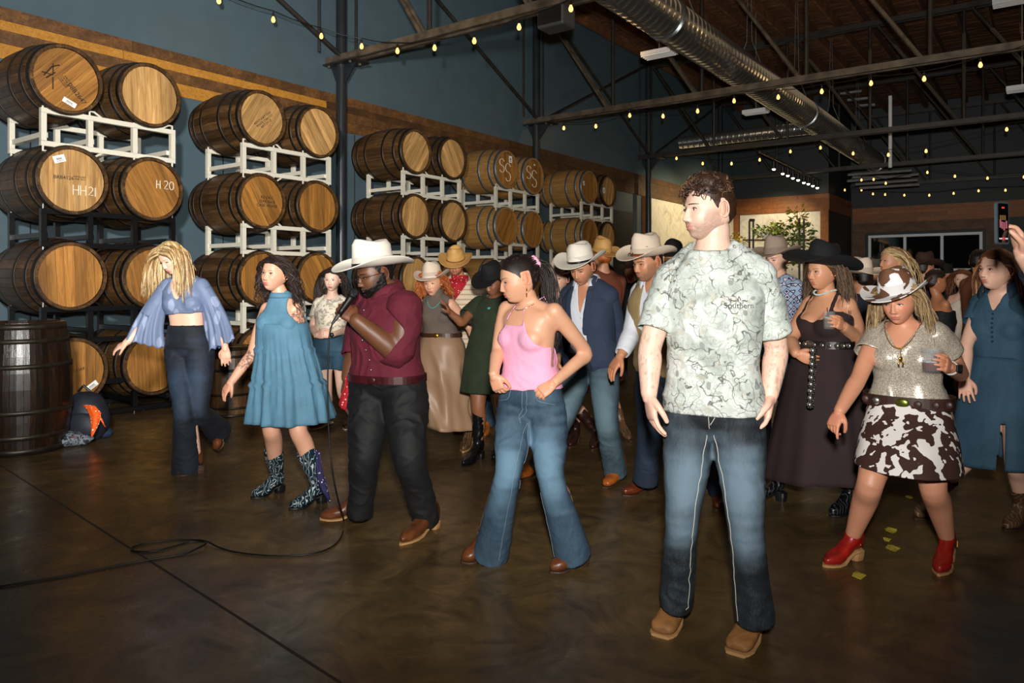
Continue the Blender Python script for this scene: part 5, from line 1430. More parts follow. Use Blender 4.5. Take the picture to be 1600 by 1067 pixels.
def long_hair(p, cols, n=150, L=.42, wave=(.006, 38), width=.0062,  seed=1, thick=.010, side_front=.5, hl=hl_long, fwd=0.0, grav=.6, zmin=.02, maxx=None, extra_flow=None, steps=20):
    H = p.H; n = int(n * 2.6); width *= .58
    cap = put_cap(p, lambda x, y, z: np.full(len(x), thick), hl, cols, .35, 60, seed)
    pred = lambda x, y, z: hl(x, y, z) & (z > zmin)
    r_, nn = scalp(p.Bh, H, pred, n, seed, thick * .6)
    loc = ((r_ - H['c']) @ H['R']) / H['s']
    side = np.sign(loc[:, 0] + np.random.default_rng(seed).normal(0, .008, n))
    back = H['R'] @ V3((0, 1, 0)); lat = H['R'] @ V3((1, 0, 0))
    d = nn * .15 + side[:, None] * lat * .6 + back * (.55 - fwd) + (0, 0, -.2)
    fr = (loc[:, 1] < 0)[:, None]
    def flow(P_, u):
        q = ((P_ - H['c']) @ H['R']) / H['s']; infront = (q[:, 1] < -.02) & (np.abs(q[:, 0]) < .085) & (q[:, 2] > -.12)
        out = infront[:, None] * (side[:, None] * lat * .8 + back * (.55 - fwd)) * 1.0
        if extra_flow is not None: out = out + extra_flow(P_, u)
        return out
    m_, c = strands(r_, d, H, L, steps, p.colliders, wave, grav, width, cols, seed, .35, 0, flow)
    return hair_obj(p, [cap, (m_.arr(), m_.f, c)])
def simple_hair(p, cols, thick=.012, hl=hl_short, seed=1, lock=.6, ns=70, curls=0, clen=.05, crad=.010, beard=None, top=None, cw=.0042):
    parts = [put_cap(p, (lambda x, y, z: thick * (.35 + .65 * sstep(z, .0, .07)) + (top or 0) * sstep(z, .05, .11)) , hl, cols, lock, ns, seed)]
    H = p.H
    if curls:
        r = np.random.default_rng(seed)
        rt, nn = scalp(p.Bh, H, lambda x, y, z: hl(x, y, z) & (z > .05) & (y < .05), curls, seed, thick + (top or 0) * .5)
        m_ = MB(); cc = []
        fw = H['R'] @ V3((0, -1, 0))
        for j in range(curls):
            a = nrm(nn[j] * .1 + fw * r.uniform(.2, 1.0) + r.normal(0, .45, 3)); a = nrm(a - nn[j] * max(a @ nn[j] - .12, 0)); u = nrm(np.cross(a, r.normal(0, 1, 3))); w_ = np.cross(a, u); pts = []
            R_ = crad * r.uniform(.6, 1.2); tw = r.uniform(4, 7); L = clen * r.uniform(.6, 1.2)
            for s_ in np.linspace(0, 1, 12):
                pts.append(rt[j] + a * L * s_ * .7 + u * R_ * math.sin(tw * s_) + w_ * R_ * (1 - math.cos(tw * s_)) - V3((0, 0, .012)) * s_ * s_)
            m_.tube(pts, list(cw * r.uniform(.7, 1.3) * (1 - .7 * np.linspace(0, 1, 12) ** 2)), 5, squash=.7)
            cc.append(np.tile(np.array(cols[r.integers(len(cols))][:3]) * r.uniform(.7, 1.25), (60, 1)))
        parts.append((m_.arr(), m_.f, np.concatenate(cc)))
    return hair_obj(p, parts)
def beard(p, col, thick=.008, seed=4, mask=None):
    hl = mask or (lambda x, y, z: (y < .016) & (z < np.interp(y, [-.11, -.095, -.075, -.05, -.03, -.01, .01], [-.052, -.054, -.056, -.042, -.020, .006, .010])) & ~((np.abs(x) < .020) & (z > -.080) & (z < -.059) & (y < -.05)))
    v, f, c = hair_cap(p.Bh, p.H, thick, hl, [col], .3, 130, seed, .22)
    return mk('beard', xf(v, p.H), f, M['hair'], p.root, smooth=True, col=c)
# ================================================================== FABRICS
M['jean_mid'] = denim('mid_blue_denim', rgb(18, 38, 58), rgb(98, 130, 152)); M['jean_dark'] = denim('dark_denim', rgb(10, 14, 24), rgb(40, 58, 80))
M['jean_grey'] = denim('faded_navy_denim', rgb(8, 14, 20), rgb(98, 118, 132)); M['jean_teal'] = denim('faded_blue_denim', rgb(20, 38, 50), rgb(92, 116, 126))
M['denim_dress'] = denim('dark_teal_denim', rgb(16, 42, 60), rgb(70, 112, 136))
M['seam_blue'] = flat('blue_thread', rgb(130, 150, 165), .8)
M['pink'] = cloth_mat('pink_ribbed_cotton', rgb(246, 176, 206), .8, .05)
M['chambray'] = cloth_mat('teal_chambray', rgb(84, 128, 152), .75, .12, 300, 12)
M['maroon'] = cloth_mat('maroon_corduroy', rgb(100, 24, 42), .85, .16, 200, 9, .3)
M['blacktrous'] = cloth_mat('black_twill', rgb(11, 11, 13), .75, .2)
M['green_suede'] = cloth_mat('dark_green_suede', rgb(46, 56, 36), .95, .2, 200, 8, .2)
M['taupe'] = cloth_mat('taupe_knit', rgb(104, 90, 80), .85, .1, 300)
M['satin'] = NT('champagne_satin').out(rgb(164, 130, 102), .46, 0)
M['brown_dress'] = cloth_mat('dark_brown_cotton', rgb(42, 26, 26), .85, .15)
M['blazer'] = cloth_mat('navy_wool', rgb(44, 56, 78), .85, .08, 240)
M['white_shirt'] = cloth_mat('white_linen_shirt', rgb(222, 224, 232), .75, .04, 260)
M['vest'] = cloth_mat('tan_suede_vest', rgb(158, 134, 90), .9, .1, 160)
M['rust'] = cloth_mat('rust_shirt', rgb(122, 62, 40), .85, .1); M['darkcloth'] = cloth_mat('dark_navy_cloth', rgb(24, 28, 40), .85, .15)
M['creamcloth'] = cloth_mat('cream_knit', rgb(214, 198, 180), .85, .06); M['brownjacket'] = cloth_mat('brown_jacket', rgb(112, 62, 34), .85, .15)
M['straw_white'] = cloth_mat('white_straw', rgb(244, 236, 220), .6, .05, 340, 20, .45, .1)
M['felt_cream'] = cloth_mat('cream_felt', rgb(226, 206, 184), .85, .05); M['felt_black'] = cloth_mat('black_felt', rgb(15, 15, 17), .85, .2)
M['straw_gold'] = cloth_mat('golden_straw', rgb(214, 164, 92), .6, .1, 300, 20, .5); M['felt_grey'] = cloth_mat('taupe_felt', rgb(168, 146, 128), .85, .08)
M['felt_brown'] = cloth_mat('brown_felt', rgb(60, 34, 24), .85, .15)
M['boot_tan'] = leather('tan_suede_boot', rgb(142, 96, 50), .65); M['boot_brown'] = leather('brown_leather', rgb(96, 52, 26), .38); M['boot_cog'] = leather('cognac_leather', rgb(172, 92, 30), .3)
M['boot_black'] = leather('black_leather', rgb(18, 18, 20), .28); M['boot_red'] = leather('red_leather', rgb(150, 26, 18), .35); M['boot_taupe'] = leather('taupe_leather', rgb(120, 96, 72), .5)
M['belt_black'] = leather('black_belt_leather', rgb(22, 18, 18), .4); M['belt_brown'] = leather('brown_belt_leather', rgb(70, 40, 26), .4); M['belt_wine'] = leather('wine_belt_leather', rgb(66, 22, 28), .35)
# teal boots with white curling stitch
k = NT('teal_stitched_boot'); wv = k.n('ShaderNodeTexWave', wave_type='BANDS'); wv.inputs['Scale'].default_value = 11; wv.inputs['Distortion'].default_value = 11; wv.inputs['Detail'].default_value = 1; wv.inputs['Detail Scale'].default_value = 2.2
k.l(k.map((1.6, 1, .75)), wv.inputs['Vector'])
M['boot_teal'] = k.out(k.mix(k.ramp(wv.outputs[1], [(.92, 0.), (.96, 1.)]), rgb(22, 44, 54), rgb(196, 206, 208)), .34, bump=wv.outputs[1], bs=.1)
k = NT('tooled_black_boot'); wv = k.n('ShaderNodeTexWave', wave_type='BANDS'); wv.inputs['Scale'].default_value = 16; wv.inputs['Distortion'].default_value = 10; k.l(k.map(), wv.inputs['Vector'])
M['boot_black_t'] = k.out(k.mix(k.ramp(wv.outputs[1], [(.86, 0.), (.93, .8)]), rgb(14, 14, 16), rgb(70, 74, 80)), .28)
k = NT('tooled_brown_boot'); wv = k.n('ShaderNodeTexWave', wave_type='BANDS'); wv.inputs['Scale'].default_value = 13; wv.inputs['Distortion'].default_value = 9; k.l(k.map(), wv.inputs['Vector'])
M['boot_brown_t'] = k.out(k.mix(k.ramp(wv.outputs[1], [(.9, 0.), (.96, .5)]), rgb(92, 64, 42), rgb(168, 146, 110)), .45)
# camo leaf print tee
k = NT('leaf_camo_jersey'); v = k.map((1, 1, 1)); wn = k.n('ShaderNodeTexNoise'); wn.inputs['Scale'].default_value = 9; k.l(v, wn.inputs['Vector'])
wrp = k.n('ShaderNodeVectorMath', operation='MULTIPLY_ADD'); k.l(wn.outputs[1], wrp.inputs[0]); wrp.inputs[1].default_value = (.12, .12, .12); k.l(v, wrp.inputs[2])
def vedge(scale, rnd=1.):
    o = k.n('ShaderNodeTexVoronoi', feature='DISTANCE_TO_EDGE'); o.inputs['Scale'].default_value = scale; o.inputs['Randomness'].default_value = rnd; k.l(wrp.outputs[0], o.inputs['Vector']); return o.outputs[0]
base = k.ramp(k.noise(v, 11, 4, .6), [(.35, rgb(168, 176, 168)), (.5, rgb(198, 206, 198)), (.65, rgb(214, 218, 214))])
msk = k.noise(v, 13, 2)
def contour(sc, w_, seed):
    o = k.n('ShaderNodeTexNoise'); o.inputs['Scale'].default_value = sc; o.inputs['Detail'].default_value = 2.5; o.inputs['Roughness'].default_value = .55
    mp = k.n('ShaderNodeMapping'); mp.inputs['Location'].default_value = (seed, seed * 2, seed); k.l(v, mp.inputs[0]); k.l(mp.outputs[0], o.inputs['Vector'])
    return k.ramp(k.math('ABSOLUTE', k.math('SUBTRACT', o.outputs[0], .5)), [(.0, 1.), (w_, .9), (w_ * 1.8, 0.)])
tw3 = k.math('MULTIPLY', k.math('MAXIMUM', contour(8, .005, 3), contour(12, .0055, 8)), k.ramp(k.noise(v, 10, 2), [(.43, 0.), (.46, 1.)]))
tw1 = k.math('MULTIPLY', k.ramp(vedge(15), [(.0, 1.), (.020, .9), (.038, 0.)]), k.ramp(msk, [(.47, 0.), (.50, 1.)]))
tw2 = k.math('MULTIPLY', k.ramp(vedge(38), [(.0, 1.), (.030, .8), (.055, 0.)]), k.ramp(k.noise(v, 21, 2), [(.46, 0.), (.50, 1.)]))
c = k.mix(k.math('MULTIPLY', tw2, .6), base, rgb(140, 142, 132)); c = k.mix(k.math('MULTIPLY', tw1, .22), c, rgb(120, 120, 114)); c = k.mix(tw3, c, rgb(100, 100, 92))
lf = k.n('ShaderNodeTexVoronoi', feature='F1'); lf.inputs['Scale'].default_value = 17; k.l(wrp.outputs[0], lf.inputs['Vector'])
c = k.mix(k.math('MULTIPLY', k.ramp(lf.outputs[0], [(.22, 1.), (.26, 0.)]), k.ramp(k.noise(v, 9, 1), [(.48, 0.), (.5, .85)])), c, rgb(136, 140, 134))
lf2 = k.n('ShaderNodeTexVoronoi', feature='F1'); lf2.inputs['Scale'].default_value = 19; k.l(wrp.outputs[0], lf2.inputs['Vector'])
c = k.mix(k.math('MULTIPLY', k.ramp(lf2.outputs[0], [(.28, 1.), (.33, 0.)]), k.ramp(k.noise(v, 5.3, 1), [(.45, 0.), (.52, .5)])), c, rgb(190, 186, 170))
M['camo'] = k.out(c, .85)
# cow print (skirt, hat)
k = NT('cow_print'); v = k.map((1, 1, 1)); n1 = k.noise(v, 14, 2, .5, .6); n2 = k.noise(v, 34, 1, .4, .3)
sm = k.math('ADD', k.math('MULTIPLY', n1, .75), k.math('MULTIPLY', n2, .25)); M['cow'] = k.out(k.ramp(sm, [(.0, rgb(240, 234, 228)), (.512, rgb(62, 34, 26))], 'CONSTANT'), .8)
k.m.node_tree.nodes['Color Ramp'].color_ramp.elements[0].color = rgb(62, 34, 26); k.m.node_tree.nodes['Color Ramp'].color_ramp.elements[1].color = rgb(240, 234, 228)
k = NT('cow_print_hat'); v = k.map((1, 1, 1)); n1 = k.noise(v, 13, 2, .5, .6)
M['cow_hat'] = k.out(k.ramp(n1, [(.0, rgb(112, 74, 50)), (.47, rgb(244, 240, 238))], 'CONSTANT'), .75)
# sequins
k = NT('sequin_knit'); vo = k.n('ShaderNodeTexVoronoi'); vo.inputs['Scale'].default_value = 170; k.l(k.map((1.4, 1, .8)), vo.inputs['Vector'])
nm_ = k.n('ShaderNodeBump'); 
M['sequin'] = k.out(k.ramp(vo.outputs[0], [(.1, rgb(236, 228, 214)), (.6, rgb(180, 168, 150))]), k.ramp(k.noise(k.map(), 160, 2), [(.45, .42), (.62, .10)]), .22, bump=vo.outputs[1], bs=1.0, bd=.004)
k = NT('striped_shirt'); wv = k.n('ShaderNodeTexWave', bands_direction='Z'); wv.inputs['Scale'].default_value = 7; k.l(k.map(), wv.inputs['Vector'])
M['striped'] = k.out(k.ramp(wv.outputs[1], [(.80, rgb(226, 208, 184)), (.84, rgb(190, 130, 90)), (.93, rgb(196, 168, 120))], 'CONSTANT'), .8)
k = NT('navy_geometric_shirt'); vo = k.n('ShaderNodeTexVoronoi', distance='MANHATTAN'); vo.inputs['Scale'].default_value = 22; vo.inputs['Randomness'].default_value = .25; k.l(k.map(), vo.inputs['Vector'])
M['geo'] = k.out(k.ramp(vo.outputs[0], [(.0, rgb(44, 58, 96)), (.35, rgb(214, 206, 222)), (.55, rgb(30, 42, 72)), (.75, rgb(160, 180, 206))], 'CONSTANT'), .8)
k = NT('printed_tee'); n1 = k.noise(k.map(), 30, 3, .6); sp = k.n('ShaderNodeSeparateXYZ'); k.l(k.tc.outputs['Object'], sp.inputs[0])
M['tee_print'] = k.out(k.mix(k.math('MULTIPLY', k.ramp(n1, [(.5, 0.), (.56, .6)]), 1.), rgb(222, 210, 190), rgb(90, 86, 80)), .85)
k = NT('leaf_burnout_chiffon'); vo = k.n('ShaderNodeTexVoronoi', feature='F1'); vo.inputs['Scale'].default_value = 8; k.l(k.map((1.8, 1, .8), (0, .6, 0)), vo.inputs['Vector'])
M['bluetop'] = k.out(k.ramp(vo.outputs[0], [(.30, rgb(136, 148, 176)), (.34, rgb(104, 118, 148))]), .6)
M['tooled'] = leather('tooled_brown_leather', rgb(60, 36, 30), .45)

# ================================================================== THE PEOPLE
H_BLK = [rgb(16, 12, 10), rgb(24, 18, 15)]; H_BRN = [rgb(44, 28, 20), rgb(62, 40, 27), rgb(34, 22, 16)]; H_DBR = [rgb(34, 22, 18), rgb(48, 32, 26), rgb(26, 18, 14)]
H_BLD = [rgb(216, 184, 128), rgb(176, 134, 80), rgb(236, 212, 164), rgb(140, 102, 60)]; H_DBL = [rgb(170, 138, 92), rgb(136, 104, 66), rgb(196, 166, 118), rgb(110, 82, 52)]
H_GNG = [rgb(196, 104, 44), rgb(168, 80, 32), rgb(214, 128, 64)]; H_AUB = [rgb(110, 64, 38), rgb(140, 88, 52), rgb(88, 50, 30)]

# ---- man in the foreground: leaf camo T-shirt
p = person('young man in front in a pale leaf-print T-shirt, jeans and tan boots', dict(
    male=True, Y=2.93, yaw=8, hip=(1115, 640), neck=(1114, 392), sh=((1048, 434), (1188, 432)), shw=.96,
    head=(1106, 328, -.02, 58, 2, 0, 1.02), armA=((1016, 542, 0), (1014, 616, -.05)), armB=((1213, 545, 0), (1203, 618, -.06)),
    knee=((1067, 805, 2.88), (1165, 812, 2.80)), feet=(((1032, 996), (1068, 950)), ((1150, 1024), (1192, 972))), ank=((1064, 935, .03), (1186, 958, -.06)), heel_h=.03,
    skin=SK['pale'], hairc=H_BRN, q=2, stub=.62, armhair=True, voxel=.0085, gaze=(-.35, 0), iris=(.11, .07, .03), closed=.15, bd=1.0, bw=1.02, armw=1.08, neckw=1.08, lip=rgb(214, 120, 118),
    handA=dict(d=(.12, -.15, -1), n=(1, .15, 0), th=(.2, -1, 0), curl=(.28, .34, .4, .45), tc=.15, s=1.08), handB=dict(d=(-.25, -.25, -1), n=(-1, .1, -.1), th=(-.25, -1, 0), curl=(.45, .5, .55, .6), tc=.3, s=1.08)))
make_body(p)
jn = garment(p, 'jeans', M['jean_grey'], -.15, .14, .014, legs=[(0, [.104, .093, .067, .063, .064], V3(P(1056, 949, 2.98))), (1, [.104, .093, .069, .067, .075], V3(P(1179, 970, 2.86)))], wr=(.006, (7, 7, 13)), seed=3, col=fade(p, .14, 1.0, .8), hemcut=lambda v: np.ones(len(v), bool), voxel=.009)
leg_seams(p, jn, M['thread'], True, .0013, (P(1056, 949, 2.98), P(1179, 970, 2.86)))
tee = garment(p, 't_shirt', M['camo'], -.02, .985, .022, sl={'A': (.80, .012, .024), 'B': (.80, .012, .024)}, neck=crew(.076, .01), hem=.006, wr=(.007, (7, 7, 7)), seed=11, voxel=.008)
simple_hair(p, [rgb(58, 36, 22), rgb(84, 56, 36), rgb(40, 25, 16), rgb(120, 84, 56)], .012, hl_short, 5, .5, 60, 560, .034, .0085, top=.014, cw=.0034)
# chest print, laid onto the shirt surface
from mathutils.bvhtree import BVHTree
def print_on(garm, body_txt, size, px, py, Y, mat, parent, rot=0):
    bpy.context.view_layer.update()
    cu = bpy.data.curves.new('txt', 'FONT'); cu.body = body_txt; cu.size = size; cu.align_x = 'CENTER'; cu.resolution_u = 3
    o = bpy.data.objects.new('txt', cu); C.objects.link(o); bpy.context.view_layer.update(); me = bpy.data.meshes.new_from_object(o); bpy.data.objects.remove(o)
    v = np.array([q.co[:] for q in me.vertices]); f = [tuple(q.vertices) for q in me.polygons]
    bm_ = bmesh.new(); bm_.from_mesh(me); bmesh.ops.triangulate(bm_, faces=bm_.faces); bmesh.ops.subdivide_edges(bm_, edges=[e for e in bm_.edges if e.calc_length() > size * .25], cuts=1); v = np.array([q.co[:] for q in bm_.verts]); f = [tuple(q.index for q in g.verts) for g in bm_.faces]; bm_.free()
    bt = BVHTree.FromPolygons([tuple(q.co) for q in garm.data.vertices], [tuple(q.vertices) for q in garm.data.polygons]); og = origin(garm.parent)
    c = P(px, py, Y); out = []
    for x, z, _ in v:
        s_ = c + Vector((x * math.cos(rot) - z * math.sin(rot), -.6, x * math.sin(rot) + z * math.cos(rot))) - og
        hit = bt.ray_cast(s_, Vector((0, 1, 0)))
        out.append(tuple((hit[0] if hit[0] else s_ + Vector((0, .6, 0))) + og + Vector((0, -.0035, 0))))
    return mk('lettering', out, f, mat, parent)
M['print_ink'] = flat('shirt_ink', rgb(58, 58, 58), .9)
print_on(tee, 'Southern', .030, 1150, 481, 2.8, M['print_ink'], tee)
print_on(tee, '~^~', .040, 1150, 474, 2.8, M['print_ink'], tee)
for i in (0, 1):
    fo = p.feet[i]; ank = p.leg[i][2]
    boot(p.root, fo[0], fo[1], ank, bt(p, i, .12), M['boot_tan'], M['sole_tan'], (.05, .055), square=1.0, heel_h=.025, s=1.1, voxel=.007)
# fly and belt loops
q = tring(p, .0, .03, n=48)[12]

# ---- woman in the pink halter top
p = person('woman in pink halter top and flared jeans, thumbs in her pockets', dict(
    Y=3.64, yaw=42, hyaw=22, hip=(830, 632), neck=(828, 474), sh=((790, 482), (868, 486)), shw=.98, head=(809, 436, -.04, 72, 14, 0, 1.0),
    armA=((778, 548, .03), (771, 585, -.10)), armB=((916, 553, .05), (866, 598, -.12)), bust=1.02, bw=.94, bd=.96, armw=.98,
    knee=((795, 735, 3.45), (862, 748, 3.50)), feet=(((721, 880), (764, 869)), ((860, 896), (914, 882))), ank=((768, 845, .05), (897, 852, -.02)),
    skin=rgb(226, 170, 136), hairc=H_DBR, q=2, closed=.75, lip=rgb(196, 96, 96), iris=(.05, .03, .02), voxel=.0095, neckw=1.0,
    handA=dict(d=(.35, -.1, -.95), n=(.5, .8, 0), th=(.9, -.3, 0), curl=(.9, .95, 1.0, 1.05), tc=.2, s=.95), handB=dict(d=(-.85, -.25, -.55), n=(.1, .9, -.6), th=(-.3, 0, .9), curl=(.9, .95, 1.0, 1.0), tc=.2, s=.98)))
make_body(p)
jn = garment(p, 'flared_jeans', M['jean_mid'], -.15, .215, .006, legs=[(0, [.090, .088, .062, .072, .092], V3(P(767, 866, 3.70))), (1, [.090, .088, .064, .074, .094], V3(P(896, 869, 3.62)))], wr=(.005, (7, 7, 15)), seed=5, col=fade(p, .30, .9, .6), hemcut=lambda v: np.ones(len(v), bool))
leg_seams(p, jn, M['seam_blue'], True, .0010, (P(767, 866, 3.70), P(896, 869, 3.62)))
garment(p, 'halter_top', M['pink'], .16, .99, .015, keep=lambda x, z, f: (z < -.078 - .11 * sstep(np.abs(x), .05, .16) - .02 * (f > 0) - .12 * (f < 0)) | ((np.abs(np.abs(x) - (.028 - z * .34)) < .007) & (f > -.01) & (z > -.22) & (z < .04)), wr=(.004, (5, 5, 22)), seed=9, voxel=.008)
m_ = MB()
nb = p.N - p.F * .052 + (0, 0, .012)
for s_ in (-1, 1): m_.tube([nb, nb + p.L * s_ * .04 + (0, 0, .02) + p.F * -.01, nb + p.L * s_ * .065 + (0, 0, -.005), nb + p.L * s_ * .03 - (0, 0, .015), nb], .0035, 6)
m_.build('halter_bow', M['pink'], p.root)
v, f, c = put_cap(p, .009, hl_pony, H_DBR, .15, 30, 3); parts = [(v, f, c)]
H = p.H; rt, nn = scalp(p.Bh, H, lambda x, y, z: hl_pony(x, y, z), 170, 9, .009)
tie = H['c'] + H['R'] @ V3((0, .098, .050)); m_ = MB(); cc = []; r = np.random.default_rng(4)
for j in range(170):
    mid = (rt[j] + tie) / 2; o_ = nrm(mid - H['c']); pts = spl([rt[j], mid + o_ * .018, tie + r.normal(0, .006, 3)], 7); m_.tube(list(pts), [.002, .0045, .005, .005, .0045, .004, .003], 5, squash=.5); cc.append(np.tile(np.array(H_DBR[j % 3][:3]) * r.uniform(.7, 1.4), (35, 1)))
parts.append((m_.arr(), m_.f, np.concatenate(cc)))
n_ = 130; d0 = np.tile(H['R'] @ V3((0, 1, -.1)), (n_, 1)) + r.normal(0, .2, (n_, 3))
m_, c = strands(np.tile(tie, (n_, 1)) + r.normal(0, .009, (n_, 3)), d0, H, .46, 18, [p.colliders[0]], (.005, 20), .9, .0050, H_DBR, 3, .35); parts.append((m_.arr(), m_.f, c))
hair_obj(p, parts)
m_ = MB(); tc = tie + H['R'] @ V3((0, .012, .008))
for j in range(26):
    a = j / 26 * 2 * PI; q = tc + (H['R'] @ V3((1, 0, 0))) * math.cos(a) * .022 + (H['R'] @ V3((0, -.4, 1))) * math.sin(a) * .022; m_.ell(q, V3((.011, .011, .012)) * (1 + .3 * math.sin(j * 2.4)), None, 8, 6)
m_.build('scrunchie', M['pink'], p.root, smooth=True)
necklace(p, M['silver'], .058, .035, .004, 34, .0036)
er = H['c'] + H['R'] @ (V3((.079, .012, -.040)) * H['s']); m_ = MB(); m_.tube([er, er - (0, 0, .012)], .0012, 5); m_.tube([er + V3((0, .012 * math.cos(a), -.03 + .018 * math.sin(a))) for a in np.linspace(0, 2 * PI, 14)], .0028, 6); m_.build('hoop_earring', M['gold'], p.root, smooth=True)
for i in (0, 1):
    fo = p.feet[i]; ank = p.leg[i][2]; boot(p.root, fo[0], fo[1], ank, bt(p, i, .08), M['boot_brown'], M['sole'], (.042, .046), heel_h=.04, s=.92)

# ---- man with the microphone
p = person('large man in white straw hat and maroon shirt talking into a microphone', dict(
    male=True, Y=4.19, yaw=52, hyaw=30, hip=(606, 600), neck=(603, 456), sh=((574, 476), (634, 480)), shw=1.02, head=(585, 428, -.03, 62, 16, 0, 1.06),
    armA=((556, 556, .18), (544, 590, .10)), armB=((622, 552, -.16), (556, 500, -.22)), bw=1.20, bd=1.30, armw=1.42, legw=1.12, neckw=1.28, full=.9,
    knee=((572, 706, 4.10), (640, 712, 3.98)), feet=(((501, 812), (574, 806)), ((627, 852), (682, 822))), ank=((566, 788, .03), (668, 803, -.02)),
    skin=SK['dark'], hairc=H_BLK, q=2, closed=.7, stub=1.0, lip=rgb(120, 66, 56), blush=.2, iris=(.02, .01, .006), armhair=False,
    handA=dict(d=(-.15, -.1, -1), n=(.6, .6, 0), th=(.3, -1, 0), curl=.7, tc=.4, s=1.1), handB=dict(d=(-.72, .05, .60), n=(-.30, .85, -.3), th=(.5, .2, .8), curl=(.95, 1.0, 1.05, 1.1), tc=.7, s=1.12)))
make_body(p)
mic_man = p
pants(p, M['blacktrous'], ((.128, .118, .088, .076, .072), (.128, .118, .090, .078, .074)), (V3(P(562, 806, 4.20)), V3(P(667, 816, 4.16))), t1=.16, name='trousers', wr=(.009, (6, 6, 12)))
sh = garment(p, 'shirt', M['maroon'], .07, 1.0, .020, sl={'A': (1.12, .024, .026), 'B': (1.20, .026, .036)}, neck=crew(.066, .01, -.04), wr=(.008, (8, 8, 9)), seed=21)
collar(p, M['maroon'], .080, .045, .25, parent=sh)
placket(p, M['silver'], 0, (.2, .86), .030, n=7, parent=sh)
belt(p, M['belt_wine'], .085, .022, .042, M['belt_wine'], .05, .045)
simple_hair(p, H_BLK, .006, hl_short, 2, .4, 140)
beard(p, rgb(14, 10, 9), .016)
hat(p.root, p.H, M['straw_white'], M['boot_black'], tilt=-9, crown=.125, brim=(.115, .105), curl=.045, s=1.10, taper=.90, z0=.045)
# glasses
m_ = MB(); H = p.H
for sg in (-1, 1):
    m_.tube([V3((sg * .033 + .025 * math.cos(a), -.108, -.002 + .018 * math.sin(a))) for a in np.linspace(0, 2 * PI, 20)], .0013, 5)
    m_.tube([(sg * .058, -.107, .005), (sg * .078, -.06, .006), (sg * .082, .015, .004)], .0013, 5)
m_.tube([(-.009, -.110, .002), (0, -.113, .005), (.009, -.110, .002)], .0013, 5)
mk('glasses', xf(m_.arr(), H), m_.f, M['black'], p.root)
for i in (0, 1):
    fo = p.feet[i]; ank = p.leg[i][2]; boot(p.root, fo[0], fo[1], ank, bt(p, i, .08), M['boot_brown'], M['sole_tan'], (.05, .052), heel_h=.03, s=1.08)
# microphone and its cable
mc = thing('microphone', 'black handheld microphone held at the mouth of the man in maroon', 'microphone', P(548, 458, 3.86))
a_, b_ = V3(P(555, 455, 3.90)), V3(P(519, 506, 3.82)); dr = nrm(b_ - a_); L = np.linalg.norm(b_ - a_)
MB().tube([a_ + dr * s_ for s_ in (.035, .05, .075, .12, L * .72)], [.021, .020, .0165, .014, .0125], 14).build('handle', M['black'], mc, smooth=True)
MB().ell(a_ + dr * .012, (.027, .027, .027), None, 18, 12).build('grille', flat('mic_mesh', rgb(38, 40, 42), .4, .6, .3, 300, .6), mc, smooth=True)
MB().tube([a_ + dr * .03, a_ + dr * .038], .0275, 18).build('collar_ring', M['black'], mc)
MB().tube([a_ + dr * L * .72, a_ + dr * L * .86], .0105, 12).build('connector', M['silver'], mc)
MB().tube([a_ + dr * L * .86, a_ + dr * L], [.009, .006], 10).build('cable_sleeve', M['black'], mc)
Yc = 3.82
cab = [b_, V3(P(514, 530, Yc)), V3(P(512, 600, Yc)), V3(P(514, 680, Yc)), V3(P(520, 740, Yc)), V3(P(528, 780, 3.9))]
fl_ = [(537, 815), (533, 840), (515, 858), (480, 868), (430, 870), (380, 866), (345, 858), (322, 850), (300, 845), (262, 846), (225, 851), (205, 858), (212, 863), (240, 863), (270, 856), (295, 849), (315, 848), (322, 854), (310, 861), (285, 868), (235, 876), (180, 886), (110, 900), (50, 910), (0, 918), (-60, 926)]
for i, q in enumerate(fl_): cab.append(V3(G(*q)) + (0, 0, .006 + (.012 if i in (17, 18) else 0) + (.01 if i in (7,) else 0)))
tag(MB().tube(list(spl(cab, 220)), .0045, 7).build('microphone_cable', M['cord'], smooth=True), 'black microphone cable dropping to the floor and looping to the left', 'cable')
rb_ = thing('bandana', 'red printed bandana hanging from the hand of the man in maroon', 'bandana', P(534, 620, 4.2))
pr = lambda x, y, dy=0: P(x, y, 4.24 + dy)
cloth('cloth', M['redban'], rb_, [(pr(540, 588), pr(556, 574)), (pr(538, 604), pr(552, 596)), (pr(532, 618), pr(550, 612)), (pr(528, 632), pr(545, 634)), (pr(531, 636), pr(541, 643))], .010)

# ---- woman in teal tiered dress
p = person('woman in teal tiered chambray dress and stitched teal cowboy boots', dict(
    Y=4.74, yaw=28, hip=(448, 560), neck=(441, 462), sh=((416, 482), (462, 482)), shw=.95, head=(429, 428, -.03, 38, -2, 4, .98),
    armA=((394, 552, .03), (362, 596, -.08)), armB=((473, 530, .02), (467, 583, -.06)), bw=1.02, bd=1.02, bust=.95, armw=1.02,
    knee=((424, 664, 4.62), (466, 668, 4.60)), feet=(((393, 779), (441, 768)), ((453, 797), (508, 784))), ank=((432, 745, 0), (489, 758, -.02)),
    skin=rgb(222, 166, 136), hairc=H_BRN, q=2, closed=.25, lip=rgb(188, 96, 92), tattoo=((474, 495, -.06, .07), (385, 562, -.03, .06), (470, 520, -.05, .03)), voxel=.009,
    handA=dict(d=(-.55, -.05, -.8), n=(.5, .7, -.4), th=(.6, -.6, -.1), curl=.35, s=.95), handB=dict(d=(-.08, 0, -1), n=(0, 1, 0), th=(-1, -.2, 0), curl=.3, tc=.15, s=.98)))
make_body(p)
v1, f1 = skirt(p, None, .66, (456, 655), [(0, .165, .135), (.3, .185, .155), (.6, .225, .19), (1, .262, .262)], (.024, 12), join=True, tiers=((.28, .010), (.62, .012)), seed=4, gather=.0022)
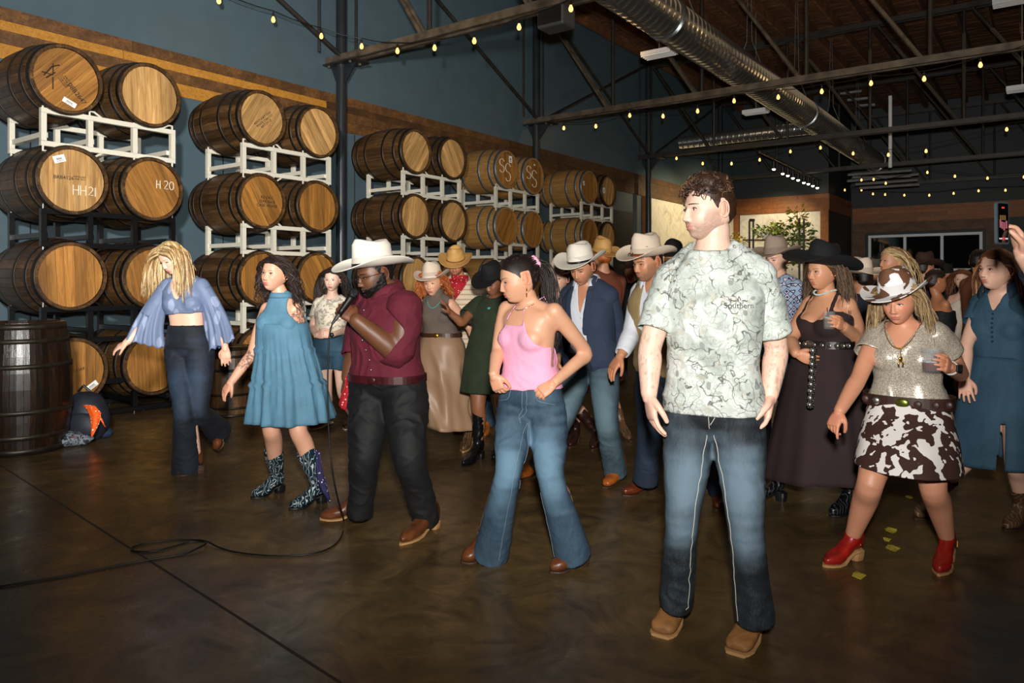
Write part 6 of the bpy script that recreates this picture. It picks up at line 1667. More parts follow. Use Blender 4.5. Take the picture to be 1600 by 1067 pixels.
dr_ = garment(p, 'dress_bodice', M['chambray'], .48, .995, .016, keep=lambda x, z, f: (np.abs(x) < .070 + .09 * sstep(-z, .06, .20)) & (z < .035), wr=(.004, (16, 16, 3)), seed=2)
ds = mk('dress', v1, f1, M['chambray'], p.root, smooth=True); s_ = ds.modifiers.new('cloth', 'SOLIDIFY'); s_.thickness = .004
w_o = V3(origin(p.root)); dr_.parent = ds
nb = p.N + (0, 0, .004); MB().ring_loft([ering(nb + (0, 0, z) + p.F * .010, p.L, p.F, r_, r_ * 1.02, 28) for z, r_ in ((-.016, .070), (-.016, .076), (.016, .064), (.016, .058), (-.016, .070))], cap=False).build('neck_band', M['chambray'], ds, smooth=True)
def curl_(p, cols, **k_): return long_hair(p, cols, wave=(.016, 48), **k_)
curl_(p, H_DBR + [rgb(64, 40, 28)], n=120, L=.33, width=.0075, seed=12)
m_ = MB(); wB = p.wrB + nrm(p.elB - p.wrB) * .025; ax = nrm(p.elB - p.wrB); u_ = nrm(np.cross(ax, (0, 1, 0))); w2 = np.cross(ax, u_)
m_.tube([wB + (u_ * math.cos(a) + w2 * math.sin(a)) * .027 for a in np.linspace(0, 2 * PI, 20)], .0025, 5); m_.build('wrist_band', M['black'], p.root)
tops = (V3(P(419, 697, 4.68)), V3(P(484, 706, 4.66)))
for i in (0, 1):
    fo = p.feet[i]; ank = p.leg[i][2]; bo, fr = boot(p.root, fo[0], fo[1], ank, bt(p, i, .255), M['boot_teal'], M['black'], (.050, .066), heel_h=.045, s=.96, trim=1, label='teal cowboy boot with white curling stitches')
kk = lambda x, y, dy=0: P(x, y, 4.60 + dy)
cloth('bandana', M['navyban'], p.root, [(kk(492, 702), kk(500, 706)), (kk(488, 722), kk(503, 728)), (kk(490, 745), kk(508, 748)), (kk(500, 765), kk(514, 768)), (kk(513, 784), kk(518, 785))], .008)

# ---- blonde woman at the left
p = person('blonde woman at the left in blue bell-sleeved crop top and dark flared jeans', dict(
    Y=5.40, yaw=26, hyaw=38, hip=(296, 545), neck=(288, 432), sh=((262, 446), (316, 446)), shw=1.0, head=(268, 403, -.06, 50, 30, -6, 1.0),
    armA=((229, 500, -.02), (199, 535, -.10)), armB=((343, 503, 0), (352, 543, -.10)), bw=.98, bust=1.05,
    knee=((288, 640, 5.22), (312, 640, 5.28)), feet=(((276, 744), (316, 738)), ((341, 704), (356, 672), .25, -.04)), ank=((298, 716, .02), (340, 683, .28)),
    skin=SK['fair'], hairc=H_BLD, q=1, closed=.9, voxel=.0105, lip=rgb(190, 100, 98),
    handA=dict(d=(-.85, -.1, -.45), n=(.1, .5, -.8), th=(.2, -.8, .1), curl=.4, s=.95), handB=dict(d=(.05, 0, -1), n=(-.2, 1, 0), th=(-1, 0, 0), curl=.3, s=.98)))
make_body(p)
garment(p, 'flared_jeans', M['jean_dark'], -.15, .34, .010, legs=[(0, [.104, .094, .070, .082, .106], V3(P(292, 737, 5.42))), (1, [.104, .094, .070, .078, .096], V3(P(342, 674, 5.66)))], wr=(.003, (6, 6, 14)), seed=8, col=fade(p, .18, .7, .6), hemcut=lambda v: np.ones(len(v), bool))
garment(p, 'crop_top', M['bluetop'], .50, .99, .013, sl={'A': (.9, .016, .03), 'B': (.9, .016, .03)}, neck=vneck(.075, .095, .17), wr=(.004, (8, 8, 14)), seed=4)
for sd, s_, e, w_, hemc, nrmv, col_ in (('A', p.A, p.elA, p.wrA, P(228, 523, 5.38), None, None), ('B', p.B, p.elB, p.wrB, P(339, 528, 5.36), None, None)):
    # wide bell sleeve: flat fan of cloth from the upper arm to a broad hem
    n = 60; T = np.linspace(0, 2 * PI, n, endpoint=False); rings = []; hemc = V3(hemc)
    if sd == 'A': ax_end = V3(P(258, 545, 5.38)) - V3(P(196, 531, 5.30)); hemc = (V3(P(258, 545, 5.40)) + V3(P(196, 529, 5.30))) / 2
    else: ax_end = V3(P(366, 531, 5.30)) - V3(P(319, 553, 5.38)); hemc = (V3(P(366, 529, 5.30)) + V3(P(319, 555, 5.38))) / 2
    ax_end /= 2; s0 = s_ * .9 + e * .1; a0 = nrm(np.cross(nrm(e - s_), (0, 1, 0))); a0 = a0 if a0 @ ax_end > 0 else -a0
    for u in np.linspace(0, 1, 26):
        c = s0 * (1 - u) + hemc * u + ((e - (s0 + hemc) / 2) * .45) * math.sin(PI * u); w1 = .052 * (1 - u) + np.linalg.norm(ax_end) * u ** 1.1; dpt = .055 * (1 - u) + .045 * u
        a_ = nrm(a0 * (1 - u) + nrm(ax_end) * u); b_ = V3((0, 1, 0)); rp = 1 + .0 * T
        ring = c + np.cos(T)[:, None] * a_ * w1 + (np.sin(T) * (dpt + .016 * u * np.sin(T * 0 + np.cos(T) * 13)))[:, None] * b_
        ring[:, 2] += .010 * u * np.sin(np.cos(T) * 15)
        rings.append(ring)
    o = MB().ring_loft(rings, cap=False).build('bell_sleeve', M['bluetop'], p.root, smooth=True); q = o.modifiers.new('cloth', 'SOLIDIFY'); q.thickness = .003
long_hair(p, H_BLD, n=300, L=.36, wave=(.006, 17), width=.0068, seed=31, fwd=.55, thick=.012, hl=hl_long)
for i in (0, 1):
    fo = p.feet[i]; ank = p.leg[i][2]; boot(p.root, fo[0], fo[1], ank, bt(p, i, .06), M['boot_brown'], M['sole'], (.042, .046), heel_h=.05, s=.92)

# ---- woman in printed tee behind
p = person('long-haired woman in printed white tee and denim shorts, holding her hands together', dict(
    Y=7.0, yaw=15, hip=(519, 548), neck=(519, 462), sh=((497, 474), (543, 474)), head=(519, 437, -.02, 15, 5, 0, .98),
    armA=((488, 512, 0), (494, 524, -.22)), armB=((548, 514, 0), (519, 523, -.22)), bw=1.12, bust=.9, knee=((510, 612), (536, 612)), feet=(((484, 672), (518, 662)), ((540, 672), (552, 664))), skin=SK['pale'], hairc=H_BRN, q=1, lip=rgb(170, 60, 66), voxel=.013,
    handA=dict(d=(.8, -.4, .1), n=(.1, 1, -.1), th=(0, -.5, .8), curl=.8), handB=dict(d=(-.8, -.4, .1), n=(-.1, 1, -.1), th=(0, -.5, .8), curl=.8)))
make_body(p); garment(p, 'printed_tee', M['tee_print'], .36, .985, .014, sl={'A': (.62, .014, .02), 'B': (.62, .014, .02)}, neck=crew(.07))
h = garment(p, 'denim_shorts', M['denim_dress'], -.15, .36, .012, legs=[(i, [.118, .116, .112, .110, .108], p.leg[i][0] * .62 + p.leg[i][1] * .38) for i in (0, 1)], wr=(.003, (8, 8, 12)), col=lambda v, n_: np.full((len(v), 3), .4), hemcut=lambda v: np.ones(len(v), bool))
long_hair(p, H_BRN, n=90, L=.40, width=.0085, seed=5)
for i in (0, 1):
    fo = p.feet[i]; ank = p.leg[i][2]; boot(p.root, fo[0], fo[1], ank, bt(p, i, .04), M['boot_brown'], M['paper'], (.04, .043), heel_h=.012, name='sneaker')
m_ = MB(); q = p.wrB; m_.ell(q + (0, -.02, 0), (.022, .012, .022), None, 12, 8); m_.build('watch', M['black'], p.root)

# ---- ginger woman, satin skirt
p = person('ginger woman in cream hat, taupe sleeveless knit and champagne satin skirt', dict(
    Y=6.2, yaw=20, hip=(692, 540), neck=(683, 462), sh=((662, 474), (706, 474)), shw=.98, head=(676, 441, -.03, 22, 10, -3, 1.0),
    armA=((650, 520, .02), (640, 550, -.1)), armB=((733, 512, .02), (748, 542, -.10)), bw=1.04, bust=1.0, feet=(((648, 700), (662, 684)), ((724, 707), (736, 690))), skin=rgb(226, 170, 138), hairc=H_GNG, q=1, closed=.8, lip=rgb(176, 84, 80), voxel=.012,
    handA=dict(d=(0, -.2, -1), n=(1, 0, 0), th=(0, -1, 0), curl=.4), handB=dict(d=(.3, -.3, -.9), n=(-1, 0, 0), th=(0, -1, 0), curl=.4)))
make_body(p); garment(p, 'knit_top', M['taupe'], .22, 1.0, .012, keep=lambda x, z, f: (np.abs(x) < .125) | (z < -.15), wr=(.002, (8, 8, 12)))
MB().ring_loft([ering(p.N + (0, 0, z) + p.F * .006, p.L, p.F, r_, r_, 24) for z, r_ in ((-.02, .066), (.055, .058), (.055, .052), (-.02, .060), (-.02, .066))], cap=False).build('roll_neck', M['taupe'], p.root, smooth=True)
skirt(p, M['satin'], .26, (691, 664), [(0, .150, .12), (.12, .198, .16), (.5, .205, .17), (.8, .225, .185), (1, .245, .20)], (.034, 6), seed=3, hemtilt=(-.10, 0), drape=.045)
belt(p, M['belt_brown'], .24, .024, .035, M['gold'])
necklace(p, M['turq'], .07, .10, .0, 34, .006); long_hair(p, H_GNG, n=110, L=.26, wave=(.014, 46), width=.009, seed=14)
hat(p.root, p.H, M['felt_cream'], M['felt_cream'], tilt=-2, crown=.12, brim=(.09, .08), curl=.06, roll=0)
for i in (0, 1):
    fo = p.feet[i]; ank = p.leg[i][2]; boot(p.root, fo[0], fo[1], ank, bt(p, i, .20), M['boot_brown_t'], M['sole_tan'], (.046, .056), heel_h=.04)

# ---- straw hat, red bandana
p = person('bearded man in golden straw hat with a red bandana round his neck', dict(
    male=True, Y=6.9, yaw=8, hip=(728, 545), neck=(719, 440), sh=((694, 458), (750, 458)), head=(712, 413, -.03, 8, 18, 0, .98),
    armA=((690, 505, 0), (700, 545, -.05)), armB=((758, 505, 0), (760, 545, -.02)), bw=1.05, knee=((722, 612), (752, 610)), feet=(((712, 676), (722, 668)), ((757, 684), (762, 672))), skin=rgb(196, 128, 92), hairc=H_BRN, q=1, closed=.6, stub=.85, voxel=.013,
    handA=dict(d=(0, -.2, -1), n=(1, 0, 0), th=(0, -1, 0), curl=.4), handB=dict(d=(0, -.3, -.9), n=(-1, 0, 0), th=(0, -1, 0), curl=.4)))
make_body(p); garment(p, 'striped_shirt', M['striped'], .02, .99, .018, sl={'A': (1.7, .016, .018), 'B': (1.7, .016, .018)}, neck=crew(.066, .01, -.03), wr=(.006, (7, 7, 10))); collar(p, M['striped'], .075, .045, .3)
pants(p, M['jean_mid'], (.112, .1, .08, .075, .08), t1=.12, col=fade(p)); simple_hair(p, H_BRN, .007, hl_short, 3)
hat(p.root, p.H, M['straw_gold'], M['boot_tan'], tilt=6, crown=.11, brim=(.095, .085), curl=.040, s=1.0)
m_ = MB(); c_ = p.N + (0, 0, .015)
m_.ring_loft([ering(c_ + (0, 0, z) + p.F * .02, p.L, p.F, r_, r_, 24) for z, r_ in ((-.03, .085), (.0, .088), (.03, .078), (.03, .06), (-.03, .07))], cap=True)
m_.build('neck_bandana', M['redban'], p.root, smooth=True)
cloth('neck_bandana_front', M['redban'], p.root, [(c_ + p.F * .11 - p.L * .085, c_ + p.F * .11 + p.L * .085), (c_ + p.F * .145 - p.L * .075 - (0, 0, .06), c_ + p.F * .145 + p.L * .07 - (0, 0, .06)), (c_ + p.F * .16 - p.L * .05 - (0, 0, .12), c_ + p.F * .16 + p.L * .03 - (0, 0, .12)), (c_ + p.F * .16 - p.L * .03 - (0, 0, .19), c_ + p.F * .16 - p.L * .02 - (0, 0, .19))], .008)
for i in (0, 1):
    fo = p.feet[i]; ank = p.leg[i][2]; boot(p.root, fo[0], fo[1], ank, bt(p, i, .06), M['boot_cog'], M['sole'], (.05, .052))

# ---- green dress, black hat
p = person('woman in black hat, dark green suede dress and tall black boots', dict(
    Y=5.75, yaw=32, hip=(764, 552), neck=(776, 461), sh=((748, 474), (794, 476)), shw=1.0, head=(772, 441, -.03, 42, 22, 0, .97),
    armA=((722, 504, -.08), (704, 490, -.14)), armB=((800, 520, 0), (796, 560, 0)), bw=1.0, feet=(((723, 730), (753, 716)), ((770, 720), (792, 708))), knee=((748, 634), (786, 636)), ank=((747, 700, 0), (786, 700, .02)),
    skin=rgb(148, 96, 66), hairc=H_BLK, q=1, closed=.9, voxel=.012, blush=.3, lip=rgb(130, 66, 60), handA=dict(d=(-.3, -.3, .7), n=(-.6, 0, -.2), th=(0, -.8, .3), curl=.35, spread=.3, s=.95), handB=dict(d=(0, -.2, -1), n=(-1, 0, 0), th=(0, -1, 0), curl=.4)))
make_body(p)
v1, f1 = skirt(p, None, .50, (756, 611), [(0, .155, .12), (.4, .182, .15), (1, .178, .165)], (.008, 5), join=True, seed=8)
gd = mk('dress', v1, f1, M['green_suede'], p.root, smooth=True); q = gd.modifiers.new('cloth', 'SOLIDIFY'); q.thickness = .004
garment(p, 'dress_bodice', M['green_suede'], .42, .99, .018, sl={'A': (.72, .02, .035), 'B': (.72, .02, .035)}, neck=crew(.072), wr=(.006, (7, 7, 8)), parent=gd, seed=3)
simple_hair(p, H_BLK, .014, hl_long, 4); necklace(p, M['turq'], .075, .10, .0, 30, .0035, pend=lambda m_, q: m_.ell(q, (.016, .012, .010), None, 10, 6))
hat(p.root, p.H, M['felt_black'], M['felt_black'], tilt=2, crown=.115, brim=(.10, .10), curl=.045, front_dip=.02)
for i in (0, 1):
    fo = p.feet[i]; ank = p.leg[i][2]; boot(p.root, fo[0], fo[1], ank, p.leg[i][1] * .9 + ank * .1, M['boot_black'], M['black'], (.046, .060), heel_h=.055, s=.92, name='tall_boot')

# ---- blazer man
p = person('man in white straw hat, navy blazer and open white shirt looking down', dict(
    male=True, Y=5.24, yaw=24, hip=(925, 562), neck=(919, 446), sh=((889, 462), (951, 462)), shw=1.0, head=(909, 418, -.07, 28, 24, 0, 1.0),
    armA=((868, 520, .02), (870, 562, -.08)), armB=((966, 524, .02), (952, 573, -.12)), bw=1.0, knee=((880, 655, 5.10), (948, 655, 5.02)), feet=(((801, 750), (850, 741)), ((946, 763), (974, 744))), ank=((838, 722, .02), (961, 730, 0)),
    skin=SK['tan'], hairc=H_DBR, q=1, closed=.8, stub=.35, voxel=.0105, lip=rgb(170, 86, 80),
    handA=dict(d=(.05, -.2, -1), n=(1, 0, 0), th=(.2, -1, 0), curl=.4), handB=dict(d=(-.4, -.1, -.9), n=(-.4, .9, 0), th=(-1, -.2, .1), curl=.55, s=1.08)))
make_body(p); sh = garment(p, 'shirt', M['white_shirt'], .0, .99, .014, neck=vneck(.068, .042, .20), wr=(.004, (8, 8, 9)), seed=7)
collar(p, M['white_shirt'], .074, .048, .5, parent=sh); placket(p, None, 0, (.2, .6), .018, n=4, parent=sh, btn=M['white_shirt'])
garment(p, 'blazer', M['blazer'], -.14, .985, .030, sl={'A': (1.88, .020, .016), 'B': (1.88, .020, .016)}, keep=lambda x, z, f: ~((f > .0) & (np.abs(x + .012) < .052 + .035 * sstep(-z, .3, .62))) & ~((x / .07) ** 2 + ((f - .01) / .07) ** 2 < 1), wr=(.005, (6, 6, 8)), seed=17, hem=.03)
garment(p, 'lapel', M['blazer'], .34, .95, .040, keep=lambda x, z, f: (f > .02) & (np.abs(np.abs(x + .012) - (.078 - .02 * sstep(-z, .1, .35))) < .026 * sstep(-z + .40, .06, .3) * 1.0) & (z > -.36), wr=None)
pants(p, M['jean_teal'], ((.108, .1, .076, .070, .072), (.108, .1, .08, .078, .082)), (V3(P(840, 727, 5.30)), V3(P(962, 741, 5.2))), t1=.10, col=fade(p, .35, .9, .8))
belt(p, M['belt_brown'], .06, .020, .035, M['silver']); simple_hair(p, H_DBR, .008, hl_short, 3)
hat(p.root, p.H, M['straw_white'], M['boot_black'], tilt=-8, crown=.118, brim=(.115, .085), curl=.062, s=1.03, taper=.92, roll=-2)
for i in (0, 1):
    fo = p.feet[i]; ank = p.leg[i][2]; boot(p.root, fo[0], fo[1], ank, bt(p, i, .07), M['boot_cog'], M['sole'], (.05, .052), heel_h=.03, s=1.03, square=.4)

# ---- vest man
p = person('smiling man in cream felt hat and tan vest over a white shirt', dict(
    male=True, Y=4.72, yaw=34, hip=(1036, 580), neck=(1026, 442), sh=((1000, 456), (1056, 456)), shw=.98, head=(1011, 410, -.05, 48, 12, 0, 1.0),
    armA=((987, 520, 0), (970, 556, -.10)), armB=((1070, 520, 0), (1068, 580, 0)), bw=.98, knee=((1016, 672, 4.60), (1098, 680, 4.60)), feet=(((973, 775), (1022, 766)), ((1120, 798), (1136, 778))), ank=((1012, 748, 0), (1128, 762, -.02)),
    skin=SK['olive'], hairc=H_BRN, q=1, closed=.5, stub=.6, voxel=.0105, lip=rgb(190, 110, 100),
    handA=dict(d=(-.55, -.1, -.8), n=(.3, .3, -.8), th=(.5, -.8, -.2), curl=.35, s=1.08), handB=dict(d=(0, -.2, -1), n=(-1, 0, 0), th=(0, -1, 0), curl=.4)))
make_body(p); sh = garment(p, 'shirt', M['white_shirt'], .0, .99, .016, sl={'A': (1.93, .016, .014), 'B': (1.93, .016, .014)}, neck=vneck(.066, .03, .08), wr=(.006, (8, 8, 9)), seed=7); collar(p, M['white_shirt'], .072, .048, .4, parent=sh)
garment(p, 'vest', M['vest'], -.05, .96, .028, keep=lambda x, z, f: (np.abs(x) < .135 + .1 * sstep(-z, .10, .2)) & ~((f > .0) & (np.abs(x - .03) < .055)) & ~((x / .07) ** 2 + ((f - .01) / .07) ** 2 < 1), wr=(.003, (6, 6, 8)), seed=3)
pants(p, M['jean_dark'], ((.106, .098, .076, .074, .084), (.106, .098, .08, .078, .084)), (V3(P(1009, 752, 4.74)), V3(P(1128, 768, 4.70))), t1=.12, col=fade(p, .45, .5, .5)); simple_hair(p, H_BRN, .012, hl_short, 3, .6, 60, 60, .05, .01)
m_ = MB(); V_ = []; f_ = []; nx = 9
for j, zz in enumerate((-.0645, -.0685, -.0725)):
    for u in np.linspace(-1, 1, nx): V_.append((u * .020, surf_y(u * .020, -.068, True, 0) - .0012, zz + .002 * u * u + (-.002 * (1 - u * u) if j == 2 else 0)))
mk('teeth', xf(np.array(V_), p.H), [(j * nx + i, j * nx + i + 1, (j + 1) * nx + i + 1, (j + 1) * nx + i) for j in range(2) for i in range(nx - 1)], M['white'], p.root)
hat(p.root, p.H, M['felt_cream'], leather('brown_hat_band', rgb(110, 50, 24), .5), tilt=-3, crown=.125, brim=(.105, .09), curl=.060, s=1.03, roll=3)
for i in (0, 1):
    fo = p.feet[i]; ank = p.leg[i][2]; boot(p.root, fo[0], fo[1], ank, bt(p, i, .07), leather('oxblood', rgb(92, 40, 20), .3) if i == 0 else bpy.data.materials['oxblood'], M['sole'], (.05, .052), heel_h=.03, s=1.0)

# ---- brown dress, big black hat
p = person('woman in big black hat and long dark brown dress holding a drink', dict(
    Y=4.66, yaw=38, hip=(1284, 585), neck=(1292, 456), sh=((1266, 474), (1326, 478)), shw=1.08, head=(1284, 424, -.03, 45, 4, 0, 1.02),
    armA=((1234, 532, .02), (1244, 552, -.15)), armB=((1346, 536, 0), (1318, 510, -.20)), bw=1.22, bd=1.15, bust=1.35, armw=1.30, neckw=1.1, full=.5,
    feet=(((1188, 775), (1224, 783)), ((1298, 808), (1337, 798))), ank=((1213, 755, 0), (1325, 770, 0)), skin=rgb(214, 154, 118), hairc=H_BRN, q=2, closed=.15, gaze=(-.3, 0), lip=rgb(178, 100, 92), voxel=.010,
    handA=dict(d=(.6, -.4, -.3), n=(.5, .6, 0), th=(0, -.3, .9), curl=.5), handB=dict(d=(-.70, -.62, .30), n=(-.60, .75, .05), th=(-.1, -.2, 1), curl=(.50, .55, .6, .65), tc=.5, s=1.0)))
make_body(p)
v1, f1 = skirt(p, None, .40, (1284, 745), [(0, .170, .145), (.18, .225, .19), (.5, .29, .25), (1, .375, .32)], (.020, 9), join=True, seed=8, hemtilt=(.10, 0), sway=(0, 0, 0))
bd_ = mk('dress', v1, f1, M['brown_dress'], p.root, smooth=True); q = bd_.modifiers.new('cloth', 'SOLIDIFY'); q.thickness = .004
garment(p, 'dress_bodice', M['brown_dress'], .36, .99, .013, keep=lambda x, z, f: (z < -.165 - .03 * (f < 0) - .02 * sstep(-np.abs(x), -.05, 0) + .05 * sstep(np.abs(x), .08, .12)) & ((np.abs(x) < .19)) | ((np.abs(np.abs(x) - .100) < .014)), wr=(.003, (7, 7, 12)), parent=bd_)
belt(p, M['belt_black'], .40, .030, .045, M['silver'], .075, .05)
m_ = MB()
q_ = tring(p, .40, .042, n=48)
R_ = np.stack([p.hL, p.hF, V3((0, 0, 1))], 1)
for j in range(1, 24, 2): m_.ell(q_[j] + (0, 0, 0), (.016, .006, .016), R_, 10, 6)
m_.build('concho', M['silver'], p.root, smooth=True)
sx = V3(P(1271, 548, 4.32)); m_ = MB(); ms = MB()
for j in range(9):
    q = sx + V3((.001 * j, -.008 * j * .0, -.039 * j)) + p.hF * (.012 * j * .4); m_.ell(q, (.024 if j % 2 == 0 else .020, .006, .024), None, 14, 6); ms.ell(q - (0, .006, 0), (.013, .005, .014), None, 12, 6)
    for a in np.linspace(0, 2 * PI, 8, endpoint=False): ms.ell(q + (.019 * math.cos(a), -.004, .019 * math.sin(a)), (.003,) * 3, None, 6, 4)
cb = m_.build('concho_strap', M['belt_black'], p.root, smooth=True); ms.build('concho', M['silver'], cb, smooth=True)
long_hair(p, [rgb(96, 70, 46), rgb(66, 46, 32), rgb(124, 92, 62)], n=120, L=.38, width=.0085, seed=9); necklace(p, M['pearl'], .064, .030, .012, 40, .0062)
hat(p.root, p.H, M['felt_black'], M['felt_black'], tilt=-10, crown=.135, brim=(.15, .14), curl=.075, s=1.12, roll=8)
for i in (0, 1):
    fo = p.feet[i]; ank = p.leg[i][2]; boot(p.root, fo[0], fo[1], ank, bt(p, i, .12), M['boot_black_t'], M['black'], (.048, .056), heel_h=.05)

brownP = p
# ---- cow print woman
p = person('woman in cow-print hat and skirt, sequined top and red ankle boots', dict(
    Y=3.67, yaw=10, hip=(1420, 645), neck=(1412, 503), sh=((1370, 523), (1466, 523)), shw=1.02, head=(1404, 470, -.05, 18, 14, -3, .99),
    armA=((1342, 590, -.04), (1312, 642, -.16)), armB=((1500, 583, .0), (1484, 574, -.22)), bw=1.10, bd=1.1, bust=1.1, armw=1.15, legw=1.08,
    knee=((1361, 752, 3.50), (1458, 760, 3.50)), feet=(((1288, 886), (1342, 872)), ((1467, 900), (1484, 872))), ank=((1333, 838, -.02), (1473, 844, 0)),
    skin=rgb(212, 148, 116), hairc=H_DBL, q=2, closed=.6, gaze=(-.4, -.4), lip=rgb(186, 104, 96), voxel=.0095,
    handA=dict(d=(-.45, -.2, -.75), n=(.6, .3, -.5), th=(.5, -.8, -.2), curl=(.3, .9, 1.0, 1.0), tc=.6, s=1.0), handB=dict(d=(-.66, -.68, .25), n=(-.66, .70, .05), th=(-.1, -.2, 1), curl=(.50, .55, .6, .65), tc=.5, s=1.0)))
make_body(p)
garment(p, 'sequin_top', M['sequin'], .10, .99, .015, sl={'A': (.48, .016, .028), 'B': (.48, .016, .028)}, neck=vneck(.080, .085, .13), wr=(.006, (9, 9, 7)), seed=6)
skirt(p, M['cow'], .17, (1420, 727), [(0, .165, .14), (.25, .19, .165), (.6, .215, .235), (1, .232, .265)], (.006, 6), name='cow_print_skirt', seed=4, ydep=-.12, hemtilt=(-.03, 0))
belt(p, M['tooled'], .155, .030, .058, NT('green_brass').out(rgb(120, 128, 50), .25, .8), .062, .05)
m_ = MB(); q_ = tring(p, .155, .042, n=48); R_ = np.stack([p.hL, p.hF, V3((0, 0, 1))], 1)
for j in ():
    for a in np.linspace(0, 2 * PI, 16, endpoint=False): m_.ell(q_[j] + R_ @ V3((.022 * math.cos(a), .002, .022 * math.sin(a))), (.004,) * 3, None, 6, 4)
    m_.ell(q_[j], (.012, .006, .012), R_, 10, 6)
for j in (4, 7, 10, 16, 19): MB().ell(q_[j], (.018, .006, .018), R_, 12, 6).build('rosette', M['silver'] if j == 16 else M['tooled'], p.root, smooth=True)
long_hair(p, H_DBL, n=150, L=.26, wave=(.004, 24), width=.006, seed=19, thick=.007)
def pend(m_, q):
    q = q + V3((0, -.012, 0)); 
    for j in range(4): m_.tube([q - (0, 0, .010 * j + .0), q - (0, 0, .010 * j + .009)], .002, 5)
    m_.ell(q - (0, 0, .05), (.011, .005, .011), None, 10, 6); m_.tube([q - (0, 0, .06) + (s_, 0, z_) for s_, z_ in ((-.009, -.03), (-.012, -.012), (0, 0), (.012, -.012), (.009, -.03))], .004, 6)
necklace(p, M['gold'], .080, .12, .0, 46, .0040, pend=pend)
hat(p.root, p.H, M['cow_hat'], None, tilt=-2, crown=.115, brim=(.10, .085), curl=.050, s=1.06, roll=-6, taper=.80)
for i in (0, 1):
    fo = p.feet[i]; ank = p.leg[i][2]; bo, fr = boot(p.root, fo[0], fo[1], ank, bt(p, i, .025), M['boot_red'], M['sole_tan'], (.042, .045), heel_h=.045, s=.95, name='ankle_boot', label='red leather open-toe ankle boot')
    MB().tube([ank + (.03, -.03, -.02), ank + (.032, -.03, .01)], .004, 6).build('zip_pull', M['gold'], bo)
# smart watch
m_ = MB(); ax = nrm(p.wrB - p.elB); c_ = p.wrB - ax * .02; u_ = nrm(np.cross(ax, (0, 0, 1))); w2 = np.cross(ax, u_)
m_.tube([c_ + (u_ * math.cos(a) + w2 * math.sin(a)) * .030 for a in np.linspace(0, 2 * PI, 24)], .009, 8, squash=.25); wb_ = m_.build('watch_strap', M['paper'], p.root, smooth=True)
MB().box(c_ + V3((.004, -.042, -.016)), (.030, 0, 0), (0, .010, 0), (0, 0, .034)).build('watch', M['black'], p.root, bevel=.004)

cowP = p
# ---- denim dress woman at the right edge
p = person('auburn-haired woman in dark denim shirt dress at the right edge', dict(
    Y=4.25, yaw=22, hip=(1566, 610), neck=(1565, 452), sh=((1534, 474), (1602, 476)), shw=1.0, head=(1556, 422, -.04, 42, -2, 0, 1.0),
    armA=((1510, 540, .02), (1508, 590, -.05)), armB=((1622, 545, 0), (1628, 600, -.05)), bw=1.06, bust=1.0, armw=1.05,
    knee=((1536, 690, 4.22), (1588, 722, 4.12)), feet=(((1432, 812), (1462, 798)), ((1572, 830), (1604, 816))), ank=((1458, 775, .18), (1590, 790, 0)),
    skin=SK['fair'], hairc=H_AUB, q=1, closed=.3, voxel=.0105, lip=rgb(176, 92, 88), brow=rgb(110, 70, 50),
    handA=dict(d=(-.1, -.2, -.6), n=(.3, .2, -.8), th=(.3, -1, 0), curl=.3, spread=.25), handB=dict(d=(0, -.2, -1), n=(-1, 0, 0), th=(0, -1, 0), curl=.4)))
make_body(p)
v1, f1 = skirt(p, None, .36, (1560, 724), [(0, .150, .12), (.22, .195, .16), (.55, .225, .19), (1, .262, .22)], (.008, 5), join=True, seed=8, hemtilt=(.06, 0), slit=lambda v, u, T: (u > .62) & (np.abs(T - PI * .5 + .36) < .02 + .10 * (u - .62)))
c_ = np.full((len(v1), 3), .42)
dd = mk('dress', v1, f1, M['denim_dress'], p.root, smooth=True, col=c_); q = dd.modifiers.new('cloth', 'SOLIDIFY'); q.thickness = .004
garment(p, 'dress_bodice', M['denim_dress'], .33, .99, .015, sl={'A': (.50, .028, .022), 'B': (.50, .028, .022)}, neck=vneck(.070, .052, .12), wr=(.003, (7, 7, 12)), col=lambda v, n_: np.full((len(v), 3), .42), parent=dd)
cl_ = collar(p, M['denim_dress'], .078, .05, .75, parent=dd)
placket(p, None, 0, (.52, .80), .024, n=7, parent=dd, btn=M['denim_dress'])
long_hair(p, H_AUB + [rgb(176, 128, 88)], n=150, L=.44, wave=(.007, 30), width=.0085, seed=23, thick=.013)
for i in (0, 1):
    fo = p.feet[i]; ank = p.leg[i][2]; boot(p.root, fo[0], fo[1], ank, bt(p, i, .17), M['boot_brown_t'], M['sole'], (.050, .062), heel_h=.04)
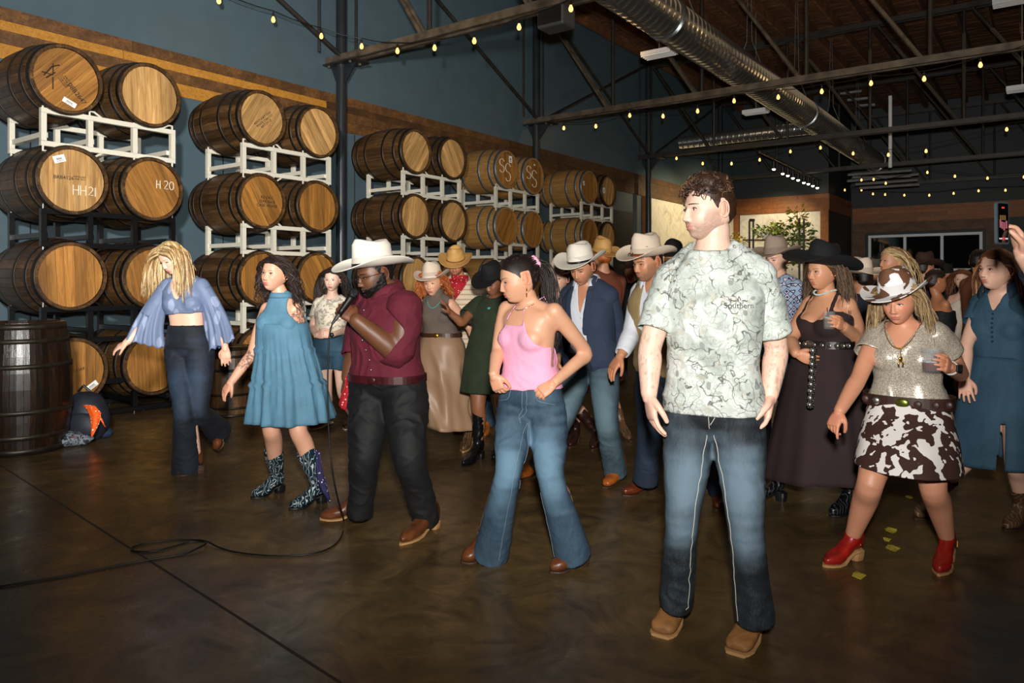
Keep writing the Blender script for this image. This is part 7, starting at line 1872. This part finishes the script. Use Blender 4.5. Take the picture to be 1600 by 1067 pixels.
# ================================================================== MORE GUESTS (behind)
def guest(label, hx_, hy_, Y, male=False, yaw=0, hyw=None, pitch=0, top=None, legs='pants', legm=None, skin='fair', hair='long', cols=H_BRN, hatm=None, hatkw={}, sleeves=1.85, arms=None, bw=1.0, boots=None, q=0, feetpx=None, stub=0, neckfn=None, L=.34, closed=.4, skirt_to=None, barelegs=False, boot_h=.10, top_keep=None):
    s = F / Y; wd = (.175 if male else .15) * s * math.cos(math.radians(yaw)); nk = (hx_ + 3, hy_ + (.165 if male else .15) * s); sh_y = nk[1] + .06 * s
    hp = (hx_ + 3, hy_ + .80 * s); fy = max(HY + HC * s, hy_ + 1.5 * s)
    A0 = ((nk[0] - wd - .06 * s, sh_y + .29 * s, 0), (nk[0] - wd - .05 * s, sh_y + .50 * s, -.06)); B0 = ((nk[0] + wd + .06 * s, sh_y + .29 * s, 0), (nk[0] + wd + .05 * s, sh_y + .50 * s, -.06))
    if arms: A0, B0 = arms
    gy = HY + HC * s
    feet = feetpx or (((hx_ - .16 * s, gy + 6), (hx_ - .10 * s, gy - 6)), ((hx_ + .13 * s, gy + 6), (hx_ + .16 * s, gy - 6)))
    hc = dict(d=(0, -.15, -1), n=(1, 0, 0), th=(0, -1, 0), curl=.4)
    p = person(label, dict(male=male, Y=Y, yaw=yaw, hip=hp, neck=nk, sh=((nk[0] - wd, sh_y), (nk[0] + wd, sh_y)), head=(hx_, hy_, 0, yaw if hyw is None else hyw, pitch, 0, 1), armA=A0, armB=B0, bw=bw, feet=feet, skin=SK[skin] if isinstance(skin, str) else skin, hairc=cols, q=q, closed=closed, voxel=.022, handA=hc, handB=dict(hc, n=(-1, 0, 0)), stub=stub, bust=0 if male else .9))
    make_body(p)
    if top is not None: garment(p, 'shirt' if male else 'top', top, 0.0, .99, .018, sl={'A': (sleeves, .018, .018), 'B': (sleeves, .018, .018)} if sleeves else None, neck=neckfn or crew(.068), keep=top_keep, wr=(.005, (7, 7, 10)), voxel=.016)
    if legs == 'pants': pants(p, legm or M['jean_dark'], (.11, .1, .078, .07, .076), t1=.14, col=fade(p, .35, .5, .5), voxel=.018)
    else: skirt(p, legm, .30, (hp[0], skirt_to or hp[1] + .55 * s), [(0, .14, .11), (.3, .19, .16), (1, .23, .2)], (.01, 7), n=60, m=12)
    if hair == 'long': long_hair(p, cols, n=34, L=L, width=.014, seed=int(hx_), steps=12)
    elif hair == 'short': simple_hair(p, cols, .009, hl_short, 3)
    if hatm is not None: hat(p.root, p.H, hatm, None, **hatkw)
    for i in (0, 1):
        fo = p.feet[i]; ank = p.leg[i][2]; boot(p.root, fo[0], fo[1], ank, bt(p, i, boot_h), boots or M['boot_brown'], M['sole'], (.046, .054), voxel=.012)
    return p
star = guest('long-haired woman in cream hat right behind the man in the navy blazer', 873, 436, 6.3, yaw=20, top=M['darkcloth'], legs='skirt', legm=M['darkcloth'], hatm=M['felt_cream'], hatkw=dict(tilt=2, brim=(.10, .09)), hair='long', skin='fair', feetpx=(((926, 704), (938, 692)), ((890, 700), (902, 688))), boots=leather('dark_brown_star_boot', rgb(48, 24, 18), .35), boot_h=.26, q=1, skirt_to=612)
guest('person in rust shirt and golden straw hat, back turned, behind the navy blazer', 940, 402, 6.9, male=True, yaw=150, top=M['rust'], hatm=M['straw_gold'], hatkw=dict(tilt=-12, brim=(.10, .09)), hair='short', cols=H_GNG, skin='tan', feetpx=(((893, 668), (886, 662)), ((985, 690), (968, 676))), boots=M['boot_brown_t'], boot_h=.22, q=1, legs='skirt', legm=M['darkcloth'], skirt_to=585)
guest('man in black outfit and black hat half hidden beyond the camo T-shirt', 1052, 408, 6.4, male=True, yaw=10, top=M['darkcloth'], hatm=M['felt_black'], hair='short', skin='tan')
guest('man in taupe felt hat and navy geometric print shirt beside the plant shelf', 1213, 404, 5.9, male=True, yaw=35, pitch=12, top=M['geo'], hatm=M['felt_grey'], hatkw=dict(tilt=-3, brim=(.12, .09), curl=.05), hair='short', cols=H_DBR, skin='fair', sleeves=.8, q=1, closed=.8)
guest('man in dark suit and white-brimmed hat behind the big black hat', 1345, 436, 6.3, male=True, yaw=140, top=M['darkcloth'], hatm=M['felt_cream'], hair='short', cols=H_BLK, skin='tan')
guest('blonde woman in profile rising behind the cow-print hat', 1393, 408, 6.2, yaw=60, top=M['creamcloth'], sleeves=0, hair='long', cols=H_BLD, skin='tan', q=1, top_keep=lambda x, z, f: z < -.1)
guest('man in dark brown hat facing away before the white window', 1446, 420, 8.0, male=True, yaw=-130, top=M['darkcloth'], hatm=M['felt_brown'], hair='short', skin='tan')
guest('smiling red-haired woman in cream one-shoulder top in the back crowd', 1503, 437, 8.6, yaw=10, top=M['creamcloth'], sleeves=0, legm=M['creamcloth'], hair='long', cols=H_AUB, skin='fair', q=1, L=.4, top_keep=lambda x, z, f: z < -.05 + x * .6)
guest('dark-haired man in brown jacket with his back to the camera', 1531, 409, 7.4, male=True, yaw=-150, top=M['brownjacket'], hair='short', cols=H_BLK, skin='tan')
guest('guest in dull green hat far behind the big black hat', 1366, 426, 9.5, male=True, yaw=60, top=M['blacktrous'], hatm=leather('green_felt', rgb(92, 88, 70), .9), hair='short', skin='tan')
guest('bare-shouldered woman in black dress behind the sequined top', 1463, 440, 7.0, yaw=-120, top=M['blacktrous'], sleeves=0, hair='short', cols=H_BRN, skin='tan2', top_keep=lambda x, z, f: z < -.12)
guest('guest in navy shirt at the far back left of the red-haired woman', 1479, 432, 10.5, male=True, yaw=20, top=M['jean_dark'], hair='short', skin='tan', hatm=M['felt_black'])
guest('guest in black shirt at the far back right of the brown jacket', 1562, 425, 10.0, male=True, yaw=-20, top=M['blacktrous'], hair='short', skin='tan')
guest('woman in dark red top at the far back beside the red-haired woman', 1522, 432, 11.0, yaw=-20, top=leather('dark_red_cloth', rgb(110, 30, 28), .8), hair='long', skin='tan')
guest('guest in dark top at the far back below the white window', 1424, 428, 11.5, male=True, yaw=10, top=M['blacktrous'], hair='short', skin='tan2')
guest('guest in dark hat at the far back between the vest and the blazer', 985, 424, 10.5, male=True, yaw=30, top=M['blacktrous'], hair='short', skin='tan2', hatm=M['felt_brown'])

# ---- arm of the filming guest at the right edge
p = person('guest beyond the right edge raising a phone to film', dict(
    male=True, Y=3.0, yaw=60, hip=(1760, 700), neck=(1750, 470), sh=((1712, 500), (1790, 500)), head=(1745, 400, 0, 70, 0, 0, 1.0),
    armA=((1690, 540, -.10), (1598, 398, -.22)), armB=((1810, 600, 0), (1800, 700, 0)), feet=(((1700, 985), (1740, 965)), ((1780, 1000), (1830, 970))), skin=SK['fair'], hairc=H_BRN, q=0, voxel=.012,
    handA=dict(d=(-.25, .05, 1), n=(-1, .15, -.2), th=(0, -1, .2), curl=(.7, .75, .8, .9), tc=.3, s=1.0), handB=dict(d=(0, -.2, -1), n=(-1, 0, 0), th=(0, -1, 0), curl=.4)))
make_body(p); garment(p, 'shirt', M['jean_dark'], .0, .99, .018, sl={'A': (1.85, .018, .018), 'B': (1.85, .018, .018)}, neck=crew(.068), col=lambda v, n_: np.full((len(v), 3), .3)); pants(p, M['jean_dark'], t1=.12, col=fade(p)); simple_hair(p, H_BRN)
for i in (0, 1):
    fo = p.feet[i]; ank = p.leg[i][2]; boot(p.root, fo[0], fo[1], ank, bt(p, i, .1), M['boot_brown'])
Yp = 2.74; a_, b_ = P(1551, 380, Yp), P(1580, 317, Yp); cpt = (a_ + b_) / 2
ph = thing('smartphone', 'smartphone in a grey case raised at the right edge, filming the dancers', 'phone', cpt)
w2, h2 = .5 * 31 * Yp / F, .5 * 66 * Yp / F
def slab(name, w_, h_, y0, y1, r_, mat, par, M_=None):
    pts = []
    for cx_, cz_, a0 in ((w_ - r_, h_ - r_, 0), (-w_ + r_, h_ - r_, 90), (-w_ + r_, -h_ + r_, 180), (w_ - r_, -h_ + r_, 270)):
        for a in np.radians(np.linspace(a0, a0 + 90, 6)): pts.append((cx_ + r_ * math.cos(a), cz_ + r_ * math.sin(a)))
    n = len(pts); v = [(x, y0, z) for x, z in pts] + [(x, y1, z) for x, z in pts]
    o = mk(name, v, [tuple(range(n)), tuple(range(n, 2 * n))[::-1]] + [(i, (i + 1) % n, n + (i + 1) % n, n + i) for i in range(n)], mat, par, local=True); return o
ph.rotation_euler = (0, math.radians(-1), math.radians(26))
slab('case', w2, h2, -.004, .006, .011, flat('grey_phone_case', rgb(66, 78, 84), .5), ph)
scn = slab('screen', w2 - .006, h2 - .006, -.0052, -.003, .008, NT('phone_screen').out(rgb(10, 9, 10), .06), ph)
em = lambda n_, c_: emis(n_, c_, .9)
ui = emis('screen_red', rgb(210, 50, 60), .8); uw = emis('screen_white', rgb(220, 220, 225), .7); us = emis('screen_skin', rgb(150, 80, 90), .5); ug = emis('screen_wood', rgb(110, 84, 40), .35)
def scr(name, x, z, w_, h_, mat): m_ = MB().box((x - w_ / 2, -.0058, z - h_ / 2), (w_, 0, 0), (0, .0006, 0), (0, 0, h_)); mk(name, m_.arr(), m_.f, mat, ph, local=True)
scr('record_badge', -.001, h2 * .72, .016, .006, ui); scr('shutter_button', .0, -h2 * .74, .010, .010, ui)
for i in range(4): scr('screen_icon', (-.022, -.012, .014, .023)[i], (-h2 * .74), .005, .005, uw)
for i in range(3): scr('screen_barrels', -.016 + i * .013, h2 * .25, .009, .018, ug)
for i, (x, z, w_, h_) in enumerate(((-.018, -.002, .009, .03), (-.008, -.008, .008, .026), (.004, -.012, .009, .03), (.018, -.006, .010, .028))): scr('screen_figure', x, z, w_, h_, us)
# ================================================================== DRINKS
M['glass'] = NT('clear_glass').out(rgb(225, 232, 236), .03, Alpha=.09)
M['cola'] = NT('cola').out(rgb(92, 30, 18), .05, Alpha=.93)
M['soda'] = NT('water_drink').out(rgb(120, 104, 88), .05, Alpha=.6)
M['ice'] = NT('ice').out(rgb(210, 215, 220), .15, Alpha=.7)
def tumbler(c, R, Hh, lab, liq, fill, straw=False):
    g = thing('tumbler', lab, 'glass', c); n = 28
    prof = [(0.001, 0), (R * .86, 0), (R * .90, .004), (R, Hh), (R - .0022, Hh), (R * .86, .010), (0.001, .010)]
    rg = [np.array([(r_ * math.cos(a), r_ * math.sin(a), z) for a in np.linspace(0, 2 * PI, n, endpoint=False)]) for r_, z in prof]
    m_ = MB().ring_loft(rg, cap=False); mk('glass_wall', m_.arr(), m_.f, M['glass'], g, local=True, smooth=True)
    rl = lambda z: R * .86 - .0004 + (R * .14 - .0022) * (z - .01) / (Hh - .01) - .0003
    m_ = MB().ring_loft([np.array([(rl(z) * math.cos(a), rl(z) * math.sin(a), z) for a in np.linspace(0, 2 * PI, n, endpoint=False)]) for z in (.0105, fill * Hh * .5, fill * Hh)]); mk('drink', m_.arr(), m_.f, liq, g, local=True)
    for i in range(4):
        a = i * 1.6; m_ = MB().box((R * .4 * math.cos(a) - .010, R * .4 * math.sin(a) - .010, fill * Hh - .012), (.020, .003, 0), (-.003, .020, 0), (0, .002, .020)); mk('ice_cube', m_.arr(), m_.f, M['ice'], g, local=True, bevel=.003)
    if straw: m_ = MB().tube([(.0, 0, .02), (-.012, 0, Hh + .025)], .0022, 6); mk('straw', m_.arr(), m_.f, M['black'], g, local=True)
def hold(p, R, Hh):
    hs = p.S['handB']; d = nrm(hs['d']); n_ = nrm(V3(hs['n']) - d * np.dot(hs['n'], d)); return Vector(p.wrB + d * .088 + n_ * (R + .013) - (0, 0, Hh * .42))
tumbler(hold(brownP, .036, .105), .036, .105, 'tumbler with ice and a black straw held by the woman in brown', M['soda'], .62, True)
tumbler(hold(cowP, .042, .112), .042, .112, 'tumbler of dark drink with ice held by the woman in cow print', M['cola'], .42)
